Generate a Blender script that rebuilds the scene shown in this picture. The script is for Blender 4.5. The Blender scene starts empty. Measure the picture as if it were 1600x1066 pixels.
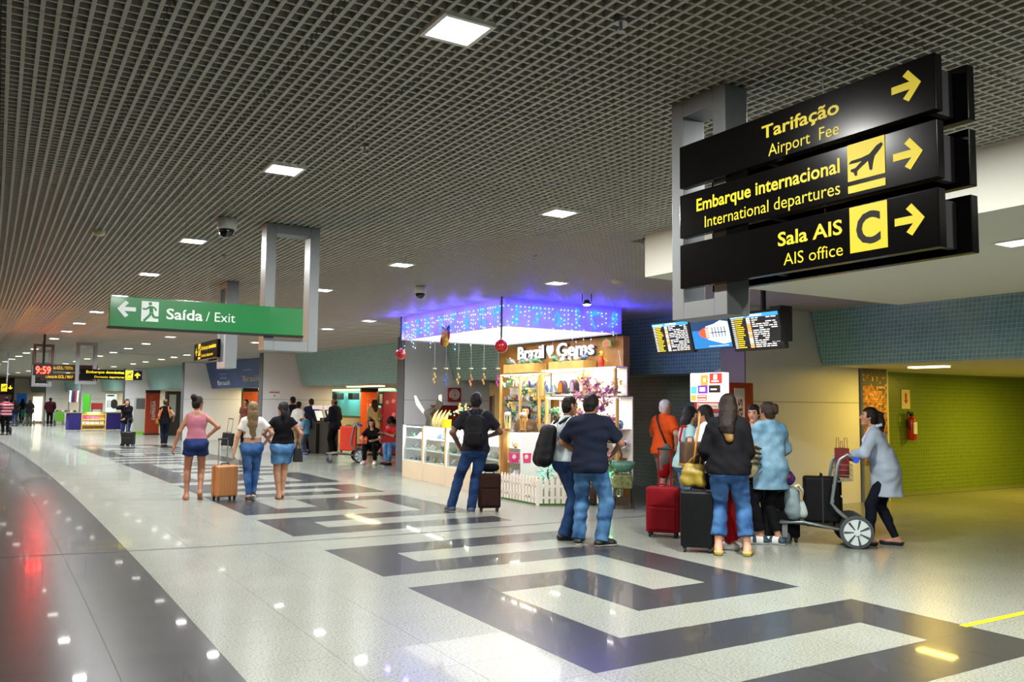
import bpy, bmesh, math, random
import numpy as np
from mathutils import Vector, Matrix

# ------------------------------------------------------------------ camera, world, exposure
scene = bpy.context.scene
COL = scene.collection
CAM_H = 1.60
FPX = 1316.0
PITCH = math.radians(4.29)
ROLL = math.radians(0.54)
HALL = math.radians(30.75)      # the hall runs 30.75 degrees to the left of the view
KAP = 0.00106                   # and curves very gently to the left
CEIL = 3.164

cam_data = bpy.data.cameras.new('camera')
cam_data.sensor_width = 36.0
cam_data.lens = FPX / 1600.0 * 36.0
cam_data.clip_end = 300
camera = bpy.data.objects.new('camera', cam_data)
COL.objects.link(camera)
camera.matrix_world = Matrix.Translation((0, 0, CAM_H)) @ Matrix.Rotation(math.pi / 2 + PITCH, 4, 'X') @ Matrix.Rotation(ROLL, 4, 'Z')
scene.camera = camera

world = bpy.data.worlds.new('world')
scene.world = world
world.use_nodes = True
world.node_tree.nodes['Background'].inputs[0].default_value = (0.55, 0.6, 0.7, 1)
world.node_tree.nodes['Background'].inputs[1].default_value = 0.015

scene.view_settings.view_transform = 'Standard'
scene.view_settings.look = 'None'
scene.view_settings.exposure = 0.0
scene.view_settings.gamma = 1.0
scene.view_settings.use_curve_mapping = False

AV = Vector((-math.sin(HALL), math.cos(HALL), 0))
BV = Vector((math.cos(HALL), math.sin(HALL), 0))

def W(a, b, z=0.0):
    """hall coordinates (a along, b across to the right) to world"""
    return AV * a + BV * (b - KAP * a * a) + Vector((0, 0, z))

def rot_at(a):
    return HALL + 2 * KAP * a

def ray(u, v):
    x = (u - 800) / FPX
    y = -(v - 533) / FPX
    c, s = math.cos(ROLL), math.sin(ROLL)
    x, y = c * x - s * y, s * x + c * y
    return Vector((x, math.cos(PITCH) - y * math.sin(PITCH), math.sin(PITCH) + y * math.cos(PITCH)))

def gp(u, v, z=0.0):
    """point at height z seen at photo pixel (u, v)"""
    d = ray(u, v)
    return d * ((z - CAM_H) / d.z) + Vector((0, 0, CAM_H))

def dp(u, v, depth):
    d = ray(u, v)
    return d * (depth / d.y) + Vector((0, 0, CAM_H))

def to_ab(p):
    q = Vector((p[0], p[1], 0))
    a = q.dot(AV)
    return a, q.dot(BV) + KAP * a * a

# ------------------------------------------------------------------ lamps of the hall
def area_light(name, loc, size, power, color, rot=(0, 0, 0), spread=None, size_y=None, parent=None):
    l = bpy.data.lights.new(name, 'AREA')
    l.energy = power
    l.color = color
    l.size = size
    if size_y:
        l.shape = 'RECTANGLE'
        l.size_y = size_y
    if spread:
        l.spread = math.radians(spread)
    o = bpy.data.objects.new(name, l)
    o.location = loc
    o.rotation_euler = rot
    COL.objects.link(o)
    if parent:
        o.parent = parent
    return o

def point_light(name, loc, power, color, radius=0.03, parent=None):
    l = bpy.data.lights.new(name, 'POINT')
    l.energy = power
    l.color = color
    l.shadow_soft_size = radius
    o = bpy.data.objects.new(name, l)
    o.location = loc
    COL.objects.link(o)
    if parent:
        o.parent = parent
    return o

COOL = (1.0, 0.985, 0.93)
WARM = (1.0, 0.80, 0.52)
P_DOWN = 62.0

# ------------------------------------------------------------------ materials
def lin(c):
    if isinstance(c, str):
        c = c.lstrip('#')
        c = [int(c[i:i + 2], 16) / 255 for i in (0, 2, 4)]
        c = [x / 12.92 if x <= 0.04045 else ((x + 0.055) / 1.055) ** 2.4 for x in c]
    return (c[0], c[1], c[2], 1)

MATS = {}
def mat(name, color, rough=0.5, metal=0.0, noise=None, bump=None, emit=None, coat=0.0, alpha=None, trans=0.0, spec=None, sheen=0.0):
    """procedural principled material; noise=(scale, amount), bump=(scale, strength)"""
    if name in MATS:
        return MATS[name]
    m = bpy.data.materials.new(name)
    m.use_nodes = True
    nt = m.node_tree
    b = nt.nodes['Principled BSDF']
    c = lin(color)
    b.inputs['Base Color'].default_value = c
    b.inputs['Roughness'].default_value = rough
    b.inputs['Metallic'].default_value = metal
    b.inputs['Coat Weight'].default_value = coat
    b.inputs['Coat Roughness'].default_value = 0.08
    if spec is not None:
        b.inputs['Specular IOR Level'].default_value = spec
    if trans:
        b.inputs['Transmission Weight'].default_value = trans
    if alpha is not None:
        b.inputs['Alpha'].default_value = alpha
    if sheen:
        b.inputs['Sheen Weight'].default_value = sheen
    if emit:
        b.inputs['Emission Color'].default_value = lin(emit[0])
        b.inputs['Emission Strength'].default_value = emit[1]
    if noise or bump:
        tc = nt.nodes.new('ShaderNodeTexCoord')
    if noise:
        n = nt.nodes.new('ShaderNodeTexNoise')
        n.inputs['Scale'].default_value = noise[0]
        n.inputs['Detail'].default_value = 5
        nt.links.new(tc.outputs['Object'], n.inputs['Vector'])
        r = nt.nodes.new('ShaderNodeValToRGB')
        k = noise[1]
        r.color_ramp.elements[0].position = 0.3
        r.color_ramp.elements[1].position = 0.7
        r.color_ramp.elements[0].color = (max(0, c[0] * (1 - k)), max(0, c[1] * (1 - k)), max(0, c[2] * (1 - k)), 1)
        r.color_ramp.elements[1].color = (min(1, c[0] * (1 + k)), min(1, c[1] * (1 + k)), min(1, c[2] * (1 + k)), 1)
        nt.links.new(n.outputs['Fac'], r.inputs['Fac'])
        nt.links.new(r.outputs['Color'], b.inputs['Base Color'])
    if bump:
        n2 = nt.nodes.new('ShaderNodeTexNoise')
        n2.inputs['Scale'].default_value = bump[0]
        n2.inputs['Detail'].default_value = 4
        nt.links.new(tc.outputs['Object'], n2.inputs['Vector'])
        bp = nt.nodes.new('ShaderNodeBump')
        bp.inputs['Strength'].default_value = bump[1]
        bp.inputs['Distance'].default_value = 0.02
        nt.links.new(n2.outputs['Fac'], bp.inputs['Height'])
        nt.links.new(bp.outputs['Normal'], b.inputs['Normal'])
    MATS[name] = m
    return m

def granite(name, base, dark, light, rough):
    m = bpy.data.materials.new(name)
    m.use_nodes = True
    nt = m.node_tree
    b = nt.nodes['Principled BSDF']
    geo = nt.nodes.new('ShaderNodeNewGeometry')
    mp = nt.nodes.new('ShaderNodeMapping')
    mp.inputs['Rotation'].default_value = (0, 0, 0.5)
    mp.inputs['Scale'].default_value = (1, 2.2, 1)
    nt.links.new(geo.outputs['Position'], mp.inputs['Vector'])
    v = nt.nodes.new('ShaderNodeTexNoise')
    v.inputs['Scale'].default_value = 55
    v.inputs['Detail'].default_value = 6
    v.inputs['Roughness'].default_value = 0.65
    nt.links.new(mp.outputs['Vector'], v.inputs['Vector'])
    r = nt.nodes.new('ShaderNodeValToRGB')
    e = r.color_ramp.elements
    e[0].position = 0.33; e[0].color = lin(dark)
    e[1].position = 0.66; e[1].color = lin(light)
    mid = e.new(0.47); mid.color = lin(base)
    nt.links.new(v.outputs['Fac'], r.inputs['Fac'])
    big = nt.nodes.new('ShaderNodeTexNoise')
    big.inputs['Scale'].default_value = 2.3
    big.inputs['Detail'].default_value = 3
    nt.links.new(geo.outputs['Position'], big.inputs['Vector'])
    mx = nt.nodes.new('ShaderNodeMix')
    mx.data_type = 'RGBA'
    mx.blend_type = 'MULTIPLY'
    mx.inputs[0].default_value = 0.12
    nt.links.new(r.outputs['Color'], mx.inputs[6])
    nt.links.new(big.outputs['Fac'], mx.inputs[7])
    nt.links.new(mx.outputs[2], b.inputs['Base Color'])
    mr = nt.nodes.new('ShaderNodeMapRange')
    mr.inputs['From Min'].default_value = 0.3
    mr.inputs['From Max'].default_value = 0.7
    mr.inputs['To Min'].default_value = rough * 0.96
    mr.inputs['To Max'].default_value = rough * 1.04
    nt.links.new(big.outputs['Fac'], mr.inputs['Value'])
    nt.links.new(mr.outputs['Result'], b.inputs['Roughness'])
    b.inputs['Specular IOR Level'].default_value = 0.22
    b.inputs['Coat Weight'].default_value = 0.2
    b.inputs['Coat Roughness'].default_value = 0.035
    b.inputs['Coat IOR'].default_value = 1.45
    MATS[name] = m
    return m

def tiled(name, c1, c2, mortar, size, rough=0.25, jitter=None):
    """small mosaic tiles; object coordinates, x across and z up"""
    m = bpy.data.materials.new(name)
    m.use_nodes = True
    nt = m.node_tree
    b = nt.nodes['Principled BSDF']
    tc = nt.nodes.new('ShaderNodeTexCoord')
    sx = nt.nodes.new('ShaderNodeSeparateXYZ')
    cb = nt.nodes.new('ShaderNodeCombineXYZ')
    nt.links.new(tc.outputs['Object'], sx.inputs[0])
    ad = nt.nodes.new('ShaderNodeMath')
    ad.operation = 'ADD'
    nt.links.new(sx.outputs['X'], ad.inputs[0])
    nt.links.new(sx.outputs['Y'], ad.inputs[1])
    nt.links.new(ad.outputs[0], cb.inputs['X'])
    nt.links.new(sx.outputs['Z'], cb.inputs['Y'])
    br = nt.nodes.new('ShaderNodeTexBrick')
    br.offset = 0.0
    br.inputs['Color1'].default_value = lin(c1)
    br.inputs['Color2'].default_value = lin(c2)
    br.inputs['Mortar'].default_value = lin(mortar)
    br.inputs['Scale'].default_value = 1.0
    br.inputs['Brick Width'].default_value = size
    br.inputs['Row Height'].default_value = size
    br.inputs['Mortar Size'].default_value = size * 0.07
    nt.links.new(cb.outputs[0], br.inputs['Vector'])
    nt.links.new(br.outputs['Color'], b.inputs['Base Color'])
    bp = nt.nodes.new('ShaderNodeBump')
    bp.invert = True
    bp.inputs['Strength'].default_value = 0.5
    bp.inputs['Distance'].default_value = 0.004
    nt.links.new(br.outputs['Fac'], bp.inputs['Height'])
    nt.links.new(bp.outputs['Normal'], b.inputs['Normal'])
    b.inputs['Roughness'].default_value = rough
    MATS[name] = m
    return m

def denim(name, color, fade):
    m = bpy.data.materials.new(name)
    m.use_nodes = True
    nt = m.node_tree
    b = nt.nodes['Principled BSDF']
    tc = nt.nodes.new('ShaderNodeTexCoord')
    n = nt.nodes.new('ShaderNodeTexNoise')
    n.inputs['Scale'].default_value = 5
    n.inputs['Detail'].default_value = 6
    nt.links.new(tc.outputs['Object'], n.inputs['Vector'])
    r = nt.nodes.new('ShaderNodeValToRGB')
    r.color_ramp.elements[0].position = 0.38
    r.color_ramp.elements[1].position = 0.72
    r.color_ramp.elements[0].color = lin(color)
    r.color_ramp.elements[1].color = lin(fade)
    nt.links.new(n.outputs['Fac'], r.inputs['Fac'])
    nt.links.new(r.outputs['Color'], b.inputs['Base Color'])
    b.inputs['Roughness'].default_value = 0.85
    b.inputs['Specular IOR Level'].default_value = 0.15
    MATS[name] = m
    return m

def glassmat(name, color=(0.92, 0.97, 0.96), alpha=0.16):
    m = bpy.data.materials.new(name)
    m.use_nodes = True
    nt = m.node_tree
    nt.nodes.remove(nt.nodes['Principled BSDF'])
    out = nt.nodes['Material Output']
    t = nt.nodes.new('ShaderNodeBsdfTransparent')
    t.inputs[0].default_value = (*color, 1)
    g = nt.nodes.new('ShaderNodeBsdfGlossy')
    g.inputs['Roughness'].default_value = 0.03
    mx = nt.nodes.new('ShaderNodeMixShader')
    mx.inputs[0].default_value = alpha
    nt.links.new(t.outputs[0], mx.inputs[1])
    nt.links.new(g.outputs[0], mx.inputs[2])
    nt.links.new(mx.outputs[0], out.inputs[0])
    MATS[name] = m
    return m

# ------------------------------------------------------------------ object helpers
def tag(o, label=None, cat=None, group=None, kind=None):
    if label: o['label'] = label
    if cat: o['category'] = cat
    if group: o['group'] = group
    if kind: o['kind'] = kind
    return o

def thing(name, label, cat, loc=(0, 0, 0), rz=0.0, group=None):
    o = bpy.data.objects.new(name, None)
    o.empty_display_size = 0.1
    o.location = loc
    o.rotation_euler = (0, 0, rz)
    COL.objects.link(o)
    return tag(o, label, cat, group)

def link(name, me, parent=None, loc=None, rz=None):
    o = bpy.data.objects.new(name, me)
    COL.objects.link(o)
    if parent: o.parent = parent
    if loc is not None: o.location = loc
    if rz is not None: o.rotation_euler = (0, 0, rz)
    return o

def copy_tree(o, parent=None):
    c = o.copy()
    COL.objects.link(c)
    c.parent = parent
    for ch in list(o.children):
        copy_tree(ch, c)
    return c

class MB:
    """collects simple shapes into one mesh"""
    def __init__(self):
        self.v = []; self.f = []; self.m = []
    def add(self, vs, fs, m=0):
        k = len(self.v)
        self.v += [tuple(x) for x in vs]
        self.f += [tuple(i + k for i in f) for f in fs]
        self.m += [m] * len(fs)
        return self
    def box(self, x0, x1, y0, y1, z0, z1, m=0):
        return self.add([(x0, y0, z0), (x1, y0, z0), (x1, y1, z0), (x0, y1, z0), (x0, y0, z1), (x1, y0, z1), (x1, y1, z1), (x0, y1, z1)],
                        [(3, 2, 1, 0), (4, 5, 6, 7), (0, 1, 5, 4), (1, 2, 6, 5), (2, 3, 7, 6), (3, 0, 4, 7)], m)
    def cbox(self, c, s, m=0, rz=0.0):
        vs = []
        ca, sa = math.cos(rz), math.sin(rz)
        for z in (-.5, .5):
            for x, y in ((-.5, -.5), (.5, -.5), (.5, .5), (-.5, .5)):
                px, py = x * s[0], y * s[1]
                vs.append((c[0] + ca * px - sa * py, c[1] + sa * px + ca * py, c[2] + z * s[2]))
        return self.add(vs, [(3, 2, 1, 0), (4, 5, 6, 7), (0, 1, 5, 4), (1, 2, 6, 5), (2, 3, 7, 6), (3, 0, 4, 7)], m)
    def cyl(self, p0, p1, r0, r1=None, n=12, m=0):
        if r1 is None: r1 = r0
        p0 = Vector(p0); p1 = Vector(p1)
        d = (p1 - p0).normalized()
        x = d.orthogonal().normalized(); y = d.cross(x)
        vs = []
        for p, r in ((p0, r0), (p1, r1)):
            for i in range(n):
                t = 2 * math.pi * i / n
                vs.append(p + x * (r * math.cos(t)) + y * (r * math.sin(t)))
        fs = [(i, (i + 1) % n, n + (i + 1) % n, n + i) for i in range(n)]
        fs.append(tuple(range(n - 1, -1, -1))); fs.append(tuple(range(n, 2 * n)))
        return self.add(vs, fs, m)
    def tube(self, pts, r, n=8, m=0):
        pts = [Vector(p) for p in pts]
        rs = r if isinstance(r, (list, tuple)) else [r] * len(pts)
        vs = []; x = None
        for i, p in enumerate(pts):
            d = (pts[min(i + 1, len(pts) - 1)] - pts[max(i - 1, 0)]).normalized()
            if x is None: x = d.orthogonal().normalized()
            x = (x - d * x.dot(d)).normalized()
            y = d.cross(x)
            for k in range(n):
                t = 2 * math.pi * k / n
                vs.append(p + x * (rs[i] * math.cos(t)) + y * (rs[i] * math.sin(t)))
        fs = []
        for i in range(len(pts) - 1):
            for k in range(n):
                fs.append((i * n + k, i * n + (k + 1) % n, (i + 1) * n + (k + 1) % n, (i + 1) * n + k))
        fs.append(tuple(range(n - 1, -1, -1)))
        fs.append(tuple((len(pts) - 1) * n + k for k in range(n)))
        return self.add(vs, fs, m)
    def ball(self, c, r, seg=12, ring=8, m=0, sc=(1, 1, 1)):
        vs = [(c[0], c[1], c[2] + r * sc[2])]
        for i in range(1, ring):
            t = math.pi * i / ring
            for k in range(seg):
                p = 2 * math.pi * k / seg
                vs.append((c[0] + r * sc[0] * math.sin(t) * math.cos(p), c[1] + r * sc[1] * math.sin(t) * math.sin(p), c[2] + r * sc[2] * math.cos(t)))
        vs.append((c[0], c[1], c[2] - r * sc[2]))
        fs = [(0, 1 + k, 1 + (k + 1) % seg) for k in range(seg)]
        for i in range(ring - 2):
            for k in range(seg):
                a = 1 + i * seg
                fs.append((a + k, a + seg + k, a + seg + (k + 1) % seg, a + (k + 1) % seg))
        last = len(vs) - 1; a = 1 + (ring - 2) * seg
        fs += [(a + k, last, a + (k + 1) % seg) for k in range(seg)]
        return self.add(vs, fs, m)
    def lathe(self, prof, n=16, m=0, c=(0, 0, 0)):
        vs = []
        for r, z in prof:
            for k in range(n):
                t = 2 * math.pi * k / n
                vs.append((c[0] + r * math.cos(t), c[1] + r * math.sin(t), c[2] + z))
        fs = []
        for i in range(len(prof) - 1):
            for k in range(n):
                fs.append((i * n + k, i * n + (k + 1) % n, (i + 1) * n + (k + 1) % n, (i + 1) * n + k))
        fs.append(tuple(range(n - 1, -1, -1)))
        fs.append(tuple((len(prof) - 1) * n + k for k in range(n)))
        return self.add(vs, fs, m)
    def prism(self, poly, d0, d1, m=0, plane='xz'):
        """extrude a 2-D outline (counter-clockwise) between depths d0 and d1"""
        def P(p, d):
            return (p[0], d, p[1]) if plane == 'xz' else ((p[0], p[1], d) if plane == 'xy' else (d, p[0], p[1]))
        n = len(poly)
        vs = [P(p, d0) for p in poly] + [P(p, d1) for p in poly]
        fs = [(i, (i + 1) % n, n + (i + 1) % n, n + i) for i in range(n)]
        fs.append(tuple(range(n - 1, -1, -1))); fs.append(tuple(range(n, 2 * n)))
        return self.add(vs, fs, m)
    def quad(self, a, b, c, d, m=0):
        return self.add([a, b, c, d], [(0, 1, 2, 3)], m)
    def mesh(self, name, mats):
        me = bpy.data.meshes.new(name)
        me.from_pydata(self.v, [], self.f)
        for mm in mats: me.materials.append(mm)
        if any(self.m): me.polygons.foreach_set('material_index', self.m)
        me.validate()
        bm = bmesh.new(); bm.from_mesh(me)
        bmesh.ops.recalc_face_normals(bm, faces=bm.faces)
        bm.to_mesh(me); bm.free()
        return me
    def build(self, name, mats, parent=None, bev=0.0, seg=2, smooth=False, loc=None, rz=None):
        if not isinstance(mats, (list, tuple)): mats = [mats]
        me = self.mesh(name, mats)
        if smooth: me.shade_smooth()
        o = link(name, me, parent, loc, rz)
        if bev:
            md = o.modifiers.new('bevel', 'BEVEL')
            md.width = bev; md.segments = seg; md.limit_method = 'ANGLE'; md.angle_limit = math.radians(40)
            me.shade_smooth()
            md.harden_normals = True
        return o

# ------------------------------------------------------------------ lettering
_text_cache = {}
def text_mesh(s, bold=0.0):
    key = (s, bold)
    if key not in _text_cache:
        cu = bpy.data.curves.new('txt', 'FONT')
        cu.body = s
        cu.size = 1.0
        cu.offset = bold
        cu.resolution_u = 3
        cu.fill_mode = 'FRONT'
        o = bpy.data.objects.new('txt', cu)
        COL.objects.link(o)
        dg = bpy.context.evaluated_depsgraph_get()
        me = o.evaluated_get(dg).to_mesh()
        vs = [tuple(v.co) for v in me.vertices]
        fs = [tuple(p.vertices) for p in me.polygons]
        o.evaluated_get(dg).to_mesh_clear()
        bpy.data.objects.remove(o)
        bpy.data.curves.remove(cu)
        xs = [v[0] for v in vs]; ys = [v[1] for v in vs]
        x0, x1 = min(xs), max(xs)
        _text_cache[key] = ([(v[0] - x0, v[1]) for v in vs], fs, x1 - x0, max(ys), min(ys))
    return _text_cache[key]

def lettering(name, s, m, parent, x0, x1, zb, cap, y=0.0, bold=0.0, dirx=1, thick=0.0, vertical=False):
    """flat text in the local xz plane, facing -y, from x0 to x1, base line zb, capital height cap"""
    vs, fs, w, hi, lo = text_mesh(s, bold)
    sx = (x1 - x0) / w
    sy = cap / 0.73
    mb = MB()
    if vertical:       # reads upwards
        mb.add([(zb - v[1] * sy, y, x0 + v[0] * sx) for v in vs], fs)
    else:
        mb.add([(x0 + v[0] * sx, y, zb + v[1] * sy) for v in vs], fs)
    me = bpy.data.meshes.new(name)
    me.from_pydata(mb.v, [], mb.f)
    me.materials.append(m)
    o = link(name, me, parent)
    if thick:
        md = o.modifiers.new('solid', 'SOLIDIFY'); md.thickness = thick; md.offset = 0
    return o
# ------------------------------------------------------------------ text is made first, while the scene is empty
for _s, _b in (('Tarifação', .02), ('Airport  Fee', 0), ('Embarque internacional', .02), ('International departures', 0), ('Sala AIS', .02), ('AIS office', 0), ('C', .03),
               ('Saída', .02), ('/ Exit', 0), ('Embarque doméstica', .02), ('Domestic departures', 0), ('Check-in AZUL / TOTAL', .02), ('Check-in GOL / MAP', .02),
               ('9:59', 0), ('EXPRESSA', .0), ('Brazil', .02), ('Gems', .02), ('24horas', .01), ('Banco24Horas', 0), ('Brasil', 0)):
    text_mesh(_s, _b)

# ------------------------------------------------------------------ shared materials
M_FLOOR = granite('granite_light', '#868b82', '#50554e', '#a3a69b', 0.26)
M_FDARK = granite('granite_dark', '#36383b', '#2a2c2e', '#434447', 0.26)
M_GROUT = mat('grout', '#4a4a46', 0.8)
M_SLAT = mat('ceiling_slat_white', '#b6b5ab', 0.5)
M_VOID = mat('ceiling_void_dark', '#3d3d3a', 0.9)
M_CEILF = mat('ceiling_far_grey', '#9a9585', 0.7, noise=(3, .08))
M_WHITE = mat('panel_white', '#e2e4ea', 0.4, noise=(1.2, .03))
M_SOFF = mat('soffit_white', '#cfd0c6', 0.6, noise=(.8, .03))
M_GREYP = mat('pier_side_grey', '#5a5c60', 0.45)
M_TEAL = tiled('tile_teal', '#74aaa5', '#689b97', '#b0cbc6', 0.062, 0.22)
M_TEALD = tiled('tile_dark_green', '#9fb3a4', '#94a899', '#c2cfc2', 0.075, 0.35)
M_GREEN = tiled('tile_green', '#6d8a2e', '#668329', '#8a9a4c', 0.075, 0.3)
M_CREAM = mat('wall_cream', '#d6cba6', 0.6, noise=(1, .04))
M_FRAME = mat('sign_frame_grey', '#8a9094', 0.42, metal=0.35)
M_BLACK = mat('black_satin', '#0c0b0c', 0.22, coat=0.3)
M_BLACKM = mat('black_matte', '#111113', 0.7)
M_YELLOW = mat('sign_yellow', '#fbe300', 0.5)
M_STEEL = mat('steel', '#a8abad', 0.3, metal=0.9)
M_LAMP = mat('lamp_lens', '#ffffff', 0.4, emit=('#fffdf4', 20.0))

# ------------------------------------------------------------------ floor: granite slabs, with the dark key pattern laid in
B0, A0, SB, SA = 3.104, 9.02, 0.6116, 0.5378
DARKC = set()
def _fill(r0, r1, c0, c1):
    for r in range(min(r0, r1), max(r0, r1) + 1):
        for c in range(min(c0, c1), max(c0, c1) + 1):
            DARKC.add((r, c))
def _spiral_up(r, side):
    """from the full row r six rows up to the next full row; side 0 starts on the left column"""
    f = (lambda c: c) if side == 0 else (lambda c: 4 - c)
    _fill(r, r, 0, 4)
    _fill(r, r - 4, f(0), f(0)); _fill(r - 4, r - 4, f(0), f(2)); _fill(r - 4, r - 2, f(2), f(2))
    _fill(r - 2, r - 2, f(2), f(4)); _fill(r - 2, r - 6, f(4), f(4)); _fill(r - 6, r - 6, 0, 4)
_spiral_up(8, 0)
_fill(10, 8, 4, 4); _fill(10, 10, 0, 4); _fill(12, 10, 0, 0)
_spiral_up(18, 1)
_fill(2, 0, 0, 0); _fill(0, 0, 0, 4)
_fill(-3, -3, 0, 4); _fill(-5, -3, 0, 0)
_spiral_up(-5, 1)
_fill(-11, -13, 4, 4); _fill(-13, -13, 0, 4)
_spiral_up(-15, 1); _fill(-13, -15, 0, 0)
_fill(-21, -23, 0, 0); _spiral_up(-23, 0); _fill(-29, -31, 4, 4); _spiral_up(-31, 1); _fill(-37, -39, 0, 0); _spiral_up(-39, 0)
def is_dark(r, c):
    if c <= -4:
        return True
    return (r, c) in DARKC

fb = MB()
fb.quad((-75, -25, -0.014), (45, -25, -0.014), (45, 95, -0.014), (-75, 95, -0.014))
floor = fb.build('floor', M_GROUT)
tag(floor, kind='structure')
_cells = []
for r in range(-118, 34):
    for c in range(-16, 28):
        a = A0 - (r + .5) * SA
        b = B0 + (c + .5) * SB
        p = W(a, b)
        d = p - Vector((0, 0, 0))
        yc = p.y * math.cos(PITCH) - CAM_H * math.sin(PITCH)
        vis = False
        if yc > 0.5:
            u = 800 + FPX * p.x / yc
            v = 533 + FPX * (CAM_H * math.cos(PITCH) + p.y * math.sin(PITCH)) / yc
            vis = -60 < u < 1660 and v < 1110
        _cells.append((p.length if vis else 1e6 + p.length, r, c, a, b, is_dark(r, c)))
_cells.sort()
def _tile_mesh(m):
    t = MB(); g = 0.0011
    t.box(-SB / 2 + g, SB / 2 - g, -SA / 2 + g, SA / 2 - g, -0.012, 0)
    return t.mesh('slab', [m])
_tl, _td = _tile_mesh(M_FLOOR), _tile_mesh(M_FDARK)
for i, (_, r, c, a, b, dk) in enumerate(_cells[:300]):
    o = link('floor_slab', _td if dk else _tl, floor, W(a, b), rot_at(a))
_vs, _fs, _ms = [], [], []
for (_, r, c, a, b, dk) in _cells[300:]:
    k = len(_vs)
    for da, db in ((-.5, -.5), (-.5, .5), (.5, .5), (.5, -.5)):
        q = W(a + da * (SA - .0022), b + db * (SB - .0022))
        _vs.append((q.x, q.y, 0.0))
    _fs.append((k, k + 1, k + 2, k + 3)); _ms.append(1 if dk else 0)
_me = bpy.data.meshes.new('floor_slabs')
_me.from_pydata(_vs, [], _fs)
_me.materials.append(M_FLOOR); _me.materials.append(M_FDARK)
_me.polygons.foreach_set('material_index', _ms)
tag(link('floor_slabs', _me, floor), kind='stuff')
ej = MB()
for s in range(-14, 22):
    b0, b1 = s * 1.0, s + 1.0
    j = lambda b: 9.62 + 0.02 * (b - 5) ** 2 * (1 if b < 5 else 0)
    q = [W(j(b0), b0), W(j(b1), b1), W(j(b1) + .03, b1), W(j(b0) + .03, b0)]
    ej.quad(*[(x.x, x.y, 0.0015) for x in q])
ej.build('expansion_joint', mat('joint_dark', '#23211d', 0.6), floor)
yt = MB()
q = [W(3.71, 6.12), W(3.71, 16.0), W(3.77, 16.0), W(3.77, 6.12)]
yt.quad(*[(x.x, x.y, 0.0018) for x in q])
yt.build('floor_marking_tape', mat('tape_yellow', '#cfd21c', 0.5), floor)['label'] = 'yellow marking tape stuck on the floor'

# ------------------------------------------------------------------ ceiling: open cell panels
cb_ = MB()
cb_.box(-75, 45, -25, 95, CEIL + 0.30, CEIL + 0.40)
ceiling = cb_.build('ceiling', M_VOID)
tag(ceiling, kind='structure')
PB, PA = 0.575, 0.83
NB, NA = 10, 12
_g = MB()
for i in range(NB):
    x = -PB / 2 + (i + .5) * PB / NB
    _g.box(x - .0085, x + .0085, -PA / 2 + .003, PA / 2 - .003, 0, .05)
for j in range(NA):
    y = -PA / 2 + (j + .5) * PA / NA
    _g.box(-PB / 2 + .002, PB / 2 - .002, y - .006, y + .006, .003, .05)
_panel = _g.mesh('ceiling_panel', [M_SLAT])
_pc = []
PA0 = 3.80 - 5 * PA
for ia in range(-6, 38):
    for ib in range(-18, 24):
        a = PA0 + (ia + .5) * PA; b = .49 - PB + (ib + .5) * PB
        if a > 32: continue
        if a < 5.95 and b > 4.95 + .2: continue
        p = W(a, b, CEIL)
        yc = p.y * math.cos(PITCH) + (CEIL - CAM_H) * math.sin(PITCH)
        vis = False
        if yc > 0.4:
            u = 800 + FPX * p.x / yc
            v = 533 - FPX * ((CEIL - CAM_H) * math.cos(PITCH) - p.y * math.sin(PITCH)) / yc
            vis = -120 < u < 1720 and v > -90
        _pc.append((p.length if vis else 1e6 + p.length, a, b))
_pc.sort()
for _, a, b in _pc[:300]:
    link('ceiling_panel', _panel, ceiling, W(a, b, CEIL), rot_at(a))
_pv = np.array([v.co for v in _panel.vertices]); _pf = [tuple(p.vertices) for p in _panel.polygons]
_av, _af = [], []
_rest = [x for x in _pc[300:] if x[2] < 13]
for n, (_, a, b) in enumerate(_rest):
    c, s = math.cos(rot_at(a)), math.sin(rot_at(a)); p = W(a, b, CEIL)
    q = _pv.copy(); q[:, 0] = c * _pv[:, 0] - s * _pv[:, 1] + p.x; q[:, 1] = s * _pv[:, 0] + c * _pv[:, 1] + p.y; q[:, 2] += p.z
    _av.append(q)
_nv = len(_pv)
_fa = np.array(_pf)
_allf = np.concatenate([_fa + i * _nv for i in range(len(_rest))])
_allv = np.concatenate(_av)
_me = bpy.data.meshes.new('ceiling_panels')
_me.vertices.add(len(_allv)); _me.vertices.foreach_set('co', _allv.astype(np.float32).ravel())
_me.loops.add(_allf.size); _me.loops.foreach_set('vertex_index', _allf.astype(np.int32).ravel())
_me.polygons.add(len(_allf)); _me.polygons.foreach_set('loop_start', np.arange(0, _allf.size, 4, dtype=np.int32))
_me.update(calc_edges=True)
_me.materials.append(M_SLAT)
tag(link('ceiling_panels', _me, ceiling), kind='stuff')
fc = MB()
for a0 in [31.4 + 4 * k for k in range(13)]:
    q = [W(a0, -10, CEIL + .01), W(a0, 14, CEIL + .01), W(a0 + 4, 14, CEIL + .01), W(a0 + 4, -10, CEIL + .01)]
    fc.quad(q[3], q[2], q[1], q[0])
fc.build('ceiling_far', M_CEILF, ceiling)

# lowered soffit on the right, over the ticket hall entrance
sf = MB()
sf.box(4.95, 8.66, -6.0, 5.95, 2.77, CEIL + .05)
soff = sf.build('ceiling_soffit', M_SOFF, None, rz=HALL)
tag(soff, kind='structure')

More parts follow.
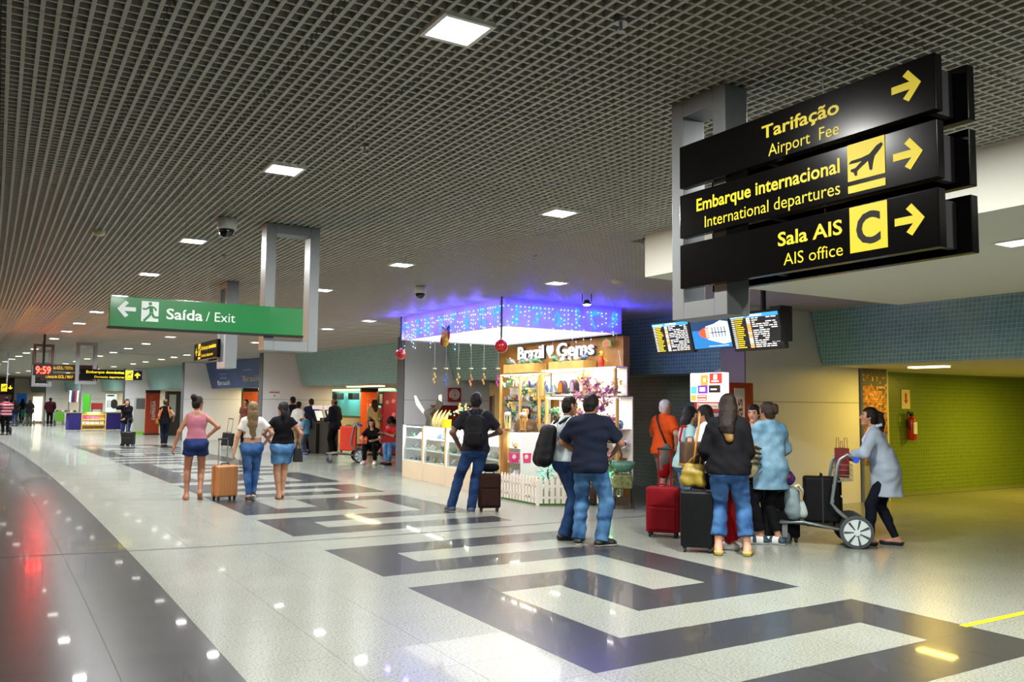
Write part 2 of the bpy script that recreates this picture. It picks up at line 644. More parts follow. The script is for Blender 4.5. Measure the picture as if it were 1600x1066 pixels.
# ------------------------------------------------------------------ recessed downlights
_d = MB()
_d.box(-.12, .12, -.12, -.10, -.012, .01).box(-.12, .12, .10, .12, -.012, .01).box(-.12, -.10, -.10, .10, -.012, .01).box(.10, .12, -.10, .10, -.012, .01)
_dframe = _d.mesh('lamp_frame', [mat('lamp_frame_white', '#e8e8e4', 0.4)])
_dlens = MB().box(-.10, .10, -.10, .10, -.004, .008).mesh('lamp_lens', [M_LAMP])
def downlight(a, b, z=CEIL, power=P_DOWN, color=COOL, label='square white downlight recessed in the slatted ceiling', group='recessed ceiling downlights'):
    t = thing('downlight', label, 'light', W(a, b, z), rot_at(a), group)
    link('frame', _dframe, t)
    link('lens', _dlens, t)
    area_light('downlight_lamp', (0, 0, -.014), .19, power, color, spread=(None if a < 10 else 155), parent=t)
    return t
for b_row, a_list in ((1.55, [.4, 3.06, 5.57, 8.57, 11.15, 13.76, 16.49, 19.19, 21.6, 24.4, 27.1, 29.8, 32.5, 35.2, 37.9, 40.6, 44, 48, 52, 56, 60, 64]),
                      (3.82, [.4, 3.0, 5.63, 8.74, 11.35, 14.0, 16.8, 19.56, 21.87, 24.93, 27.6, 30.2, 32.9, 35.6, 38.3, 41, 45, 49, 53, 57, 61]),
                      (6.07, [8.95, 15.14, 17.35, 20.02, 22.51, 25.04, 27.8, 30.1, 31.96, 33.92, 36.6, 38.96, 43, 47, 51, 55, 59])):
    for n_, a in enumerate(a_list):
        w = min(1, max(0, (a - 9) / 8))
        col = tuple(COOL[i] * (1 - w) + (.96, .98, 1.0)[i] * w for i in range(3))
        far = 1.0 if a < 41 else 1.5
        row_ = {1.55: 'left', 3.82: 'middle', 6.07: 'right'}[b_row]
        ORD = ['first', 'second', 'third', 'fourth', 'fifth', 'sixth', 'seventh', 'eighth', 'ninth', 'tenth', 'eleventh', 'twelfth', 'thirteenth', 'fourteenth']
        k_ = n_ - (1 if row_ == 'left' else 2 if row_ == 'middle' else 0)
        lb_ = '%s square downlight along the %s ceiling row from the camera' % (ORD[k_], row_) if 0 <= k_ < 14 else 'small distant downlight of the %s ceiling row' % row_
        downlight(a, b_row, power=P_DOWN * far, color=col, label=lb_)
for b_row in (-7.5,):  # row out of view, added for ambient light in the hall
    for a in (-4, 0, 5, 10, 15, 20, 25, 30, 36):
        downlight(a, b_row, power=P_DOWN * .8, label='unseen downlight added along the left wall for ambient light', group='added downlights along the left wall')
for (u, v) in ((1172, 443), (1590, 378)):
    a, b = to_ab(gp(u, v, 2.77))
    downlight(a, b, 2.77, P_DOWN * 2.2, COOL, 'square downlight in the flat lowered soffit', 'soffit downlights')

# ------------------------------------------------------------------ right side: piers, tiled headers, recesses
PIERS = [(9.3, 9.8), (18.2, 8.25), (27.1, 7.68), (36.2, 7.45), (45.2, 7.01), (54.2, 6.64), (63.2, 6.28), (72.2, 5.8)]
HDR = {18.2: 9.30, 27.1: 8.70, 36.2: 8.30, 45.2: 7.9, 54.2: 7.5, 63.2: 7.2, 72.2: 6.7}
for (a, b) in PIERS:
    o = W(a, b); th = .5 if a < 10 else .36
    s = MB(); s.box(.012, 2.35 if a > 10 else 2.8, .012, th, 0, CEIL + .02)
    pier = s.build('wall_pier', M_GREYP, None, loc=o, rz=rot_at(a))
    tag(pier, kind='structure')
    w = 2.35 if a > 10 else 2.76
    for z0, z1 in ((0, 1.672), (1.680, CEIL)):
        MB().box(.02, w, 0, .012, z0, z1).build('panel', M_WHITE, pier)
    MB().box(-.004, .012, .0, th, 0, CEIL).build('side_panel', M_GREYP, pier)

def header(a_far, b_far, a_near, b_near, zb, m, drop=.27):
    p0, p1 = W(a_near, b_near), W(a_far, b_far)
    L = (p1 - p0).length; ang = math.atan2(p1.y - p0.y, p1.x - p0.x)
    h = MB()     # local x runs away from the camera, local -y is to the right
    z1 = CEIL + .02
    h.add([(0, 0, z1), (L, 0, z1), (L, -drop, zb), (0, -drop, zb), (0, -drop - .3, zb), (L, -drop - .3, zb), (L, -.3, z1), (0, -.3, z1)],
          [(0, 1, 2, 3), (3, 2, 5, 4), (4, 5, 6, 7), (0, 3, 4, 7), (1, 6, 5, 2), (0, 7, 6, 1)])
    o = h.build('wall_header', m, None, loc=p0, rz=ang)
    return tag(o, kind='structure')
header(18.2, 9.30, 9.8, 9.98, 2.16, M_TEAL)
_pa = [18.7, 27.6, 36.7, 45.7, 54.7, 63.7]
_pf2 = [27.1, 36.2, 45.2, 54.2, 63.2, 72.2]
for a_n, a_f in zip(_pa, _pf2):
    header(a_f, HDR[a_f], a_n, HDR[a_f] + .3, 2.13, M_TEAL)
header(9.3, 11.32, -6, 11.32, 2.28, M_TEAL)
# recess ceilings behind the headers (with the warm lamps of the check-in hall)
for a_n, a_f in zip(_pa, _pf2):
    r_ = MB(); L = a_f - a_n
    r_.box(.45, 6.0, 0, L, 2.14, 2.20)
    tag(r_.build('ceiling_recess', M_SOFF, None, loc=W(a_n, HDR[a_f] + .1), rz=rot_at((a_n + a_f) / 2)), kind='structure')
    lm = thing('recess_lamp', 'long warm lamp in the low ceiling of the check-in recess', 'light', W((a_n + a_f) / 2, HDR[a_f] + 2.6, 2.135), rot_at(a_n), 'recess lamps')
    MB().box(-.15, .15, -1.2, 1.2, -.02, .004).build('diffuser', mat('lamp_warm', '#fff2cc', .5, emit=('#ffe9a8', 5)), lm)
    area_light('recess_lamp_light', (0, 0, -.03), .3, 34, (1, .80, .42), size_y=2.4, parent=lm)
    lm2 = copy_tree(lm)
    lm2.location = W(a_f - 1.2, HDR[a_f] + 1.9, 2.135)
r_ = MB(); r_.box(.2, 1.6, 0, 8.4, 2.17, 2.23)
tag(r_.build('ceiling_recess', M_SOFF, None, loc=W(9.8, 10.0), rz=rot_at(12)), kind='structure')
r_ = MB(); r_.box(11.55, 24, -6, 10.0, 2.27, 2.33)
tag(r_.build('ceiling_corridor', M_SOFF, None, rz=HALL), kind='structure')

# dark green tiled wall under the header beside the shop
w_ = MB(); w_.box(0, .15, 0, 8.4, 0, 2.2)
tag(w_.build('wall_tiled', M_TEALD, None, loc=W(9.8, 11.12), rz=rot_at(12)), kind='structure')
# corridor: green tiled wall, mosaic pillar
w_ = MB(); w_.box(13.3, 24, 10.0, 10.15, 0, 2.28)
tag(w_.build('wall_corridor', M_GREEN, None, rz=HALL), kind='structure')
w_ = MB(); w_.box(24, 24.15, -6, 10.15, 0, 2.28)
tag(w_.build('wall_corridor_end', M_GREEN, None, rz=HALL), kind='structure')
w_ = MB(); w_.box(17.6, 24, 6.2, 9.2, 0, .02)
tag(w_.build('floor_mat', M_BLACKM, None, rz=HALL), 'dark entrance mat on the corridor floor by the green wall', 'mat')
pil = thing('mosaic_pillar', 'pillar with copper mosaic tiles beside the green tiled wall', 'pillar', W(9.3, 12.60), rot_at(9.3))
MB().box(0, .66, .0, .70, 0, 2.27).build('shaft', mat('pillar_grey', '#8d9088', .5), pil)
MB().box(.655, .685, -.012, .70, 0, 2.27).build('edge_trim', mat('trim_pale', '#c8c6a0', .4), pil)
_mos = MB(); _rm = random.Random(3)
for i in range(16):
    for j in range(40):
        z = .62 + j * .041; x = .004 + i * .0405
        dens = 1.0 if 1.25 < z < 1.95 else .72
        if z > 2.24: continue
        k = 0 if _rm.random() < dens * (.9 if z < 1.97 else .18) else 1
        if .35 < (z * 7.1 + i) % 3 < .7 and _rm.random() < .5: k = 1
        if k == 0 and _rm.random() < .3: k = 2
        _mos.box(x, x + .037, -.006, 0, z, z + .037, k)
tag(_mos.build('mosaic_tiles', [mat('mosaic_copper', '#d08a4c', .25, metal=.5), mat('mosaic_grey', '#5d5f52', .3), mat('mosaic_gold', '#e8b070', .25, metal=.4)], pil), kind='stuff')
# lamps of the corridor
for a, b, pw in ((8.2, 12.75, 42), (4.5, 16.0, 120), (8.0, 16.6, 110), (4.5, 20, 120)):
    lm = thing('corridor_lamp', 'warm yellow ceiling lamp in the corridor', 'light', W(a, b, 2.265), HALL, 'corridor lamps')
    MB().box(-.1, .1, -.3, .3, -.02, .004).build('diffuser', mat('lamp_warm', '#fff2cc', .5, emit=('#ffe9a8', 5)), lm)
    area_light('corridor_lamp_light', (0, 0, -.03), .2, pw, (1, .66, .08), size_y=.6, parent=lm)
# far side of the hall
w_ = MB(); w_.box(14.2, 14.35, 10.3, 90, 0, CEIL)
tag(w_.build('wall_right', M_CREAM, None, rz=HALL + .06, loc=W(0, .6)), kind='structure')
w_ = MB(); w_.box(-14, 16, 0, .2, 0, CEIL + .3)
tag(w_.build('wall_far', mat('wall_far_grey', '#b9bec2', .6), None, loc=W(78, 0), rz=rot_at(78)), kind='structure')
w_ = MB(); w_.box(-11, -10.8, -9, 95, 0, CEIL + .3)
tag(w_.build('wall_left', mat('wall_left_grey', '#9a9a94', .6), None, rz=HALL), kind='structure')
w_ = MB(); w_.box(-12, 25, -9.2, -9, 0, CEIL + .3)
tag(w_.build('wall_back', mat('wall_left_grey', '#9a9a94', .6), None, rz=HALL), kind='structure')
# ------------------------------------------------------------------ hanging signs
def onA(u, v, a0):
    """ray through a pixel met with the cross plane a = a0: returns (b, z)"""
    d = ray(u, v); t = a0 / d.dot(AV)
    g = d * t
    return to_ab(g)[1], g.z + CAM_H
def onB(u, v, b0):
    d = ray(u, v); t = 10.0
    for _ in range(50):
        a = (d * t).dot(AV)
        t = t * .5 + .5 * (b0 - KAP * a * a) / d.dot(BV)
    g = d * t
    return to_ab(g)[0], g.z + CAM_H

def frame_part(parent, x0, x1, y0, y1, z0, z1, bar, m=None, name='frame'):
    f = MB()
    f.box(x0, x0 + bar, y0, y1, z0, z1).box(x1 - bar, x1, y0, y1, z0, z1)
    f.box(x0 + bar, x1 - bar, y0, y1, z1 - bar, z1).box(x0 + bar, x1 - bar, y0, y1, z0, z0 + bar)
    return f.build(name, m or M_FRAME, parent, bev=.004)

def arrow(parent, cx, cz, s, m, ang=0.0, y=0.0, name='arrow'):
    """fat arrow pointing +x, tip-to-tail length s"""
    w = s * .19; pts = [(-.5, -.12), (.12, -.12), (-.11, -.36), (.08, -.5), (.5, 0), (.08, .5), (-.11, .36), (.12, .12), (-.5, .12)]
    ca, sa = math.cos(ang), math.sin(ang)
    poly = [(cx + s * (ca * px - sa * pz), cz + s * (sa * px + ca * pz)) for px, pz in pts]
    mb = MB(); mb.prism(poly, y - .001, y)
    return mb.build(name, m, parent)

PLANE = [(-.47, -.02), (-.40, .05), (-.12, .06), (.10, .10), (.30, .27), (.42, .31), (.46, .25), (.38, .15), (.24, .02), (.20, -.10), (.16, -.32), (.10, -.30), (.06, -.06), (-.12, -.17), (-.24, -.25), (-.24, -.36), (-.30, -.36), (-.33, -.27), (-.42, -.22), (-.40, -.17), (-.28, -.16), (-.10, -.02), (-.26, -.03)]
def plane_icon(parent, x0, x1, z0, z1, y, bar=True):
    s = MB(); s.box(x0, x1, y - .001, y, z0, z1)
    if bar: s.box(x0, x1, y - .001, y, z0 - .048, z0 - .018)
    o = s.build('pictogram', M_YELLOW, parent)
    w = x1 - x0; h = z1 - z0; cx = (x0 + x1) / 2; cz = (z0 + z1) / 2
    mb = MB(); mb.prism([(cx + px * w, cz + pz * h * 1.05) for px, pz in PLANE], y - .002, y - .0012)
    mb.build('aeroplane', M_BLACKM, o)
    return o

# big three-board sign, its boards run along the hall and face left
sg = thing('direction_sign', 'large black hanging sign with yellow Tarifação, Embarque internacional and Sala AIS', 'sign', W(3.28, 2.92, CEIL), HALL - math.pi / 2)
zc = -CEIL
frame_part(sg, 0, .385, 0, .15, 2.035 + zc, CEIL + zc, .085)
M_SIGNB = mat('sign_black', '#0a090a', 0.2, spec=.12)
boards = []
for (z0, z1) in ((2.690, 2.905), (2.437, 2.655), (2.182, 2.402)):
    for (y0, y1, nm) in ((-.05, -.004, 'board'), (.154, .20, 'back_board')):
        x0 = .115 if nm == 'board' else .13
        o = MB().box(x0, 1.487, y0, y1, z0 + zc, z1 + zc).build(nm, M_SIGNB, sg, bev=.004)
        if nm == 'board': boards.append(o)
    for xs in (.6, 1.40): MB().box(xs, xs + .03, 0, .15, z0 + zc + .02, z1 + zc - .02).build('spacer', M_BLACKM, sg)
yf = -.0515
lettering('lettering', 'Tarifação', M_YELLOW, boards[0], .66, 1.072, 2.800 + zc, .060, yf, .02)
lettering('lettering', 'Airport  Fee', M_YELLOW, boards[0], .697, 1.07, 2.712 + zc, .056, yf)
lettering('lettering', 'Embarque internacional', M_YELLOW, boards[1], .238, 1.07, 2.553 + zc, .062, yf, .02)
lettering('lettering', 'International departures', M_YELLOW, boards[1], .294, 1.07, 2.463 + zc, .058, yf)
lettering('lettering', 'Sala AIS', M_YELLOW, boards[2], .744, 1.076, 2.299 + zc, .062, yf, .02)
lettering('lettering', 'AIS office', M_YELLOW, boards[2], .774, 1.077, 2.211 + zc, .054, yf)
plane_icon(boards[1], 1.108, 1.276, 2.502 + zc, 2.652 + zc, yf)
csq = MB().box(1.112, 1.28, yf - .001, yf, 2.212 + zc, 2.396 + zc).build('pictogram', M_YELLOW, boards[2])
lettering('letter_c', 'C', M_BLACKM, csq, 1.142, 1.25, 2.244 + zc, .125, yf - .002, .03)
for bd, z in zip(boards, (2.811, 2.55, 2.30)):
    arrow(bd, 1.372, z + zc, .122, M_YELLOW, 0, yf)
MB().cyl((.93, .03, 2.90 + zc), (.93, .03, .04), .0025, n=6).build('suspension_wire', M_STEEL, sg)
MB().cyl((.93, .03, 2.66 + zc), (.93, .03, 2.69 + zc), .003, n=6).cyl((.93, .03, 2.40 + zc), (.93, .03, 2.44 + zc), .003, n=6).build('link_wire', M_STEEL, sg)

# green exit sign, across the hall
M_EXITG = mat('exit_green', '#0c7a3c', 0.3, coat=.2)
M_SWHITE = mat('sign_white', '#e6f0ee', 0.5)
gs = thing('exit_sign', 'long green hanging exit sign reading Saída / Exit on a grey frame', 'sign', W(7.30, 0, CEIL), rot_at(7.3))
frame_part(gs, 1.92, 2.40, 0, .16, 2.045 + zc, CEIL + zc, .088)
gb = MB().box(.70, 2.245, -.06, -.005, 2.18 + zc, 2.42 + zc).build('board', M_EXITG, gs, bev=.004)
MB().box(.69, 2.25, -.062, .0, 2.165 + zc, 2.181 + zc).build('edge_trim', M_BLACKM, gs)
yg = -.0625
arrow(gb, .822, 2.322 + zc, .135, M_SWHITE, math.pi, yg)
ps = MB().box(.93, 1.058, yg - .001, yg, 2.232 + zc, 2.394 + zc).build('pictogram', M_SWHITE, gb)
rm = MB()
cx, cz_ = .994, 2.313 + zc
rm.cyl((cx, yg - .002, cz_ + .062), (cx, yg - .003, cz_ + .062), .0135, n=16)
def limb(p, w):
    for (ax, az), (bx, bz) in zip(p[:-1], p[1:]):
        d = math.hypot(bx - ax, bz - az); nx, nz = -(bz - az) / d * w, (bx - ax) / d * w
        rm.prism([(cx + ax + nx, cz_ + az + nz), (cx + bx + nx, cz_ + bz + nz), (cx + bx - nx, cz_ + bz - nz), (cx + ax - nx, cz_ + az - nz)], yg - .003, yg - .002)
limb([(0.004, .043), (.012, -.01)], .014); limb([(-.002, .04), (-.03, .016), (-.055, .02)], .0065); limb([(.012, .038), (.036, .03), (.046, .008)], .0065)
limb([(.008, -.012), (-.008, -.038), (-.045, -.078)], .009); limb([(.014, -.012), (.03, -.045), (.066, -.045)], .009)
rm.build('running_figure', M_EXITG, ps)
lettering('lettering', 'Saída', M_SWHITE, gb, 1.117, 1.40, 2.262 + zc, .088, yg, .02)
lettering('lettering', '/ Exit', M_SWHITE, gb, 1.425, 1.662, 2.262 + zc, .082, yg)
MB().cyl((1.255, .03, 2.42 + zc), (1.255, .03, .04), .0025, n=6).cyl((1.45, .03, 2.42 + zc), (1.45, .03, .04), .002, n=6).build('suspension_wire', M_STEEL, gs)

# smaller sign further on, boards along the hall
s2 = thing('direction_sign', 'small black and yellow domestic departures sign on a slim grey frame', 'sign', W(11.55, 2.50, CEIL), rot_at(11.5) - math.pi / 2)
frame_part(s2, -.1, .33, 0, .15, 2.03 + zc, CEIL + zc, .085)
b2 = MB().box(-1.3, .1, -.05, -.004, 2.18 + zc, 2.42 + zc).build('board', M_SIGNB, s2, bev=.004)
MB().box(-1.3, .1, .154, .2, 2.18 + zc, 2.42 + zc).build('back_board', M_SIGNB, s2, bev=.004)
plane_icon(b2, -1.02, -.87, 2.24 + zc, 2.41 + zc, yf)
arrow(b2, -1.13, 2.30 + zc, .12, M_YELLOW, math.pi, yf)
lettering('lettering', 'Embarque doméstica', M_YELLOW, b2, -.82, .05, 2.315 + zc, .06, yf, .02)
lettering('lettering', 'Domestic departures', M_YELLOW, b2, -.82, -.12, 2.215 + zc, .05, yf)

# far sign across the hall
A3 = 25.4
f3 = [onA(118, 600, A3)[0], onA(151, 600, A3)[0]]
s3 = thing('direction_sign', 'far black sign with yellow Embarque doméstica and an up arrow', 'sign', W(A3, 0, CEIL), rot_at(A3))
frame_part(s3, f3[0], f3[1], 0, .16, 2.03 + zc, CEIL + zc, .085)
bl, z1 = onA(126, 577, A3); br, z0 = onA(223, 596, A3)
b3 = MB().box(bl, br, -.05, -.005, 2.17 + zc, 2.44 + zc).build('board', M_SIGNB, s3, bev=.004)
lettering('lettering', 'Embarque doméstica', M_YELLOW, b3, onA(135, 585, A3)[0], onA(195, 585, A3)[0], 2.335 + zc, .07, yf, .02)
lettering('lettering', 'Domestic departures', M_YELLOW, b3, onA(148, 592, A3)[0], onA(195, 592, A3)[0], 2.21 + zc, .06, yf)
x0, x1 = onA(197, 585, A3)[0], onA(209, 585, A3)[0]
plane_icon(b3, x0, x1, 2.225 + zc, 2.43 + zc, yf)
arrow(b3, onA(216, 585, A3)[0], 2.30 + zc, .15, M_YELLOW, math.pi / 2, yf)

# check-in sign with two boards
A4 = 25.9
s4 = thing('check_in_sign', 'pair of dark red boards with yellow check-in airline names', 'sign', W(A4, 0, CEIL), rot_at(A4))
xa, xb = onA(63, 590, A4)[0], onA(121, 590, A4)[0]
frame_part(s4, xa - .2, xa + .28, 0, .15, 1.95 + zc, 2.95 + zc, .085)
MB().cyl((xa + .04, .07, 2.94 + zc), (xa + .04, .07, .04), .03, n=10).build('hanger', M_FRAME, s4)
M_SIGNR = mat('sign_dark_red', '#2c0d0d', .3, coat=.2)
for (z0, z1), tx in (((2.37, 2.56), 'Check-in AZUL / TOTAL'), ((2.13, 2.32), 'Check-in GOL / MAP')):
    bd = MB().box(xa, xb + .5, -.05, -.005, z0 + zc, z1 + zc).build('board', M_SIGNR, s4, bev=.004)
    lettering('lettering', tx, M_YELLOW, bd, xa + .12, xb - .1, z0 + .06 + zc, .085, yf, .02)

# LED clock
A5 = 23.0
ck = thing('led_clock', 'red LED clock showing 9:59 hanging from a dark pole', 'clock', W(A5, 0, CEIL), rot_at(A5))
xa, zt = onA(57, 570, A5); xb, zb = onA(78, 587, A5)
ckb = MB().box(xa - .06, xb + .06, -.05, .05, zb + zc, zt + .02 + zc).build('housing', M_BLACKM, ck, bev=.004)
xm = (xa + xb) / 2
M_LED = mat('led_red', '#ff2a14', .4, emit=((1, .003, .0015), 200))
lettering('digits', '9:59', M_LED, ckb, xa - .01, xb + .01, zb + .045 + zc, zt - zb - .07, -.053, 0)
MB().cyl((xm, 0, zt + .02 + zc), (xm, 0, .04), .025, n=8).build('pole', M_BLACKM, ck)
frame_part(ck, xm - .22, xm + .22, .0, .08, zt + zc, zt + .5 + zc, .06, mat('frame_brown', '#4a3a3a', .5))

# a sign at the far left edge
A6 = 33.0
s5 = thing('direction_sign', 'far black sign with yellow pictogram at the left edge', 'sign', W(A6, 0, CEIL), rot_at(A6))
xa = onA(-25, 606, A6)[0]; xb, zb = onA(21, 606, A6)
bd = MB().box(xa, xb, -.05, 0, zb - .12 + zc, zb + .14 + zc).build('board', M_SIGNB, s5)
plane_icon(bd, xb - .36, xb - .18, zb - .08 + zc, zb + .12 + zc, -.052)
arrow(bd, xb - .09, zb + zc, .13, M_YELLOW, -math.pi / 2, -.052)
MB().cyl((xa + .3, -.02, zb + zc), (xa + .3, -.02, .04), .02, n=8).cyl((xb - .2, -.02, zb + zc), (xb - .2, -.02, .04), .02, n=8).build('hanger', M_FRAME, s5)

# ------------------------------------------------------------------ ceiling fittings
def dome_camera(u, v, label):
    p = gp(u, v, CEIL)
    t = thing('dome_camera', label, 'camera', p)
    MB().lathe([(.03, .02), (.072, .0), (.08, -.02), (.08, -.085), (.072, -.10), (.068, -.10)], 20).build('housing', mat('plastic_pale', '#c9cac6', .4), t, smooth=True)
    MB().lathe([(.066, -.099), (.064, -.125), (.05, -.152), (.03, -.168), (.008, -.174)], 20).build('dome', mat('dome_dark', '#08080a', .06, coat=1), t, smooth=True)
dome_camera(355, 341, 'white dome camera on the ceiling left of the grey sign frame')
dome_camera(657, 447, 'white dome camera on the ceiling near the blue lit shop canopy')
dome_camera(1583, 584, 'small dome camera under the low corridor ceiling') if False else None
for (u, v, l) in ((970, 32, 'sprinkler head in the near ceiling between the lamp and the sign'), (570, 228, 'sprinkler head left of the middle downlight'), (350, 399, 'sprinkler head below the dome camera'), (835, 400, 'sprinkler head on the ceiling above the shop')):
    t = thing('sprinkler', l, 'sprinkler', gp(u, v, CEIL))
    MB().cyl((0, 0, .02), (0, 0, -.012), .028, n=14).cyl((0, 0, -.012), (0, 0, -.045), .007, n=8).cyl((0, 0, -.045), (0, 0, -.049), .018, n=12).build('head', M_STEEL, t)
for (u, v, l) in ((155, 361, 'pale smoke detector on the ceiling at far left'), (962, 437, 'smoke detector on the ceiling right of the shop canopy')):
    t = thing('smoke_detector', l, 'detector', gp(u, v, CEIL))
    MB().lathe([(.05, .02), (.055, 0), (.05, -.03), (.03, -.045), (.01, -.047)], 18).build('housing', mat('plastic_cream', '#cfcaa8', .5), t, smooth=True)
sp = thing('spotlight', 'small bracket spotlight hanging above the shop canopy', 'light', gp(917, 460, CEIL))
MB().box(-.07, -.06, -.01, .01, -.11, .02).box(.06, .07, -.01, .01, -.11, .02).build('bracket', M_BLACKM, sp)
MB().lathe([(.03, .03), (.045, 0), (.06, -.03), (.058, -.035)], 16, c=(0, 0, -.11)).build('can', M_BLACKM, sp, smooth=True)
MB().lathe([(.055, -.036), (.04, -.05), (.01, -.055)], 16, c=(0, 0, -.11)).build('bulb', M_LAMP, sp, smooth=True)

# ------------------------------------------------------------------ flight screens
def screen(u0, u1, bt, idx, label):
    a0, zt = onB(u0, 510, bt); a1, _ = onB(u1, 510, bt)
    w = a0 - a1; h = w * .60
    t = thing('flight_screen', label, 'screen', W(a0, bt, 2.69), rot_at(8) - math.pi / 2, 'row of hanging flight screens')
    tl = math.radians(15)
    def T(x, y, z):    # local tilt: top leans out
        return (x, y * math.cos(tl) - z * math.sin(tl), y * math.sin(tl) + z * math.cos(tl))
    def tbox(x0, x1, y0, y1, z0, z1, mb, m=0):
        mb.add([T(*p) for p in ((x0, y0, z0), (x1, y0, z0), (x1, y1, z0), (x0, y1, z0), (x0, y0, z1), (x1, y0, z1), (x1, y1, z1), (x0, y1, z1))],
               [(3, 2, 1, 0), (4, 5, 6, 7), (0, 1, 5, 4), (1, 2, 6, 5), (2, 3, 7, 6), (3, 0, 4, 7)], m)
    b = MB(); tbox(0, w, 0, .06, -h, 0, b); cs = b.build('casing', M_BLACKM, t)
    e = lambda n, c, s=1.5: mat('screen_' + n, c, .3, emit=(c, s))
    d = MB(); mats_ = [e('navy', '#0d2238', .8), e('blue', '#2f8fd0'), e('white', '#f4f4ee', .8), e('yellow', '#e8c81c', 1.0), e('dark', '#18160f', .6), e('orange', '#f0a060', 1.4), e('sea', '#1f6fb0', 1.2), e('red', '#f04a28', 1.6), e('seadark', '#123a66', 1.0), e('foam', '#dfeaf6', 1.8)]
    g = .014; x0, x1, z0, z1 = g, w - g, -h + g, -g
    def q(xa, xb, za, zb, m, y=-.002):
        X = lambda f: x0 + f * (x1 - x0); Z = lambda f: z0 + f * (z1 - z0)
        d.add([T(X(xa), y, Z(za)), T(X(xb), y, Z(za)), T(X(xb), y, Z(zb)), T(X(xa), y, Z(zb))], [(0, 1, 2, 3)], m)
    rr = random.Random(idx)
    if idx == 1:
        q(0, 1, 0, 1, 6); q(0, .55, .62, 1, 8, -.003); q(.55, 1, .72, 1, 8, -.003)
        def Pn(pts, m, y):
            X = lambda f: x0 + f * (x1 - x0); Z = lambda f: z0 + f * (z1 - z0)
            d.add([T(X(a_), y, Z(b_)) for a_, b_ in pts], [tuple(range(len(pts)))], m)
        Pn([(.40, .74), (.62, .80), (.80, .90), (.99, .84), (.99, .16), (.80, .12), (.62, .20), (.40, .30)], 9, -.004)
        Pn([(.19, .52), (.25, .63), (.36, .70), (.95, .74), (.95, .32), (.36, .34), (.25, .40)], 2, -.005)
        Pn([(.19, .52), (.25, .63), (.36, .70), (.47, .71), (.47, .33), (.36, .34), (.25, .40)], 7, -.006)
        for k in range(4): q(.38 + k * .03, .395 + k * .03, .36, .68, 2, -.007)
        for k in range(5): q(.55 + k * .08, .57 + k * .08, .36, .70, 8, -.007)
        q(.5, .92, .50, .53, 8, -.007); q(.4, .92, .055, .075, 2, -.007)
    else:
        q(0, 1, 0, 1, 4); q(0, 1, .90, 1, 1, -.003); q(.38, .68, .925, .98, 2, -.004); q(.02, .3, .92, .96, 9, -.004)
        n = 15
        for k in range(n):
            za = .86 - k * .057; zb = za + .028
            if k % 2: q(0, 1, za - .01, zb + .01, 0, -.003)
            q(.02, .08, za, zb, 2, -.004); q(.09, .09 + rr.uniform(.12, .19), za, zb, 3, -.004)
            q(.34, .42, za - .008, zb + .008, rr.choice([2, 5, 5, 2]), -.004)
            x = .45
            while x < .93:
                wd = rr.choice([.06, .08, .12])
                if rr.random() < .85: q(x, min(.95, x + wd), za, zb, 2, -.004)
                x += wd + .02
    d.build('display', mats_, cs)
    return t
screen(1017, 1075, 7.42, 0, 'flight information screen furthest left in the hanging row of three')
screen(1076, 1137, 7.42, 1, 'middle hanging screen showing a red and white ship at sea')
screen(1138, 1216, 7.42, 2, 'flight information screen nearest the pier, beside its black bracket')
br = thing('screen_bracket', 'black ceiling pole and bracket carrying the hanging screens', 'bracket', W(6.85, 7.51, CEIL), rot_at(8) - math.pi / 2)
MB().cyl((0, 0, .04), (0, 0, -.45), .03, n=12).build('pole', M_BLACKM, br)
MB().box(-1.9, .26, -.03, .08, -.60, -.45).box(.12, .28, -.04, .16, -.82, -.42).build('rail', M_BLACKM, br, bev=.005)

# ------------------------------------------------------------------ red cash machine beside the pier
M_ATM = mat('atm_red', '#a3281c', .35, coat=.2)
at = thing('cash_machine', 'red cash machine with a lit white panel of logos on top', 'machine', W(8.75, 8.78), rot_at(8.7) - math.pi / 2)
# local x points towards the camera (along -a), local y to the right (b)
MB().box(-.62, 0, 0, .62, 0, .98).box(-.62, 0, .22, .62, .98, 1.50).box(-.62, 0, 0.03, .62, 1.50, 1.94).build('cabinet', M_ATM, at, bev=.015)
MB().box(-.56, -.06, -.02, .2, .98, 1.02).box(-.50, -.12, -.03, 0, .80, .96).build('keypad_shelf', mat('atm_grey', '#8b8d8e', .4, metal=.3), at)
MB().box(-.52, -.10, .20, .215, 1.06, 1.40).build('screen', mat('atm_screen', '#20354a', .2, emit=('#4a7090', .6)), at)
MB().box(-.60, -.02, -.06, .24, 1.42, 1.50).build('hood', mat('atm_grey', '#8b8d8e', .4, metal=.3), at, bev=.02)
st = MB().box(-.54, -.12, .018, .03, 1.56, 1.64).build('name_strip', mat('atm_strip', '#d8d0c4', .5), at)
lettering('lettering', 'Banco24Horas', mat('text_red', '#b8341e', .5), st, -.52, -.14, 1.585, .035, .016)
lp = MB().box(-.64, .02, -.02, .10, 1.66, 2.08).build('light_box', mat('lightbox_white', '#ffffff', .4, emit=('#fff6ea', 2.2)), at, bev=.01)
lg = MB(); cols = []
def em(n, c): return mat('logo_' + n, c, .4, emit=(c, 1.1))
logos = [(-.42, -.27, 1.90, 2.05, em('orange', '#f6a23c')), (-.24, .0, 1.92, 2.07, em('red', '#e23a22')), (-.62, -.50, 1.775, 1.885, em('cyan', '#4ab8e0')), (-.48, -.28, 1.78, 1.90, em('purple', '#6a2fb0')),
         (-.26, -.03, 1.79, 1.90, em('black', '#141414')), (-.62, -.52, 1.675, 1.76, em('amber', '#f0a030')), (-.49, -.30, 1.675, 1.765, em('brick', '#d8583a'))]
for i, (xa, xb, za, zb, mm) in enumerate(logos): lg.box(xa, xb, -.024, -.02, za, zb, i)
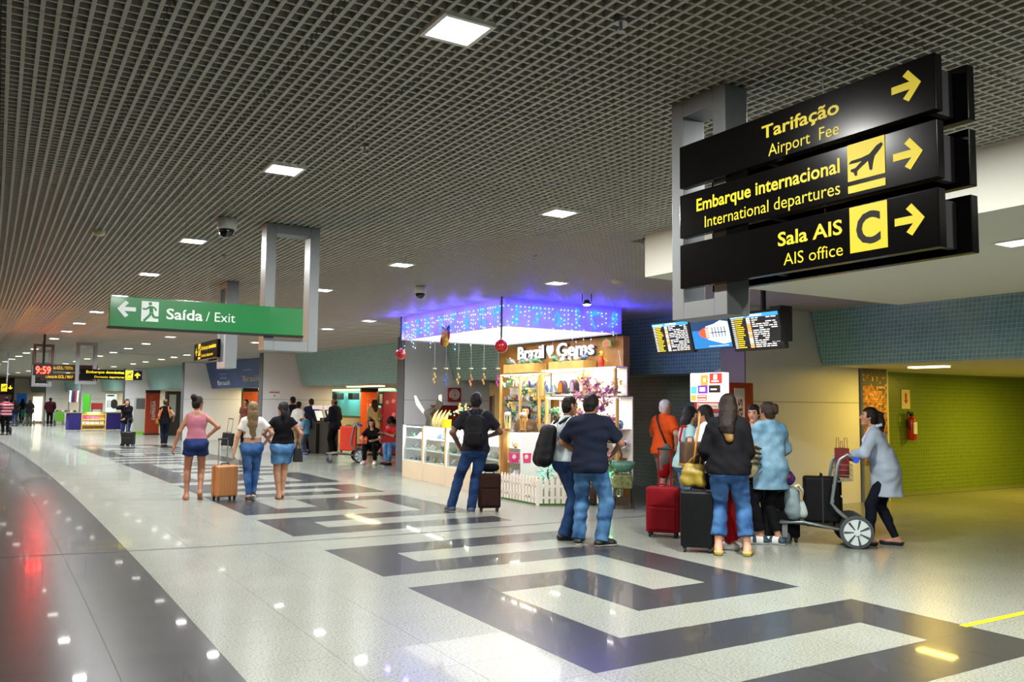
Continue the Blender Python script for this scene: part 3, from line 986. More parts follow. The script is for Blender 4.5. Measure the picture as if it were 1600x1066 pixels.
for (xa, xb, za, zb) in ((-.44, -.33, 1.81, 1.87), (-.20, -.06, 1.945, 1.965), (-.16, -.09, 1.98, 2.05), (-.22, -.10, 1.83, 1.85), (-.36, -.32, 1.95, 2.0), (-.47, -.32, 1.735, 1.75), (-.47, -.32, 1.69, 1.705)):
    lg.box(xa, xb, -.027, -.024, za, zb, len(logos))
lg.build('logos', [l[4] for l in logos] + [em('white', '#ffffff')], lp)
# side facing the camera: white strip with the name
ss = MB().box(0, .012, .22, .42, .4, 1.86).build('side_strip', mat('atm_strip', '#d8d0c4', .5), at)
vs, fs, w_, hi, lo = text_mesh('24horas', .01)
tm = MB(); tm.add([(.0135, .37 - v[1] * .19, .66 + v[0] * 1.05 / w_) for v in vs], fs)
me = bpy.data.meshes.new('lettering'); me.from_pydata(tm.v, [], tm.f); me.materials.append(mat('text_brown', '#7a2a20', .5)); link('lettering', me, ss)

# ------------------------------------------------------------------ corridor wall: extinguisher
bx, zt = onA(1417, 642, 9.99); _, zb = onA(1417, 688, 9.99)
ex = thing('fire_extinguisher', 'red fire extinguisher with white label hanging on green tiled wall', 'extinguisher', W(9.90, bx, zb), HALL)
hh = zt - zb
MB().lathe([(.03, 0), (.075, .01), (.08, .04), (.08, hh * .66), (.07, hh * .74), (.03, hh * .8), (.025, hh * .85)], 18).build('cylinder', mat('ext_red', '#b3160e', .3, coat=.3), ex, smooth=True)
MB().box(-.045, .05, -.083, -.06, hh * .22, hh * .62).build('label_sticker', M_SWHITE, ex)
MB().box(-.03, .03, -.03, .03, hh * .82, hh * .9).box(-.09, .04, -.012, .012, hh * .9, hh * .96).build('valve', M_BLACKM, ex)
MB().tube([(-.03, 0, hh * .86), (-.1, 0, hh * .98), (-.15, -.01, hh * .9), (-.13, -.02, hh * .6), (-.09, -.03, hh * .35)], .012).build('hose', M_BLACKM, ex, smooth=True)
MB().box(-.03, .03, .078, .098, hh * .4, hh * .7).build('bracket', M_BLACKM, ex)
x0, z1 = onA(1408, 609, 9.99); x1, z0 = onA(1422, 639, 9.99)
es = thing('extinguisher_sign', 'small white sign with red arrow above the fire extinguisher', 'sign', W(9.985, x0, z0), HALL)
pl = MB().box(0, x1 - x0, 0, .01, 0, z1 - z0).build('plate', mat('sign_cream', '#e8dfae', .5), es)
w = x1 - x0; h = z1 - z0
MB().prism([(w * .5, h * .25), (w * .75, h * .45), (w * .62, h * .45), (w * .62, h * .82), (w * .38, h * .82), (w * .38, h * .45), (w * .25, h * .45)], -.002, -.001).build('arrow_mark', mat('text_red', '#b8341e', .5), pl)
# ------------------------------------------------------------------ the gem shop in the hall
RK = rot_at(13)
rnd = random.Random(11)
M_WOOD = mat('shop_wood', '#9c6f35', .5, noise=(6, .22), bump=(30, .15))
M_WOODL = mat('shop_wood_light', '#c9a25c', .5, noise=(6, .15))
M_PLINTH = mat('plinth_beige', '#c9b99c', .5, noise=(2, .04))
M_SHELFW = mat('shelf_white', '#f2f0ea', .4)
M_GLASS = glassmat('shop_glass')
M_FASC = mat('canopy_fascia', '#cfc8e0', .5)
M_LEDC = mat('led_cyan', '#bff0ff', .4, emit=('#8fd8ff', 4))
M_LEDB = mat('led_blue', '#4fa0ff', .4, emit=('#2a8cff', 1.6))

# canopy
ca0, ca1, cb0, cb1 = 10.72, 14.35, 6.38, 8.60
cn = thing('shop_canopy', 'white canopy of the gem shop washed in blue light, bright underside', 'canopy', W(ca0, cb0, CEIL), RK)
LX, LY = cb1 - cb0, ca1 - ca0
z0c, z1c = 2.755 - CEIL, .0
MB().box(0, LX, 0, .05, z0c, z1c).build('front_fascia', M_FASC, cn)
MB().box(0, .05, .05, LY, z0c, z1c).build('side_fascia', M_FASC, cn)
MB().box(LX - .05, LX, .05, LY, z0c, z1c).build('inner_fascia', M_FASC, cn)
MB().box(.05, LX - .05, LY - .05, LY, z0c, z1c).build('rear_fascia', M_FASC, cn)
MB().box(.05, LX - .05, .05, LY - .05, z0c + .02, z0c + .06).build('light_panel', mat('canopy_light', '#ffffff', .5, emit=('#fffaf0', 1.2)), cn)
area_light('canopy_lamp', (LX / 2, LY / 2, z0c + .01), LX - .2, 75, (1, .95, .84), size_y=LY - .2, parent=cn)

# icicle lights on both faces
def icicles(name, label, front):
    t = thing(name, label, 'string lights', W(ca0, cb0, CEIL), RK, 'icicle light strings on the canopy')
    wire, bulbs, sprig = MB(), MB(), MB()
    L = LX if front else LY
    r = random.Random(5 if front else 6)
    P = (lambda s, d, z: (s, -d, z)) if front else (lambda s, d, z: (-d, s, z))
    wire.tube([P(.02, .012, -.045), P(L - .02, .012, -.045)], .003, 5)
    n = int(L / .075)
    for i in range(n):
        s = .04 + i * (L - .08) / n
        ln = r.choice([.15, .25, .4, .5, .58, .66]) * r.uniform(.85, 1.1)
        wire.cyl(P(s, .012, -.045), P(s, .012, -.045 - ln), .0012, n=4)
        k = .06
        while k < ln:
            if r.random() < .62: bulbs.ball(P(s + r.uniform(-.008, .008), .016, -.045 - k), .0085, 6, 4)
            k += r.uniform(.05, .09)
    m = 6 if front else 8
    for i in range(m):
        s0 = (i + .5) * L / m + r.uniform(-.05, .05)
        for j in range(11 if i % 4 != 3 else 6):
            a = s0 + r.gauss(0, .055); z = -.10 - r.random() * .26
            d = r.uniform(-.5, .5)
            sprig.tube([P(a, .014, z), P(a + d * .05, .02, z + .035), P(a + d * .09, .014, z + .05)], [.012, .008, .003], 5)
            sprig.ball(P(a, .02, z), .014, 6, 4)
    tag(wire.build('wire', mat('wire_white', '#d8d8e8', .5), t), kind='stuff')
    tag(bulbs.build('bulbs', M_LEDC, t), kind='stuff')
    tag(sprig.build('light_sprigs', M_LEDB, t), kind='stuff')
    k = 5
    for i in range(k):
        s = (i + .5) * L / k
        point_light('led_glow', P(s, .30, -.16), 10 if front else 10.0, (.045, .02, 1.0) if front else (.12, .08, 1.0), .05, t)
icicles('icicle_lights', 'blue icicle lights hung on the canopy side that faces right', True)
icicles('icicle_lights', 'blue icicle lights hung on the canopy side that faces left', False)

# back wall of the shop
bwb = 8.80
bw0, bw1 = onB(972, 640, bwb)[0], 14.9
bk = thing('shop_back_wall', 'wooden back wall of the gem shop', 'wall panel', W(bw0, bwb), RK)
for i in range(6):
    y = i * (bw1 - bw0) / 6
    MB().box(0, .12, y + .003, y + (bw1 - bw0) / 6 - .003, 0, 2.75).build('board', M_WOOD, bk)
MB().box(.0, .14, -.03, -.002, 0, 2.75).build('end_board', M_WOOD, bk)
MB().tube([(-.10, -.03, 2.5), (-.05, -.03, 2.3), (-.02, -.03, 2.05), (-.07, -.03, 1.9), (-.03, -.03, 1.6), (-.01, -.03, 1.2)], .006, 5).build('cable', mat('wire_white', '#d8d8e8', .5), bk)
# shop name
aL, zL = onB(811, 562, bwb - .03); aR, _ = onB(930, 560, bwb - .03); a1, _ = onB(851, 560, bwb - .03); a2, _ = onB(872, 560, bwb - .03)
zt_ = onB(811, 543, bwb - .03)[1]
nm = thing('shop_name_sign', 'white raised shop name lettering with a heart on the wooden wall', 'sign', W(aL, bwb - .02, zL), rot_at(12) - math.pi / 2)
M_LETW = mat('letter_white', '#f5f5f2', .4, emit=('#ffffff', .5)); M_LETN = mat('letter_navy', '#27406a', .4)
for tx, s0, s1 in (('Brazil', 0, aL - a1), ('Gems', aL - a2, aL - aR)):
    lettering('letters', tx, M_LETN, nm, s0 + .015, s1 + .015, -.012, (zt_ - zL) * 1.05, -.01, .02, thick=.02)
    lettering('letters', tx, M_LETW, nm, s0, s1, 0, (zt_ - zL) * 1.05, -.035, .02, thick=.02)
hc = (aL - a1 + aL - a2) / 2
hp = []
for k in range(28):
    t_ = 2 * math.pi * k / 28
    hp.append((hc + .0068 * 16 * math.sin(t_) ** 3 * .95, .12 + .0082 * (13 * math.cos(t_) - 5 * math.cos(2 * t_) - 2 * math.cos(3 * t_) - math.cos(4 * t_))))
MB().prism(hp[::-1], -.05, -.02).build('heart', M_LETW, nm)

# gem pieces: a few meshes reused many times
def crystal_mesh(seed, mats, base=True):
    r = random.Random(seed); mb = MB()
    if base: mb.ball((0, 0, .012), .05, 8, 5, 1 if len(mats) > 1 else 0, (1, .8, .35))
    for i in range(7):
        a = r.uniform(0, 6.28); t = r.uniform(0, .5); h = r.uniform(.05, .13)
        d = Vector((math.sin(t) * math.cos(a), math.sin(t) * math.sin(a), math.cos(t)))
        p = Vector((math.cos(a) * .02, math.sin(a) * .02, .01))
        mb.cyl(p, p + d * h * .75, .013, .012, 6); mb.cyl(p + d * h * .75, p + d * h, .012, .001, 6)
    return mb.mesh('crystal', mats)
gm = lambda n, c, e=0.0: mat('gem_' + n, c, .25, coat=.4, noise=(25, .25), emit=((c, e) if e else None))
G_GREY, G_WHITE, G_PURP, G_DARK, G_GREEN, G_BROWN, G_YEL, G_PINK, G_BLUE = gm('grey', '#8f9496'), gm('white', '#e6e6e0'), gm('purple', '#5b3f78'), gm('dark', '#3c3a40'), gm('green', '#4f7f5f'), gm('brown', '#7a5530'), gm('yellow', '#e0c060'), gm('pink', '#d05a90'), gm('blue', '#4a6ea0')
CRY = [crystal_mesh(i, ms) for i, ms in enumerate(((G_GREY, G_DARK), (G_WHITE, G_GREY), (G_PURP, G_DARK), (G_YEL, G_BROWN), (G_GREEN, G_DARK), (G_BLUE, G_GREY)))]
def rock(seed, m, r_=.06):
    r = random.Random(seed); mb = MB(); mb.ball((0, 0, r_ * .8), r_, 8, 6)
    mb.v = [(x * r.uniform(.8, 1.2), y * r.uniform(.8, 1.2), max(0, z * r.uniform(.85, 1.15))) for x, y, z in mb.v]
    return mb.mesh('stone', [m])
ROCK = [rock(i, m) for i, m in enumerate((G_GREY, G_DARK, G_WHITE, G_BROWN, G_GREEN, G_BLUE))]
def bonsai_mesh(m, seed):
    r = random.Random(seed); mb = MB()
    mb.cbox((0, 0, .012), (.10, .07, .024), 1)
    mb.tube([(0, 0, .02), (.012, 0, .06), (-.01, 0, .10), (.02, 0, .14)], [.014, .012, .009, .005], 6, 1)
    for i in range(16):
        a = r.uniform(0, 6.28); q = r.uniform(.02, .085); mb.ball((q * math.cos(a), q * .7 * math.sin(a), r.uniform(.11, .21)), r.uniform(.016, .028), 6, 4)
    return mb.mesh('gem_tree', [m, G_BROWN])
BON = [bonsai_mesh(G_YEL, 1), bonsai_mesh(G_WHITE, 2), bonsai_mesh(G_GREEN, 3)]
def bird_mesh(m, seed):
    mb = MB(); mb.ball((0, 0, .09), .045, 8, 6, 0, (1.5, .8, 1)); mb.ball((.06, 0, .14), .025, 8, 6); mb.tube([(.08, 0, .14), (.11, 0, .132)], [.008, .001], 5, 1)
    mb.tube([(-.05, 0, .08), (-.13, 0, .04)], [.03, .008], 6); mb.cyl((0, .01, 0), (0, .01, .06), .006, n=5, m=1); mb.ball((0, 0, .015), .045, 8, 4, 1, (1, 1, .4))
    return mb.mesh('stone_bird', [m, G_BROWN])
BIRD = [bird_mesh(G_GREY, 1), bird_mesh(G_BLUE, 2), bird_mesh(G_WHITE, 3), bird_mesh(G_GREEN, 4)]
KIND = {'crystal_cluster': (CRY, 'crystal cluster', 'crystal'), 'polished_stone': (ROCK, 'polished stone', 'stone'), 'gem_tree': (BON, 'little gem tree', 'ornament'), 'stone_bird': (BIRD, 'carved stone bird', 'figurine')}
def place(kind, a, b, z, where, s=1.0, rz=None):
    ms, word, cat = KIND[kind]
    o = link(kind, rnd.choice(ms), None, W(a, b, z), rnd.uniform(0, 6.28) if rz is None else rz)
    o.scale = (s, s, s)
    return tag(o, '%s %s' % (word, where), cat, '%ss %s' % (word, where))

# two planter boxes under the name, with stones and birds
for n_, (u0, u1, v, lb) in enumerate(((790, 838, 574, 'left'), (861, 915, 571, 'right'))):
    a0, zb = onB(u0, v + 10, 8.55); a1 = onB(u1, v, 8.55)[0]
    zt = zb + .17
    bx = thing('wooden_box_shelf', 'wooden box shelf under the shop name, %s one' % lb, 'shelf', W(a1, 8.50, zb), RK)
    L = a0 - a1
    MB().box(0, .015, 0, L, 0, .17).build('front_board', M_WOODL, bx); MB().box(.015, .28, 0, L, 0, .015).build('bottom_board', M_WOODL, bx)
    MB().box(.015, .28, 0, .015, .015, .17).build('side_board', M_WOODL, bx); MB().box(.015, .28, L - .015, L, .015, .17).build('side_board', M_WOODL, bx)
    MB().box(.015, .28, .015, L - .015, .015, .13).build('filling', mat('box_fill', '#7d7a70', .9), bx)
    k = 7
    for i in range(k):
        place('stone_bird' if i % 3 != 1 else 'polished_stone', a1 + (i + .5) * L / k, 8.60 + rnd.uniform(-.05, .06), zb + .13, 'in the %s wooden box shelf' % lb, rnd.uniform(.9, 1.25), RK + rnd.choice([1.6, -1.6, 1.2, 2.0]))

# shelf units against the back wall
def shelf_unit(name, label, u0, u1, ztop, zbot, levels, depth, bfront, where, per, kinds, posts=(0., .5, 1.), sc=1.0, glass=True):
    a0 = onB(u0, 620, bfront)[0]; a1 = onB(u1, 620, bfront)[0]; L = a0 - a1
    t = thing(name, label, 'shelf', W(a1, bfront), RK)
    MB().box(depth - .02, depth, 0, L, zbot, ztop).build('back_panel', M_SHELFW, t)
    for f in posts:
        y = min(max(f * L, .02), L - .02)
        MB().box(-.01, .03, y - .02, y + .02, 0 if zbot < .3 else zbot, ztop).build('post', M_WOODL, t)
    MB().box(0, depth, 0, L, ztop, ztop + .03).build('top_board', M_SHELFW, t)
    MB().box(.06, .10, .05, L - .05, ztop - .016, ztop - .002).build('light_strip', mat('case_strip', '#ffffff', .5, emit=('#fff6e0', 5)), t)
    for z in levels:
        MB().box(.015, depth - .025, .02, L - .02, z - .012, z).build('shelf_board', M_GLASS if glass else M_SHELFW, t)
        for i in range(per):
            place(rnd.choice(kinds), a1 + (i + .5 + rnd.uniform(-.25, .25)) * L / per, bfront + depth * rnd.uniform(.35, .6), z, where, sc * rnd.uniform(.8, 1.2))
    area_light('shelf_lamp', (depth * .25, L / 2, ztop - .02), .08, 11, (1, .95, .82), size_y=L * .9, parent=t)
    return t
zl = lambda v: onB(810, v, 8.55)[1]
shelf_unit('gem_shelf', 'tall white shelf of grey crystals at the left of the shop wall', 781, 843, zl(587), .98, [zl(660) , zl(645), zl(627), zl(606)], .25, 8.50, 'on the tall left shelf', 13, ['crystal_cluster', 'crystal_cluster', 'polished_stone', 'gem_tree'], (0., .48, 1.), 1.15)
shelf_unit('gem_shelf', 'white middle shelf of geodes and gem trees on the shop wall', 846, 962, zl(583), zl(619), [zl(616)], .25, 8.50, 'on the middle shelf', 9, ['gem_tree', 'crystal_cluster'], (0., .4, 1.), 1.4)
shelf_unit('display_cabinet', 'lit glass display cabinet at the right end of the shop wall', 853, 965, zl(623), .40, [.45, .72, .98, 1.22], .32, 8.46, 'in the right display cabinet', 9, ['crystal_cluster', 'polished_stone', 'gem_tree'], (0., .33, .66, 1.), 1.35, False)
# two purple geodes and the big gem tree on the cabinet
def geode(u, v, label, inner):
    a, z = onB(u, v, 8.55)
    t = thing('geode', label, 'geode', W(a, 8.55, z), rot_at(11) - math.pi / 2)
    pts = [(-.085, 0), (.085, 0), (.082, .14), (.06, .2), (0, .235), (-.06, .2), (-.082, .14)]
    MB().prism(pts, -.05, .06).build('shell', mat('geode_shell', '#3a2440', .5, noise=(30, .3)), t, bev=.01)
    ip = [(x * .62, .02 + y * .78) for x, y in pts]
    MB().prism(ip, -.056, -.05).build('crystal_lining', mat('geode_' + inner[0], inner[1], .3, noise=(60, .5)), t)
    return t
geode(879, 615, 'purple geode with an orange heart on the glass cabinet', ('orange', '#e07818'))
geode(897, 614, 'purple geode with pale inside beside the orange one', ('pale', '#a79aa8'))

def figure(name, label, cat, a, b, z, rz=0, s=1.0):
    t = thing(name, label, cat, W(a, b, z), rz); t.scale = (s, s, s); return t
# orange toucan figures at the right end of the wall
a, z = onB(940, 578, 8.62)
t = figure('toucan_figure', 'colourful red and yellow parrot figure on the right of the wooden wall', 'figurine', a, 8.62, z)
MB().ball((0, 0, .12), .06, 10, 8, 0, (.8, .7, 2)).build('body', mat('parrot_red', '#c8321c', .4), t, smooth=True)
MB().ball((0, 0, .27), .05, 10, 8).build('head', mat('parrot_yellow', '#e8c040', .4), t, smooth=True)
MB().tube([(-.03, -.02, .28), (-.09, -.03, .25)], [.02, .004], 6).build('beak', G_DARK, t)
MB().tube([(.03, 0, .2), (.10, 0, .14)], [.03, .01], 6).build('wing', mat('parrot_yellow', '#e8c040', .4), t)
a, z = onB(947, 541, 8.66)
t = figure('watermelon_plaque', 'red and green half-round plaque high on the wooden wall', 'ornament', a, 8.70, z, rot_at(11) - math.pi / 2)
MB().prism([(-.13, 0), (.13, 0), (.10, .09), (0, .13), (-.10, .09)], -.03, .0).build('rind', mat('plaque_green', '#4f9a4a', .4), t)
MB().prism([(-.10, .012), (.10, .012), (.075, .07), (0, .10), (-.075, .07)], -.034, -.03).build('flesh', mat('plaque_red', '#d8402a', .4), t)

# ------------------------------------------------------------------ counters
def counter(a, b, L, rz, label, group):
    """glass counter: local y runs along the front, local -x faces the hall"""
    t = thing('display_counter', label, 'counter', W(a, b), rz, group)
    D = .50
    MB().box(0, D, 0, L, 0, .36).build('plinth', M_PLINTH, t)
    for y in (.03, L - .03):
        MB().box(.0, .05, y - .03, y + .03, .36, 1.13).build('post', M_WOODL if y < .1 else M_SHELFW, t)
    MB().box(0.05, D - .02, .06, L - .06, .36, .38).build('floor_board', M_SHELFW, t)
    for z in (.62, .86):
        MB().box(.05, D - .02, .05, L - .05, z - .014, z).build('shelf_board', M_SHELFW, t)
    MB().box(D - .02, D, 0, L, .36, 1.10).build('back_panel', M_SHELFW, t)
    MB().box(.005, .012, .06, L - .06, .38, 1.12).build('front_pane', M_GLASS, t)
    MB().box(0, D, 0, L, 1.12, 1.132).build('top_pane', M_GLASS, t)
    MB().box(.03, .05, .06, L - .06, 1.085, 1.105).build('light_strip', mat('case_strip', '#ffffff', .5, emit=('#fff6e0', 5)), t)
    area_light('counter_lamp', (.10, L / 2, 1.08), .06, 12, (1, .96, .86), size_y=L * .85, parent=t)
    c, s = math.cos(rz), math.sin(rz)
    for z in (.38, .62, .86):
        n = 5
        for i in range(n):
            x, y = rnd.uniform(.18, .34), (i + .5) * L / n + rnd.uniform(-.05, .05)
            o = W(a, b); px, py = o.x + c * x - s * y, o.y + s * x + c * y
            aa, bb = to_ab((px, py))
            if rnd.random() < .45:
                tr = tag(link('jewel_tray', TRAY, None, (px, py, z), rz), 'white tray of jewellery in the glass counter', 'tray', 'jewellery trays in the counters')
                tr.scale = (1, rnd.uniform(.8, 1.1), 1)
            else:
                place(rnd.choice(['crystal_cluster', 'polished_stone', 'crystal_cluster']), aa, bb, z, 'in the glass counters', rnd.uniform(.8, 1.1))
    return t
tb = MB(); tb.box(-.09, .09, -.08, .08, 0, .02); tb.prism([(-.05, .02), (.05, .02), (.05, .11), (.04, .11)], -.05, .05)
for i in range(4): tb.ball((-.06, -.05 + i * .035, .028), .009, 6, 4, 1)
TRAY = tb.mesh('jewel_tray', [mat('tray_white', '#eeeef0', .6), G_BLUE])
nC = 4; LC = (17.25 - 12.63) / nC
for i, w_ in enumerate(('nearest the front corner', 'second from the front corner', 'third from the front corner', 'at the far left end')):
    counter(12.63 + i * LC, 7.47 + i * LC * .07, LC - .01, rot_at(15) - .07, 'glass display counter %s of the gem shop' % w_, 'glass counters of the gem shop')
pc = W(12.60, 7.50)
counter(12.585, 7.54, 1.0, RK - math.pi / 2, 'glass display counter turned to the right behind the picket fence', 'glass counters of the gem shop')
cp = thing('corner_post', 'wooden corner post of the glass counters', 'post', W(12.56, 7.50), RK)
MB().box(-.04, .04, -.04, .04, 0, 1.14).build('shaft', M_WOOD, cp)

# things standing on the counter
a, b = 16.1, 7.7
eg = figure('eagle_sculpture', 'dark carved eagle with raised white wings on the counter', 'sculpture', *to_ab(dp(672, 655, 17.6)), 1.133, 0, 1)
M_EAG = mat('eagle_dark', '#4a4638', .5)
MB().tube([(0, 0, 0), (.02, 0, .16), (-.06, 0, .26), (.10, 0, .36)], [.09, .10, .09, .05], 10).build('body', M_EAG, eg, smooth=True)
MB().prism([(-.10, .30), (-.14, .24), (-.30, .44), (-.34, .62), (-.29, .63), (-.20, .46)], -.02, .02).build('wing', G_WHITE, eg, bev=.006)
MB().prism([(.06, .22), (.14, .24), (.26, .44), (.24, .62), (.16, .60), (.10, .42)], -.02, .02).build('wing', M_EAG, eg, bev=.006)
MB().prism([(.17, .54), (.245, .50), (.24, .66), (.17, .64)], -.022, .022).build('wing_tip', G_WHITE, eg)
for i, (u, d) in enumerate(((678, 17.0), (684, 16.8), (690, 16.6), (696, 16.5))):
    aa, bb = to_ab(dp(u, 660, d))
    t = figure('horn_ornament', 'tall cream horn ornament standing on the counter', 'ornament', aa, bb, 1.133); t['group'] = 'horn ornaments on the counter'
    MB().tube([(0, 0, 0), (.0, 0, .14), (.03, 0, .24), (.09, 0, .34)], [.045, .04, .03, .004], 10).build('horn', mat('horn_cream', '#e0cf8a', .4, noise=(30, .2)), t, smooth=True)
aa, bb = to_ab(dp(698, 662, 16.4))
t = figure('gift_box', 'small yellow gift box on the counter', 'box', aa, bb, 1.133, RK)
MB().box(-.07, .07, -.06, .06, 0, .13).build('carton', mat('box_yellow', '#e8c818', .5), t); MB().box(-.075, .075, -.065, .065, .13, .16).build('lid', mat('box_yellow', '#e8c818', .5), t)
aa, bb = to_ab(dp(728, 650, 16.9))
t = figure('gem_bouquet', 'white gem bouquet in a vase on the counter', 'ornament', aa, bb, 1.133, 0, 1)
MB().lathe([(.05, 0), (.07, .08), (.05, .16)], 12).build('vase', G_WHITE, t)
f_ = MB(); r_ = random.Random(8)
for i in range(60): f_.ball((r_.gauss(0, .10), r_.gauss(0, .07), .30 + r_.gauss(0, .08)), r_.uniform(.018, .034), 6, 4, i % 3)
tag(f_.build('blossoms', [G_WHITE, mat('gem_mint', '#a8d8b0', .4), G_YEL], t), kind='stuff')
for i, (u, d, m, l) in enumerate(((793, 14.7, 'horn_cream', 'bundle of striped stone wands at the left on the front counter'), (817, 14.3, 'horn_amber', 'bundle of amber stone wands at the right on the front counter'))):
    aa, bb = to_ab(dp(u, 662, d))
    t = figure('stone_wand_bundle', l, 'ornament', aa, bb, 1.133)
    mm = mat(m, '#c89a3c' if m == 'horn_amber' else '#e0cf8a', .4, noise=(30, .3))
    for k in range(7):
        an = k * .9
        MB().cyl((.03 * math.cos(an), .03 * math.sin(an), 0), (.06 * math.cos(an), .05 * math.sin(an), .26 + .02 * (k % 3)), .012, .008, 6).build('wand', mm, t)
    MB().lathe([(.06, 0), (.06, .04), (.05, .05)], 12).build('holder', G_BROWN, t)
    MB().ball((0, 0, .30), .06, 8, 6, 0, (1, 1, .6)).build('cap', G_WHITE, t)
# hanging things under the canopy
def bauble(u, v0, vb, depth, label):
    p = dp(u, v0, depth); q = dp(u, vb, depth)
    t = thing('bauble_garland', label, 'decoration', (p.x, p.y, CEIL))
    L = CEIL - q.z
    g = MB(); rg = random.Random(2)
    k = 0.0
    while k < L - .08:
        for j in range(4):
            an = rg.uniform(0, 6.28); g.cyl((0, 0, -k), (.026 * math.cos(an), .026 * math.sin(an), -k - .02), .005, .002, 4)
        k += .018
    g.cyl((0, 0, 0), (0, 0, -L + .08), .012, n=6)
    tag(g.build('tinsel', mat('tinsel_green', '#123a24', .6), t), kind='stuff')
    MB().ball((0, 0, -L), .098, 20, 14).build('ball', mat('bauble_red', '#a8140c', .22, coat=.6), t, smooth=True)
    MB().cyl((0, 0, -L + .09), (0, 0, -L + .115), .02, n=10).build('cap', mat('bauble_cap', '#c8b070', .3, metal=.8), t)
bauble(784, 466, 541, 12.2, 'red bauble on a green tinsel garland at the canopy corner')
bauble(627, 497, 554, 15.2, 'red bauble on a green tinsel garland at the far left of the canopy')
cl = thing('carnival_mask', 'colourful carnival mask doll hanging from the canopy edge', 'decoration', dp(696, 510, 13.9))
MB().ball((0, 0, -.19), .095, 12, 10, 0, (.75, .5, 1.6)).build('doll', mat('mask_gold', '#c89a20', .4, noise=(20, .6)), cl, smooth=True)
f_ = MB(); r_ = random.Random(4)
for i in range(30):
    an = r_.uniform(0, 6.28); f_.cyl((0, 0, -.06), (.08 * math.cos(an), .05 * math.sin(an), -.02 + r_.uniform(-.05, .05)), .015, .003, 5, i % 3)
f_.build('feathers', [mat('feather_blue', '#2438b0', .5), mat('feather_red', '#a01c20', .5), mat('feather_white', '#e8e4e0', .5)], cl)
for sx in (-1, 1): MB().ball((sx * .055, -.02, -.20 + sx * .05), .045, 8, 6, 0, (.6, .5, 1.7)).build('streamer', mat('feather_red' if sx > 0 else 'mask_red', '#8a1c20', .5), cl)
MB().cyl((0, 0, -.05), (0, 0, .08), .003, n=5).build('cord', M_BLACKM, cl)
for i, (u, d, col) in enumerate(((679, 14.6, '#e8c050'), (697, 14.3, '#3f6ac0'), (716, 14.0, '#e0b050'), (736, 13.8, '#e07828'), (756, 13.5, '#d8a030'), (778, 13.2, '#e040a0'))):
    p = dp(u, 576, d)
    nmx = ['yellow', 'blue', 'honey', 'orange', 'amber', 'pink'][i]
    t = thing('wind_chime', '%s stone wind chime hanging from a cream disc under the canopy' % nmx, 'wind chime', (p.x, p.y, 2.755), 0, 'wind chimes under the canopy')
    dz = p.z - 2.755
    MB().cyl((0, 0, 0), (0, 0, dz), .002, n=4).build('cord', mat('wire_white', '#d8d8e8', .5), t)
    MB().cyl((0, 0, dz - .01), (0, 0, dz + .01), .034, n=14).build('disc', mat('disc_cream', '#e8dcb0', .5), t)
    mm = mat('chime_' + nmx, col, .35, coat=.3)
    lo = .10 + .03 * (i % 2)
    for k in range(4):
        x = .02 * math.sin(k * 2.1)
        MB().ball((x, 0, dz - lo - k * .045), .022, 7, 5, 0, (.7, .3, 1.2)).build('pendant', mm, t)
    MB().cyl((0, 0, dz), (0, 0, dz - lo - .18), .0015, n=4).build('string', mat('wire_white', '#d8d8e8', .5), t)

# boards seen through the shop, on the dark tiled wall
def wall_board(name, label, cat, u0, v0, u1, v1, m, bpl=11.06):
    a0, z1 = onB(u0, v0, bpl); a1, z0 = onB(u1, v1, bpl)
    t = thing(name, label, cat, W(a0, bpl, z0), rot_at(15) - math.pi / 2)
    w, h = abs(a0 - a1), z1 - z0
    o = MB().box(0, w, 0, .03, 0, h).build('board', m, t)
    return t, o, w, h
a_sp = onA(701, 606, 18.15); b_sp = onA(721, 628, 18.15)
t = thing('spiral_sign', 'square red sign with a white spiral seen behind the shop', 'sign', W(18.16, a_sp[0], b_sp[1]), rot_at(18.2))
sw, sh = b_sp[0] - a_sp[0], a_sp[1] - b_sp[1]
o = MB().box(0, sw, 0, .03, 0, sh).build('board', mat('board_red', '#a5281c', .5), t)
sp_ = MB(); prev = None
for k in range(80):
    r0 = .05 + k / 79 * .36; an = k * .285
    pt = (sw / 2 + r0 * sw * math.cos(an), -.002, sh / 2 + r0 * sh * math.sin(an))
    if prev: sp_.cyl(prev, pt, .011, n=4)
    prev = pt
sp_.build('spiral', M_SWHITE, o)
t = thing('red_cabinet', 'dark red panel behind the shop counter', 'panel', W(17.7, onA(676, 665, 17.7)[0]), rot_at(18))
MB().box(0, 1.0, 0, .06, 0, 1.52).build('board', mat('board_dark_red', '#7c1c12', .5), t)
MB().box(-.02, 1.02, -.03, .09, 1.52, 1.56).build('cap', mat('board_dark_red', '#7c1c12', .5), t)
t, o, w, h = wall_board('food_poster', 'framed warm coloured food poster beyond the shop', 'poster', 752, 619, 770, 662, mat('poster_brown', '#8a4a22', .4))
for i in range(5): MB().ball((w * (.25 + .12 * i), -.004, h * (.3 + .1 * ((i * 7) % 4))), .09, 8, 6, 0, (.6, .06, 1.2)).build('printed_shape', mat('poster_gold', '#d8a830', .5), o)
MB().box(-.03, 0, -.01, .03, 0, h).box(w, w + .03, -.01, .03, 0, h).box(-.03, w + .03, -.01, .03, h, h + .03).build('frame', M_SHELFW, o)

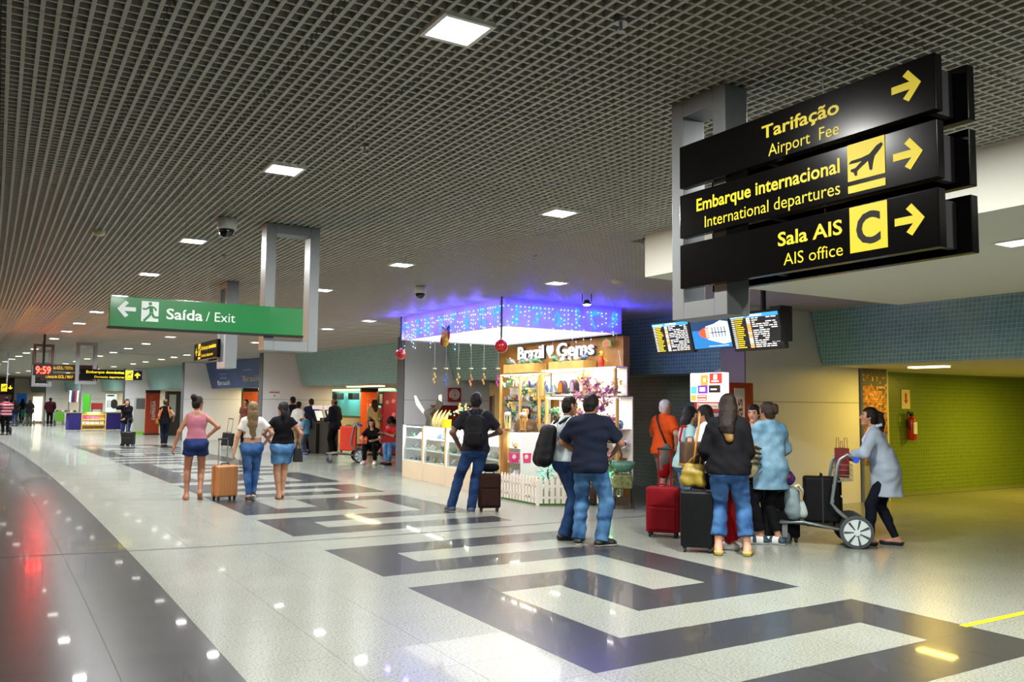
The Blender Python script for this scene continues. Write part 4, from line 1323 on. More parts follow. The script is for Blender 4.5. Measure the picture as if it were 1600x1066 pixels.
# ------------------------------------------------------------------ picket fence, pink tree, geode stand
fp = [to_ab(gp(782, 779)), to_ab(gp(840, 790)), to_ab(gp(958, 790)), (10.9, 8.75)]
fn = thing('picket_fence', 'low white picket fence around the pink tree', 'fence', W(fp[0][0], fp[0][1]))
org = W(fp[0][0], fp[0][1])
M_PICK = mat('picket_white', '#e3dccb', .6)
pk = MB().prism([(-.032, 0), (.032, 0), (.032, .36), (.018, .40), (0, .42), (-.018, .40), (-.032, .36)], -.008, .008).mesh('picket', [M_PICK])
gr = MB()
for i in range(3):
    p, q = W(*fp[i]), W(*fp[i + 1]); d = q - p; L = d.length; ang = math.atan2(d.y, d.x)
    n = max(2, int(L / .092))
    for k in range(n):
        c = p + d * ((k + .5) / n) - org
        link('picket', pk, fn, (c.x, c.y, .03), ang)
    for z in (.12, .30):
        m_ = (p + q) / 2 - org
        MB().cbox((m_.x, m_.y, z), (L, .016, .035), 0, ang).build('rail', M_PICK, fn)
    e = p - org
    MB().cbox((e.x, e.y, .20), (.05, .05, .40), 0, ang).build('post', M_PICK, fn)
ga = [W(*fp[0]), W(*fp[1]), W(*fp[2]), W(10.9, 8.70), W(12.4, 8.70), W(12.55, 7.62)]
gv = MB()
gpts = [(p.x, p.y) for p in ga]
gv.prism(gpts[::-1] if sum((gpts[i][0] * gpts[(i + 1) % 6][1] - gpts[(i + 1) % 6][0] * gpts[i][1]) for i in range(6)) < 0 else gpts, .002, .03, plane='xy')
tag(gv.build('grass_mat', mat('grass_green', '#4e7d34', .95, noise=(60, .4), bump=(120, .8))), 'green artificial grass mat inside the picket fence', 'mat')

tp = gp(926, 790)
tr = thing('blossom_tree', 'pink blossom tree hung with purple baubles behind the picket fence', 'tree', (tp.x, tp.y, .03))
tr.scale = (.86, .86, .98)
M_BARK = mat('bark_dark', '#3a2a20', .8, noise=(20, .3))
rt = random.Random(21)
tk = MB()
tk.tube([(0, 0, 0), (.03, 0, .35), (-.04, .02, .7), (.03, 0, 1.05), (.0, .0, 1.4), (.03, 0, 1.75)], [.075, .06, .05, .042, .03, .012], 10)
tips = []
for i in range(15):
    z = .55 + i * .085; an = i * 2.4; L = (.75 - abs(z - 1.0) * .45) * rt.uniform(.75, 1.05)
    e = (L * math.cos(an) * .82, L * math.sin(an) * .6, z + .18 + rt.uniform(-.05, .12))
    mid = (e[0] * .5, e[1] * .5, z + .14)
    tk.tube([(0, 0, z), mid, e], [.022, .014, .005], 6)
    tips += [(mid, .10), (e, .15), ((e[0] * .78, e[1] * .78, (mid[2] + e[2]) / 2 + .02), .13)]
tips += [((.03, 0, 1.78), .13), ((0, 0, 1.62), .15), ((.06, .03, 1.92), .08)]
tk.build('trunk', M_BARK, tr, smooth=True)
bl = MB()
for (c, r_) in tips:
    for k in range(26):
        p = Vector((rt.gauss(0, 1), rt.gauss(0, 1), rt.gauss(0, .8))).normalized() * (r_ * rt.uniform(.2, 1))
        q = Vector(c) + p; s = rt.uniform(.018, .032)
        n_ = Vector((rt.gauss(0, 1), rt.gauss(0, 1), rt.gauss(0, 1))).normalized(); x = n_.orthogonal() * s; y = n_.cross(x).normalized() * s
        bl.add([q + x, q + y, q - x, q - y, q + n_ * s * .5], [(0, 1, 4), (1, 2, 4), (2, 3, 4), (3, 0, 4)], rt.choice([0, 0, 1, 2]))
tag(bl.build('blossom', [mat('blossom_pink', '#c987a0', .6), mat('blossom_rose', '#e2a9b8', .6), mat('blossom_mauve', '#8e5f78', .6)], tr), kind='stuff')
bb_ = MB().ball((0, 0, 0), .032, 12, 8).mesh('bauble', [mat('bauble_purple', '#5a1c8a', .2, coat=.5)])
for (x, y, z) in ((.30, -.30, 1.35), (-.52, -.25, 1.18), (.58, -.15, .98), (.42, -.32, .62), (-.2, -.4, .9), (.1, -.4, 1.55), (-.35, .2, 1.5)):
    link('bauble', bb_, tr, (x, y, z))
gl = MB()
for i in range(40): gl.ball((rt.gauss(.30, .1), rt.gauss(-.1, .15), rt.uniform(.12, .75)), rt.uniform(.012, .03), 6, 4, i % 2)
tag(gl.build('green_lights', [mat('led_green', '#7dff9a', .4, emit=('#4cff7a', 3)), mat('leaf_green', '#3f7a3a', .6)], tr), kind='stuff')
point_light('green_glow', (.35, -.35, .45), 3.0, (.2, 1, .5), .05, tr)
sp2 = W(11.75, 7.85)
t = thing('tinsel_bush', 'small teal tinsel bush glittering behind the picket fence', 'decoration', (sp2.x, sp2.y, .03))
tf = MB()
for i in range(150):
    an = rt.uniform(0, 6.28); z = rt.uniform(.15, .85); r_ = .22 * (1 - abs(z - .45)) * rt.uniform(.3, 1)
    tf.cyl((r_ * math.cos(an) * .5, r_ * math.sin(an) * .5, z), (r_ * math.cos(an), r_ * math.sin(an), z + rt.uniform(-.05, .08)), .008, .003, 4, i % 2)
tag(tf.build('tinsel', [mat('tinsel_teal', '#4fbfa0', .25, metal=.4), mat('tinsel_mint', '#a8f0dc', .3, emit=('#70f0d0', .8))], t), kind='stuff')
MB().cyl((0, 0, 0), (0, 0, .5), .02, .012, 8).build('stem', M_BARK, t)

gsd = W(*to_ab(gp(974, 795)))
t = thing('geode_stand', 'green geode bowl on a wire stand at the right end of the shop', 'stand', (gsd.x, gsd.y, 0), 0)
for sx in (-1, 1):
    for sy in (-1, 1): MB().cyl((sx * .15, sy * .1, 0), (sx * .11, sy * .07, .58), .008, n=6).build('leg', M_BLACKM, t)
MB().lathe([(.02, .56), (.12, .58), (.18, .66), (.19, .72), (.15, .70), (.05, .62)], 16).build('bowl', mat('geode_green', '#4f7f6c', .4, noise=(12, .4)), t, smooth=True)
MB().cbox((-.02, 0, .42), (.30, .24, .22)).build('gem_block', mat('gem_moss', '#6f7444', .4, noise=(20, .5)), t, bev=.03)
MB().cbox((-.05, .02, .12), (.24, .2, .12)).build('base_box', mat('box_brown', '#3c2418', .6), t)

# shop clerk's things: shopping bags in the side counter
aa, bb = to_ab(dp(805, 710, 14.4))
for i, (u, m, c) in enumerate(((803, 'bag_pink', '#d83a78'), (822, 'bag_rose', '#e04070'))):
    aa, bb = to_ab(dp(u, 715, 14.25))
    t = thing('gift_bag', ['pink gift bag with a pale heart in the side counter', 'rose gift bag in the side counter'][i], 'bag', W(aa, bb, .622), RK)
    MB().prism([(-.07, 0), (.07, 0), (.085, .16), (-.085, .16)], -.035, .035).build('pouch', mat(m, c, .6), t)
    MB().ball((-.02, -.04, .10), .04, 8, 6, 0, (1, .1, 1)).build('print', mat('bag_print', '#e0d4d0', .6), t)
# ------------------------------------------------------------------ people: smooth bodies and clothes from distance fields
F32 = np.float32
def V3(*a): return np.array(a, dtype=float)
def unit(v):
    n = np.linalg.norm(v); return v / n if n > 1e-9 else v

class Field:
    def __init__(self, lo, hi, h):
        self.lo = np.array(lo, float); self.h = h
        self.n = np.maximum(4, np.ceil((np.array(hi) - self.lo) / h).astype(int) + 1)
        self.D = np.full(self.n, 9.0, F32)
    def block(self, lo, hi):
        i0 = np.clip(np.floor((np.array(lo) - self.lo) / self.h).astype(int), 0, self.n)
        i1 = np.clip(np.ceil((np.array(hi) - self.lo) / self.h).astype(int) + 1, 0, self.n)
        if np.any(i1 <= i0): return None
        ax = [(self.lo[k] + np.arange(i0[k], i1[k]) * self.h).astype(F32) for k in range(3)]
        return tuple(slice(i0[k], i1[k]) for k in range(3)), ax[0][:, None, None], ax[1][None, :, None], ax[2][None, None, :]
    def cap(self, a, b, ra, rb, k=.03, sq=None, sub=False):
        """round cone a-b; sq=(axis, factor) squeezes it along an axis"""
        a = np.array(a, float); b = np.array(b, float)
        R = max(ra, rb) * (max(1, sq[1]) if sq else 1) + max(k, .02) + 2 * self.h
        bl = self.block(np.minimum(a, b) - R, np.maximum(a, b) + R)
        if bl is None: return
        sl, X, Y, Z = bl
        d = b - a; L2 = float(d @ d)
        px, py, pz = X - a[0], Y - a[1], Z - a[2]
        if L2 > 1e-9:
            t = np.clip((px * d[0] + py * d[1] + pz * d[2]) / L2, 0, 1)
            px = px - t * d[0]; py = py - t * d[1]; pz = pz - t * d[2]
            r = ra + (rb - ra) * t
        else:
            r = ra
        if sq:
            ax, f = sq
            q = (px * ax[0] + py * ax[1] + pz * ax[2]) * (1 / f - 1)
            px = px + q * ax[0]; py = py + q * ax[1]; pz = pz + q * ax[2]
        e = np.sqrt(px * px + py * py + pz * pz) - r
        if sq: e = e * min(1, sq[1])
        self.merge(sl, e, k, sub)
    def ell(self, c, frame, rad, k=.02, sub=False):
        c = np.array(c, float); R = max(rad) + max(k, .02) + 2 * self.h
        bl = self.block(c - R, c + R)
        if bl is None: return
        sl, X, Y, Z = bl
        px, py, pz = X - c[0], Y - c[1], Z - c[2]
        s = 0
        for ax, r in zip(frame, rad):
            s = s + ((px * ax[0] + py * ax[1] + pz * ax[2]) / r) ** 2
        e = (np.sqrt(s) - 1) * min(rad)
        self.merge(sl, e, k, sub)
    def merge(self, sl, e, k, sub):
        D = self.D[sl]
        if sub:
            self.D[sl] = np.maximum(D, -e); return
        h = np.clip(.5 + .5 * (D - e) / k, 0, 1)
        self.D[sl] = D + (e - D) * h - k * h * (1 - h)
    def cut(self, p, n):
        """remove what lies beyond the plane through p with outward normal n"""
        ax = [(self.lo[k] + np.arange(self.n[k]) * self.h).astype(F32) for k in range(3)]
        e = (ax[0][:, None, None] - p[0]) * n[0] + (ax[1][None, :, None] - p[1]) * n[1] + (ax[2][None, None, :] - p[2]) * n[2]
        self.D = np.maximum(self.D, e)
    def cut_quadrant(self, p, n1, n2):
        ax = [(self.lo[k] + np.arange(self.n[k]) * self.h).astype(F32) for k in range(3)]
        g = lambda n, q: (ax[0][:, None, None] - q[0]) * n[0] + (ax[1][None, :, None] - q[1]) * n[1] + (ax[2][None, None, :] - q[2]) * n[2]
        self.D = np.maximum(self.D, np.minimum(g(n1, p), g(n2, p)))
    def wrinkle(self, amp, freq, seed):
        r = np.random.RandomState(seed)
        ax = [(self.lo[k] + np.arange(self.n[k]) * self.h).astype(F32) for k in range(3)]
        w = 0
        for _ in range(4):
            d = r.randn(3) * np.array([.8, .8, 1.3]); d = d / np.linalg.norm(d) * freq * r.uniform(.6, 1.4); ph = r.uniform(0, 6.28)
            w = w + np.sin(ax[0][:, None, None] * d[0] + ax[1][None, :, None] * d[1] + ax[2][None, None, :] * d[2] + ph + 1.5 * np.sin(ax[2][None, None, :] * freq * .4 + ph))
        self.D = self.D + amp * .25 * w
    def mesh(self):
        D = self.D.copy()
        for k in range(3):
            s = [slice(None)] * 3
            s[k] = 0; D[tuple(s)] = np.maximum(D[tuple(s)], 1e-3)
            s[k] = -1; D[tuple(s)] = np.maximum(D[tuple(s)], 1e-3)
        S = D < 0
        nx, ny, nz = D.shape
        c = [S[i:nx - 1 + i, j:ny - 1 + j, k:nz - 1 + k] for i in (0, 1) for j in (0, 1) for k in (0, 1)]
        cnt = sum(x.astype(np.int8) for x in c)
        act = (cnt > 0) & (cnt < 8)
        idx = np.full(act.shape, -1, np.int64)
        I, J, K = np.nonzero(act)
        if len(I) == 0: return np.zeros((0, 3)), np.zeros((0, 4), int)
        idx[I, J, K] = np.arange(len(I))
        acc = np.zeros((len(I), 3)); num = np.zeros(len(I))
        cor = [(i, j, k) for i in (0, 1) for j in (0, 1) for k in (0, 1)]
        for p in range(8):
            for q in range(p + 1, 8):
                a, b = cor[p], cor[q]
                if sum(abs(a[m] - b[m]) for m in range(3)) != 1: continue
                da = D[I + a[0], J + a[1], K + a[2]]; db = D[I + b[0], J + b[1], K + b[2]]
                m = (da < 0) != (db < 0)
                t = np.where(m, da / np.where(m, da - db, 1), 0)
                for ax in range(3):
                    acc[:, ax] += np.where(m, a[ax] + (b[ax] - a[ax]) * t, 0)
                num += m
        P = np.stack([I, J, K], 1) + acc / num[:, None]
        P = self.lo + P * self.h
        Q = []
        for ax in range(3):
            sl0 = [slice(1, -1)] * 3; sl0[ax] = slice(0, -1)
            sl1 = [slice(1, -1)] * 3; sl1[ax] = slice(1, None)
            s0, s1 = S[tuple(sl0)], S[tuple(sl1)]
            e = np.argwhere(s0 != s1)
            if len(e) == 0: continue
            fl = s0[tuple(e.T)]
            off = [1, 1, 1]; off[ax] = 0
            e = e + np.array(off)
            u, v = [k for k in range(3) if k != ax]
            def cell(du, dv):
                g = e.copy(); g[:, u] += du; g[:, v] += dv
                return idx[g[:, 0], g[:, 1], g[:, 2]]
            quad = np.stack([cell(-1, -1), cell(0, -1), cell(0, 0), cell(-1, 0)], 1)
            if ax == 1: fl = ~fl
            quad[~fl] = quad[~fl][:, ::-1]
            Q.append(quad)
        Q = np.concatenate(Q)
        return P, Q[np.all(Q >= 0, axis=1)]

def np_mesh(name, P, Q, mats, mi=None):
    me = bpy.data.meshes.new(name)
    me.vertices.add(len(P)); me.vertices.foreach_set('co', P.astype(F32).ravel())
    me.loops.add(Q.size); me.loops.foreach_set('vertex_index', Q.astype(np.int32).ravel())
    me.polygons.add(len(Q)); me.polygons.foreach_set('loop_start', np.arange(0, Q.size, 4, dtype=np.int32))
    me.update(calc_edges=True)
    for m in mats: me.materials.append(m)
    if mi is not None: me.polygons.foreach_set('material_index', mi.astype(np.int32))
    me.shade_smooth()
    return me

def ik(a, t, l1, l2, pole):
    d = t - a; L = np.linalg.norm(d)
    if L > (l1 + l2) * .995:
        t = a + d / L * (l1 + l2) * .995; d = t - a; L = np.linalg.norm(d)
    u = d / L
    x = (l1 * l1 - l2 * l2 + L * L) / (2 * L)
    y = math.sqrt(max(0, l1 * l1 - x * x))
    p = pole - u * (pole @ u); p = unit(p)
    return a + u * x + p * y, t

def rotv(v, axis, ang):
    axis = unit(axis); c, s = math.cos(ang), math.sin(ang)
    return v * c + np.cross(axis, v) * s + axis * (axis @ v) * (1 - c)

def wr0(s): return (.097 if s.f else .112) * s.w

class Rig:
    """joints of a figure 1.72 m tall, x right, y ahead, z up"""
    def __init__(s, p):
        f = s.f = p.get('sex', 'f') == 'f'
        s.w = p.get('wide', 1.0)
        pel = s.pel = V3(*p.get('pelvis', (0, 0, .925)))
        ln, sd = math.radians(p.get('lean', 2)), math.radians(p.get('side', 0))
        u = s.u = unit(V3(math.sin(sd), math.sin(ln), math.cos(ln)))
        tw = math.radians(p.get('twist', 0))
        r = V3(math.cos(tw), math.sin(tw), 0); r = s.r = unit(r - u * (r @ u))
        s.fw = np.cross(u, r)
        ht = math.radians(p.get('hiptwist', 0))
        s.hr = V3(math.cos(ht), math.sin(ht), 0); s.hf = V3(-math.sin(ht), math.cos(ht), 0)
        sw = s.sw = (.138 if f else .166) * s.w
        s.neck = pel + u * .525
        s.sho = [pel + u * .452 - r * sw, pel + u * .452 + r * sw]
        s.hip = [pel - s.hr * .088 - V3(0, 0, .03), pel + s.hr * .088 - V3(0, 0, .03)]
        feet = p.get('feet', ((-.09, 0, 0, 5), (.09, 0, 0, -5)))
        s.ank, s.knee, s.fdir, s.fpit = [], [], [], []
        for i in (0, 1):
            q = feet[i]; an = math.radians(q[3])
            fd = V3(-math.sin(an), math.cos(an), 0)
            a = V3(q[0], q[1], .085 + q[2])
            kp = p.get('kneepole', (None, None))[i]
            kn, a = ik(s.hip[i], a, .43, .415, V3(*kp) if kp else fd + V3(0, .3, 0))
            s.ank.append(a); s.knee.append(kn); s.fdir.append(fd); s.fpit.append(math.radians(q[4]) if len(q) > 4 else 0)
        hands = p.get('hands', (None, None)); poles = p.get('elbows', (None, None))
        s.elb, s.wri = [], []
        for i in (0, 1):
            sg = -1 if i == 0 else 1
            t = V3(*hands[i]) if hands[i] is not None else s.sho[i] + r * sg * .075 + V3(0, .035, -.505)
            po = V3(*poles[i]) if poles[i] is not None else -s.fw * 1.0 + r * sg * .45
            e, t = ik(s.sho[i], t, .285, .25, po)
            s.elb.append(e); s.wri.append(t)
        hy, hp = math.radians(p.get('yaw', 0)), math.radians(p.get('nod', 0))
        hf = rotv(s.fw, u, hy); hf = unit(V3(hf[0], hf[1], 0)); hrr = np.cross(hf, V3(0, 0, 1))
        hf = rotv(hf, hrr, hp); s.hhf = hf; s.hhr = hrr; s.hhu = np.cross(hrr, hf)
        s.hc = s.neck + unit(u + V3(0, 0, .6)) * .115 + s.hhf * .02 + s.hhu * .03
        s.curl = p.get('curl', (1, 1))
    def torso(s, F, g=0.0, k=.05, low=True):
        u, r, fw, pel, w = s.u, s.r, s.fw, s.pel, s.w
        sq = (fw, .80 if not s.f else .78)
        hq = (s.hf, .86)
        if low:
            gl = g + (.008 if g > 0 else 0)
            hw = .085 if s.f else .065
            F.cap(pel - s.hr * hw * w, pel + s.hr * hw * w, (.108 if s.f else .102) * w + gl, (.108 if s.f else .102) * w + gl, k, hq)
            for i in (-1, 1): F.cap(pel + s.hr * .065 * i - s.hf * .045 - V3(0, 0, .045), pel + s.hr * .065 * i - s.hf * .03, .082 * w + gl, .08 * w + gl, k)
            F.cap(pel, pel + u * .15, .10 * w + gl, wr0(s) + gl, k, (fw, .8))
        wr = (.095 if s.f else .112) * w
        F.cap(pel + u * .15 - r * .04 * w, pel + u * .15 + r * .04 * w, wr + g, wr + g, k, sq)
        F.cap(pel + u * .02, pel + u * .36, .105 * w + g, .11 * w + g, k, sq)
        cw = .058 if s.f else .08
        F.cap(pel + u * .345 - r * cw * w, pel + u * .345 + r * cw * w, .108 * w + g, .108 * w + g, k, sq)
        for i in (-1, 1):
            F.cap(pel + u * .415 + r * i * (s.sw - .055), pel + u * .40 + r * i * .03, .060 + g, .075 + g, k, (fw, .95))
            F.cap(s.neck - u * .015 + r * i * .022 - fw * .012, pel + u * .458 + r * i * (s.sw - .02), .040 + g, .042 + g, k)
        if s.f:
            for i in (-1, 1): F.cap(pel + u * .335 + r * .068 * i + fw * .06, pel + u * .33 + r * .07 * i + fw * .075, .058 + g, .054 + g, .03)
    def arm(s, F, i, t=2.0, g=0.0, k=.03, cuff=0.0):
        a, e, w = s.sho[i], s.elb[i], s.wri[i]; m = .9 if s.f else 1.08
        if t <= 1:
            b = a + (e - a) * t
            F.cap(a, b, .050 * m + g, (.050 - .011 * t) * m + g + cuff, k); return b, unit(e - a)
        F.cap(a, e, .050 * m + g, .038 * m + g, k)
        b = e + (w - e) * (t - 1)
        F.cap(e, b, .038 * m + g, (.038 - .012 * (t - 1)) * m + g + cuff, k)
        return b, unit(w - e)
    def leg(s, F, i, t=2.0, g=0.0, k=.03, flare=0.0):
        h, kn, a = s.hip[i], s.knee[i], s.ank[i]; m = 1.0 * s.w if s.f else .98 * s.w
        if t <= 1:
            b = h + (kn - h) * t
            F.cap(h, b, .086 * m + g, (.086 - .03 * t) * m + g + flare, k); return b, unit(kn - h)
        F.cap(h, kn, .086 * m + g, .056 * m + g, k)
        b = kn + (a - kn) * (t - 1)
        F.cap(kn, b, .055 * m + g, (.055 - .020 * (t - 1)) * m + g + flare, k)
        if t > 1.2:
            bk = unit(np.cross(np.cross(a - kn, s.fdir[i]), a - kn))
            F.cap(kn + (a - kn) * .2 - bk * .014, kn + (a - kn) * .42 - bk * .014, .047 * m + g, .044 * m + g, .03)
        return b, unit(a - kn)
    def foot(s, F, i, g=0.0, sole=0.0):
        a, fd, pt = s.ank[i], s.fdir[i], s.fpit[i]
        up = V3(0, 0, 1); rr = np.cross(fd, up)
        d = rotv(fd, rr, pt); n = np.cross(rr, d)
        hl = a - d * .045 - n * .048; bl = a + d * .125 - n * .055; toe = a + d * .165 - n * .058
        F.cap(a - n * .015, hl, .034 + g, .031 + g, .03)
        F.cap(hl, bl, .031 + g, .033 + g, .03, (rr, 1.12))
        F.cap(a - n * .01, bl, .032 + g, .028 + g, .03)
        F.cap(bl, toe, .031 + g, .024 + g, .02, (rr, 1.25))
        return hl, toe, d, n
    def bounds(s, m=.16):
        pts = np.array([s.pel, s.neck, s.hc + V3(0, 0, .1)] + s.sho + s.elb + s.wri + s.knee + s.ank + [s.ank[i] + s.fdir[i] * .15 for i in (0, 1)])
        lo, hi = pts.min(0) - m, pts.max(0) + m
        lo[2] = max(lo[2], -.02) if lo[2] > -.3 else lo[2]
        return lo, hi

def hand_field(F, s, i):
    w = s.wri[i]; d = unit(w - s.elb[i]); sg = -1 if i == 0 else 1
    th = V3(0, .8, .5) + s.fw * .4
    t = unit(th - d * (th @ d)); n = np.cross(d, t) * (1 if i == 1 else -1)
    n = -n if n @ (-s.r * sg) < -.2 else n
    c = s.curl[i]
    F.cap(w - d * .03, w + d * .02, .026, .024, .02)
    F.cap(w + d * .03 - t * .012, w + d * .075 - t * .014, .026, .024, .02, (n, .55))
    F.cap(w + d * .03 + t * .012, w + d * .075 + t * .014, .026, .024, .02, (n, .55))
    for k in range(4):
        b = w + d * (.088 - .004 * abs(k - 1.2)) + t * (.027 - .018 * k)
        L = (.036, .041, .038, .030)[k]
        a1 = .35 * c + .05 * k; a2 = a1 + .7 * c
        p1 = b + (d * math.cos(a1) + n * math.sin(a1)) * L
        p2 = p1 + (d * math.cos(a2) + n * math.sin(a2)) * L * .9
        F.cap(b - d * .015, p1, .0095, .0088, .006); F.cap(p1, p2, .0088, .0075, .004)
    b = w + d * .03 + t * .026
    p1 = b + unit(d * .75 + t * .6 + n * .25) * .036; p2 = p1 + unit(d * .9 + t * .15 + n * .4 * c) * .03
    F.cap(b, p1, .0125, .0105, .008); F.cap(p1, p2, .0105, .009, .004)

def head_field(s, h, fine=True):
    hc, r, f, u = s.hc, s.hhr, s.hhf, s.hhu
    F = Field(hc - .17, hc + V3(.17, .17, .16), h)
    fr = (r, f, u)
    F.cap(s.neck - s.u * .06, hc - f * .025 - u * .04, .058 if not s.f else .047, .056 if not s.f else .046, .03)
    F.ell(hc + u * .022 - f * .012, fr, (.074, .093, .094), .03)
    F.cap(hc + f * .03 - u * .02, hc + f * .042 - u * .078, .058, .036, .03)
    F.ell(hc + f * .060 - u * .096, fr, (.022, .020, .018), .025)
    F.cap(hc + f * .082 + u * .018, hc + f * .100 - u * .022, .008, .012, .012)
    F.ell(hc + f * .088 - u * .028, fr, (.017, .011, .009), .01)
    F.cap(hc + f * .080 - u * .056 - r * .014, hc + f * .080 - u * .056 + r * .014, .0095, .0095, .01)
    for i in (-1, 1):
        F.ell(hc + r * .034 * i + f * .090 + u * .010, fr, (.015, .012, .010), .012, True)
        F.ell(hc + r * .033 * i + f * .071 + u * .010, fr, (.012, .014, .011), .006)
        F.ell(hc + r * .034 * i + f * .078 + u * .030, fr, (.020, .010, .006), .015)
        F.ell(hc + r * .074 * i - f * .012 - u * .002, (unit(r + f * .3 * i), f, u), (.009, .019, .030), .008)
    return F

EYE = mat('eye_dark', '#1c120c', .2)
LIP = lambda c: mat('lip_' + c, c, .45)
def skin_mat(c): return mat('skin_' + c, c, .5, noise=(14, .06))

def make_person(label, u_, v_, height, rz_deg, p, dist=None, group=None, h=.0105, loc=None):
    """figure standing at the photo pixel where its weight meets the floor; rz 0 looks away from the camera"""
    s = Rig(p); sc = height / 1.72
    pos = loc if loc is not None else gp(u_, v_)
    az = math.atan2(pos.x, pos.y)
    t = thing('person', label, 'person', (pos.x, pos.y, p.get('z', 0.0)), math.radians(rz_deg) - az, group)
    t.scale = (sc, sc, sc)
    skin = skin_mat(p.get('skin', '#a9775a'))
    lo, hi = s.bounds()
    # ---- body
    F = Field(lo, hi, h)
    s.torso(F, 0)
    for i in (0, 1):
        s.arm(F, i, 2.0); s.leg(F, i, 2.0); s.foot(F, i)
    F.cap(s.neck - s.u * .06, s.hc - s.hhf * .025 - s.hhu * .04, .055 if not s.f else .045, .052 if not s.f else .043, .03)
    P, Q = F.mesh()
    HF = head_field(s, min(h, .0075) if h < .02 else h * .75)
    P2, Q2 = HF.mesh()
    mi = np.zeros(len(Q), int)
    cen = P2[Q2].mean(1) - s.hc
    cr, cf, cu = cen @ s.hhr, cen @ s.hhf, cen @ s.hhu
    m2 = np.zeros(len(Q2), int)
    m2[(np.abs(np.abs(cr) - .033) < .0125) & (np.abs(cu - .010) < .0068) & (cf > .06)] = 1
    m2[(np.abs(np.abs(cr) - .034) < .019) & (np.abs(cu - .031) < .0045) & (cf > .06)] = 3
    m2[(np.abs(cr) < .023) & (np.abs(cu + .056) < .0085) & (cf > .07)] = 2
    Ps, Qs, Ms = [P, P2], [Q, Q2 + len(P)], [mi, m2]
    n = len(P) + len(P2)
    for i in (0, 1):
        if h > .02: 
            HN = Field(s.wri[i] - .14, s.wri[i] + .14, .014)
        else:
            HN = Field(s.wri[i] - .16, s.wri[i] + .16, .0058)
        hand_field(HN, s, i)
        Pa, Qa = HN.mesh()
        Ps.append(Pa); Qs.append(Qa + n); Ms.append(np.zeros(len(Qa), int)); n += len(Pa)
    hairc = p.get('hair', {}).get('color', '#1a1310')
    hmat = mat('hair_' + hairc, hairc, .45, noise=(40, .25), bump=(90, .5), spec=.18)
    me = np_mesh('body', np.concatenate(Ps), np.concatenate(Qs), [skin, EYE, LIP(p.get('lip', '#8f4a42')), hmat], np.concatenate(Ms))
    link('body', me, t)
    # ---- hair
    hd = p.get('hair')
    if hd:
        hc, r, f, u = s.hc, s.hhr, s.hhf, s.hhu
        ext = hd.get('locks', [])
        F = Field(hc - V3(.22, .22, .75 if ext else .2), hc + V3(.22, .22, .25), max(h * .75, .009))
        g = hd.get('thick', .012)
        F.ell(hc + u * .024 - f * .014, (r, f, u), (.074 + g, .093 + g * .9, .095 + g), .02)
        if not hd.get('long'): F.cap(hc - f * .05 - u * .02, hc - f * .052 - u * .065, .05 + g * .5, .045 + g * .3, .03, (r, 1.15))
        line = hd.get('line', (.030, .062))
        F.cut_quadrant(hc + f * line[0] + u * line[1], f, -u)       # keep behind or above the hairline
        F.cut_quadrant(hc - f * .022 - u * .012, f, -u)             # clear the ears and neck front
        if not hd.get('long'): F.cut(hc - u * .088, -u)
        for lk in ext:
            pts, rad = lk[0], lk[1]; sqf = lk[2] if len(lk) > 2 else None
            q = [hc + r * a + f * b + V3(0, 0, 1) * c if lk[3:4] == ('w',) else hc + r * a + f * b + u * c for a, b, c in pts]
            for j in range(len(q) - 1):
                F.cap(q[j], q[j + 1], rad[j], rad[j + 1], .02, (f, sqf) if sqf else None)
        F.wrinkle(.004 if h < .02 else .002, 70, 3)
        P, Q = F.mesh()
        mt = [hmat]; mi = None
        if hd.get('tips'):
            mt.append(mat('hair_' + hd['tips'], hd['tips'], .4, noise=(40, .25)))
            z = P[Q].mean(1)[:, 2]; mi = (z < s.hc[2] - hd.get('tipz', .2)).astype(int)
        link('hair', np_mesh('hair', P, Q, mt, mi), t)
        for (c, rr, m) in hd.get('pins', []):
            q = hc + r * c[0] + f * c[1] + u * c[2]
            MB().ball(tuple(q), rr, 8, 6).build('hair_clip', m, t)
    # ---- clothes
    def garment(nm, m, fn, wr=(.004, 42), seed=1, hh=None, split=None):
        F = Field(lo - .05, hi + .05, hh or h)
        fn(F)
        if wr and h < .03: F.wrinkle(wr[0], wr[1], seed + len(label))
        return F
    def finish(nm, m, F, post=None):
        if post: post(F)
        P, Q = F.mesh()
        if len(P) == 0: return None
        return link(nm, np_mesh(nm, P, Q, [m]), t)
    tp = p.get('top')
    if tp:
        g = tp.get('g', .018)
        F = Field(lo - .06, hi + .06, h)
        s.torso(F, g, low=tp.get('hem', .85) < s.pel[2] + .08)
        if tp.get('flare'):
            hz = tp['hem']; fl = tp['flare']
            F.cap(s.pel + s.u * .15, V3(s.pel[0], s.pel[1], hz - .05), .13 * s.w + g, fl, .05, (s.hf, tp.get('flat', .78)))
        ends = []
        for i in (0, 1):
            sl = tp.get('sleeve', .6)
            sl = sl[i] if isinstance(sl, tuple) else sl
            if sl > 0: ends.append(s.arm(F, i, sl, g + tp.get('sg', .004), .03, tp.get('cuff', .006)))
        F.wrinkle(tp.get('wr', .006), tp.get('wf', 38), len(label))
        # flat ends of the sleeves: trim beyond the end, near the end only
        for (b, d) in ends:
            bl = F.block(b - .11, b + .11)
            if bl:
                sl_, X, Y, Z = bl
                e = (X - b[0]) * d[0] + (Y - b[1]) * d[1] + (Z - b[2]) * d[2]
                near = np.sqrt((X - b[0]) ** 2 + (Y - b[1]) ** 2 + (Z - b[2]) ** 2) < .105
                F.D[sl_] = np.where(near & (np.abs(e) < .1), np.maximum(F.D[sl_], np.where(e > -.02, e, -9)), F.D[sl_])
        F.cut(V3(0, 0, tp.get('hem', .85)), V3(0, 0, -1))
        nk = tp.get('neck', .0)
        F.cut(s.neck + s.u * (.045 + nk), s.u)
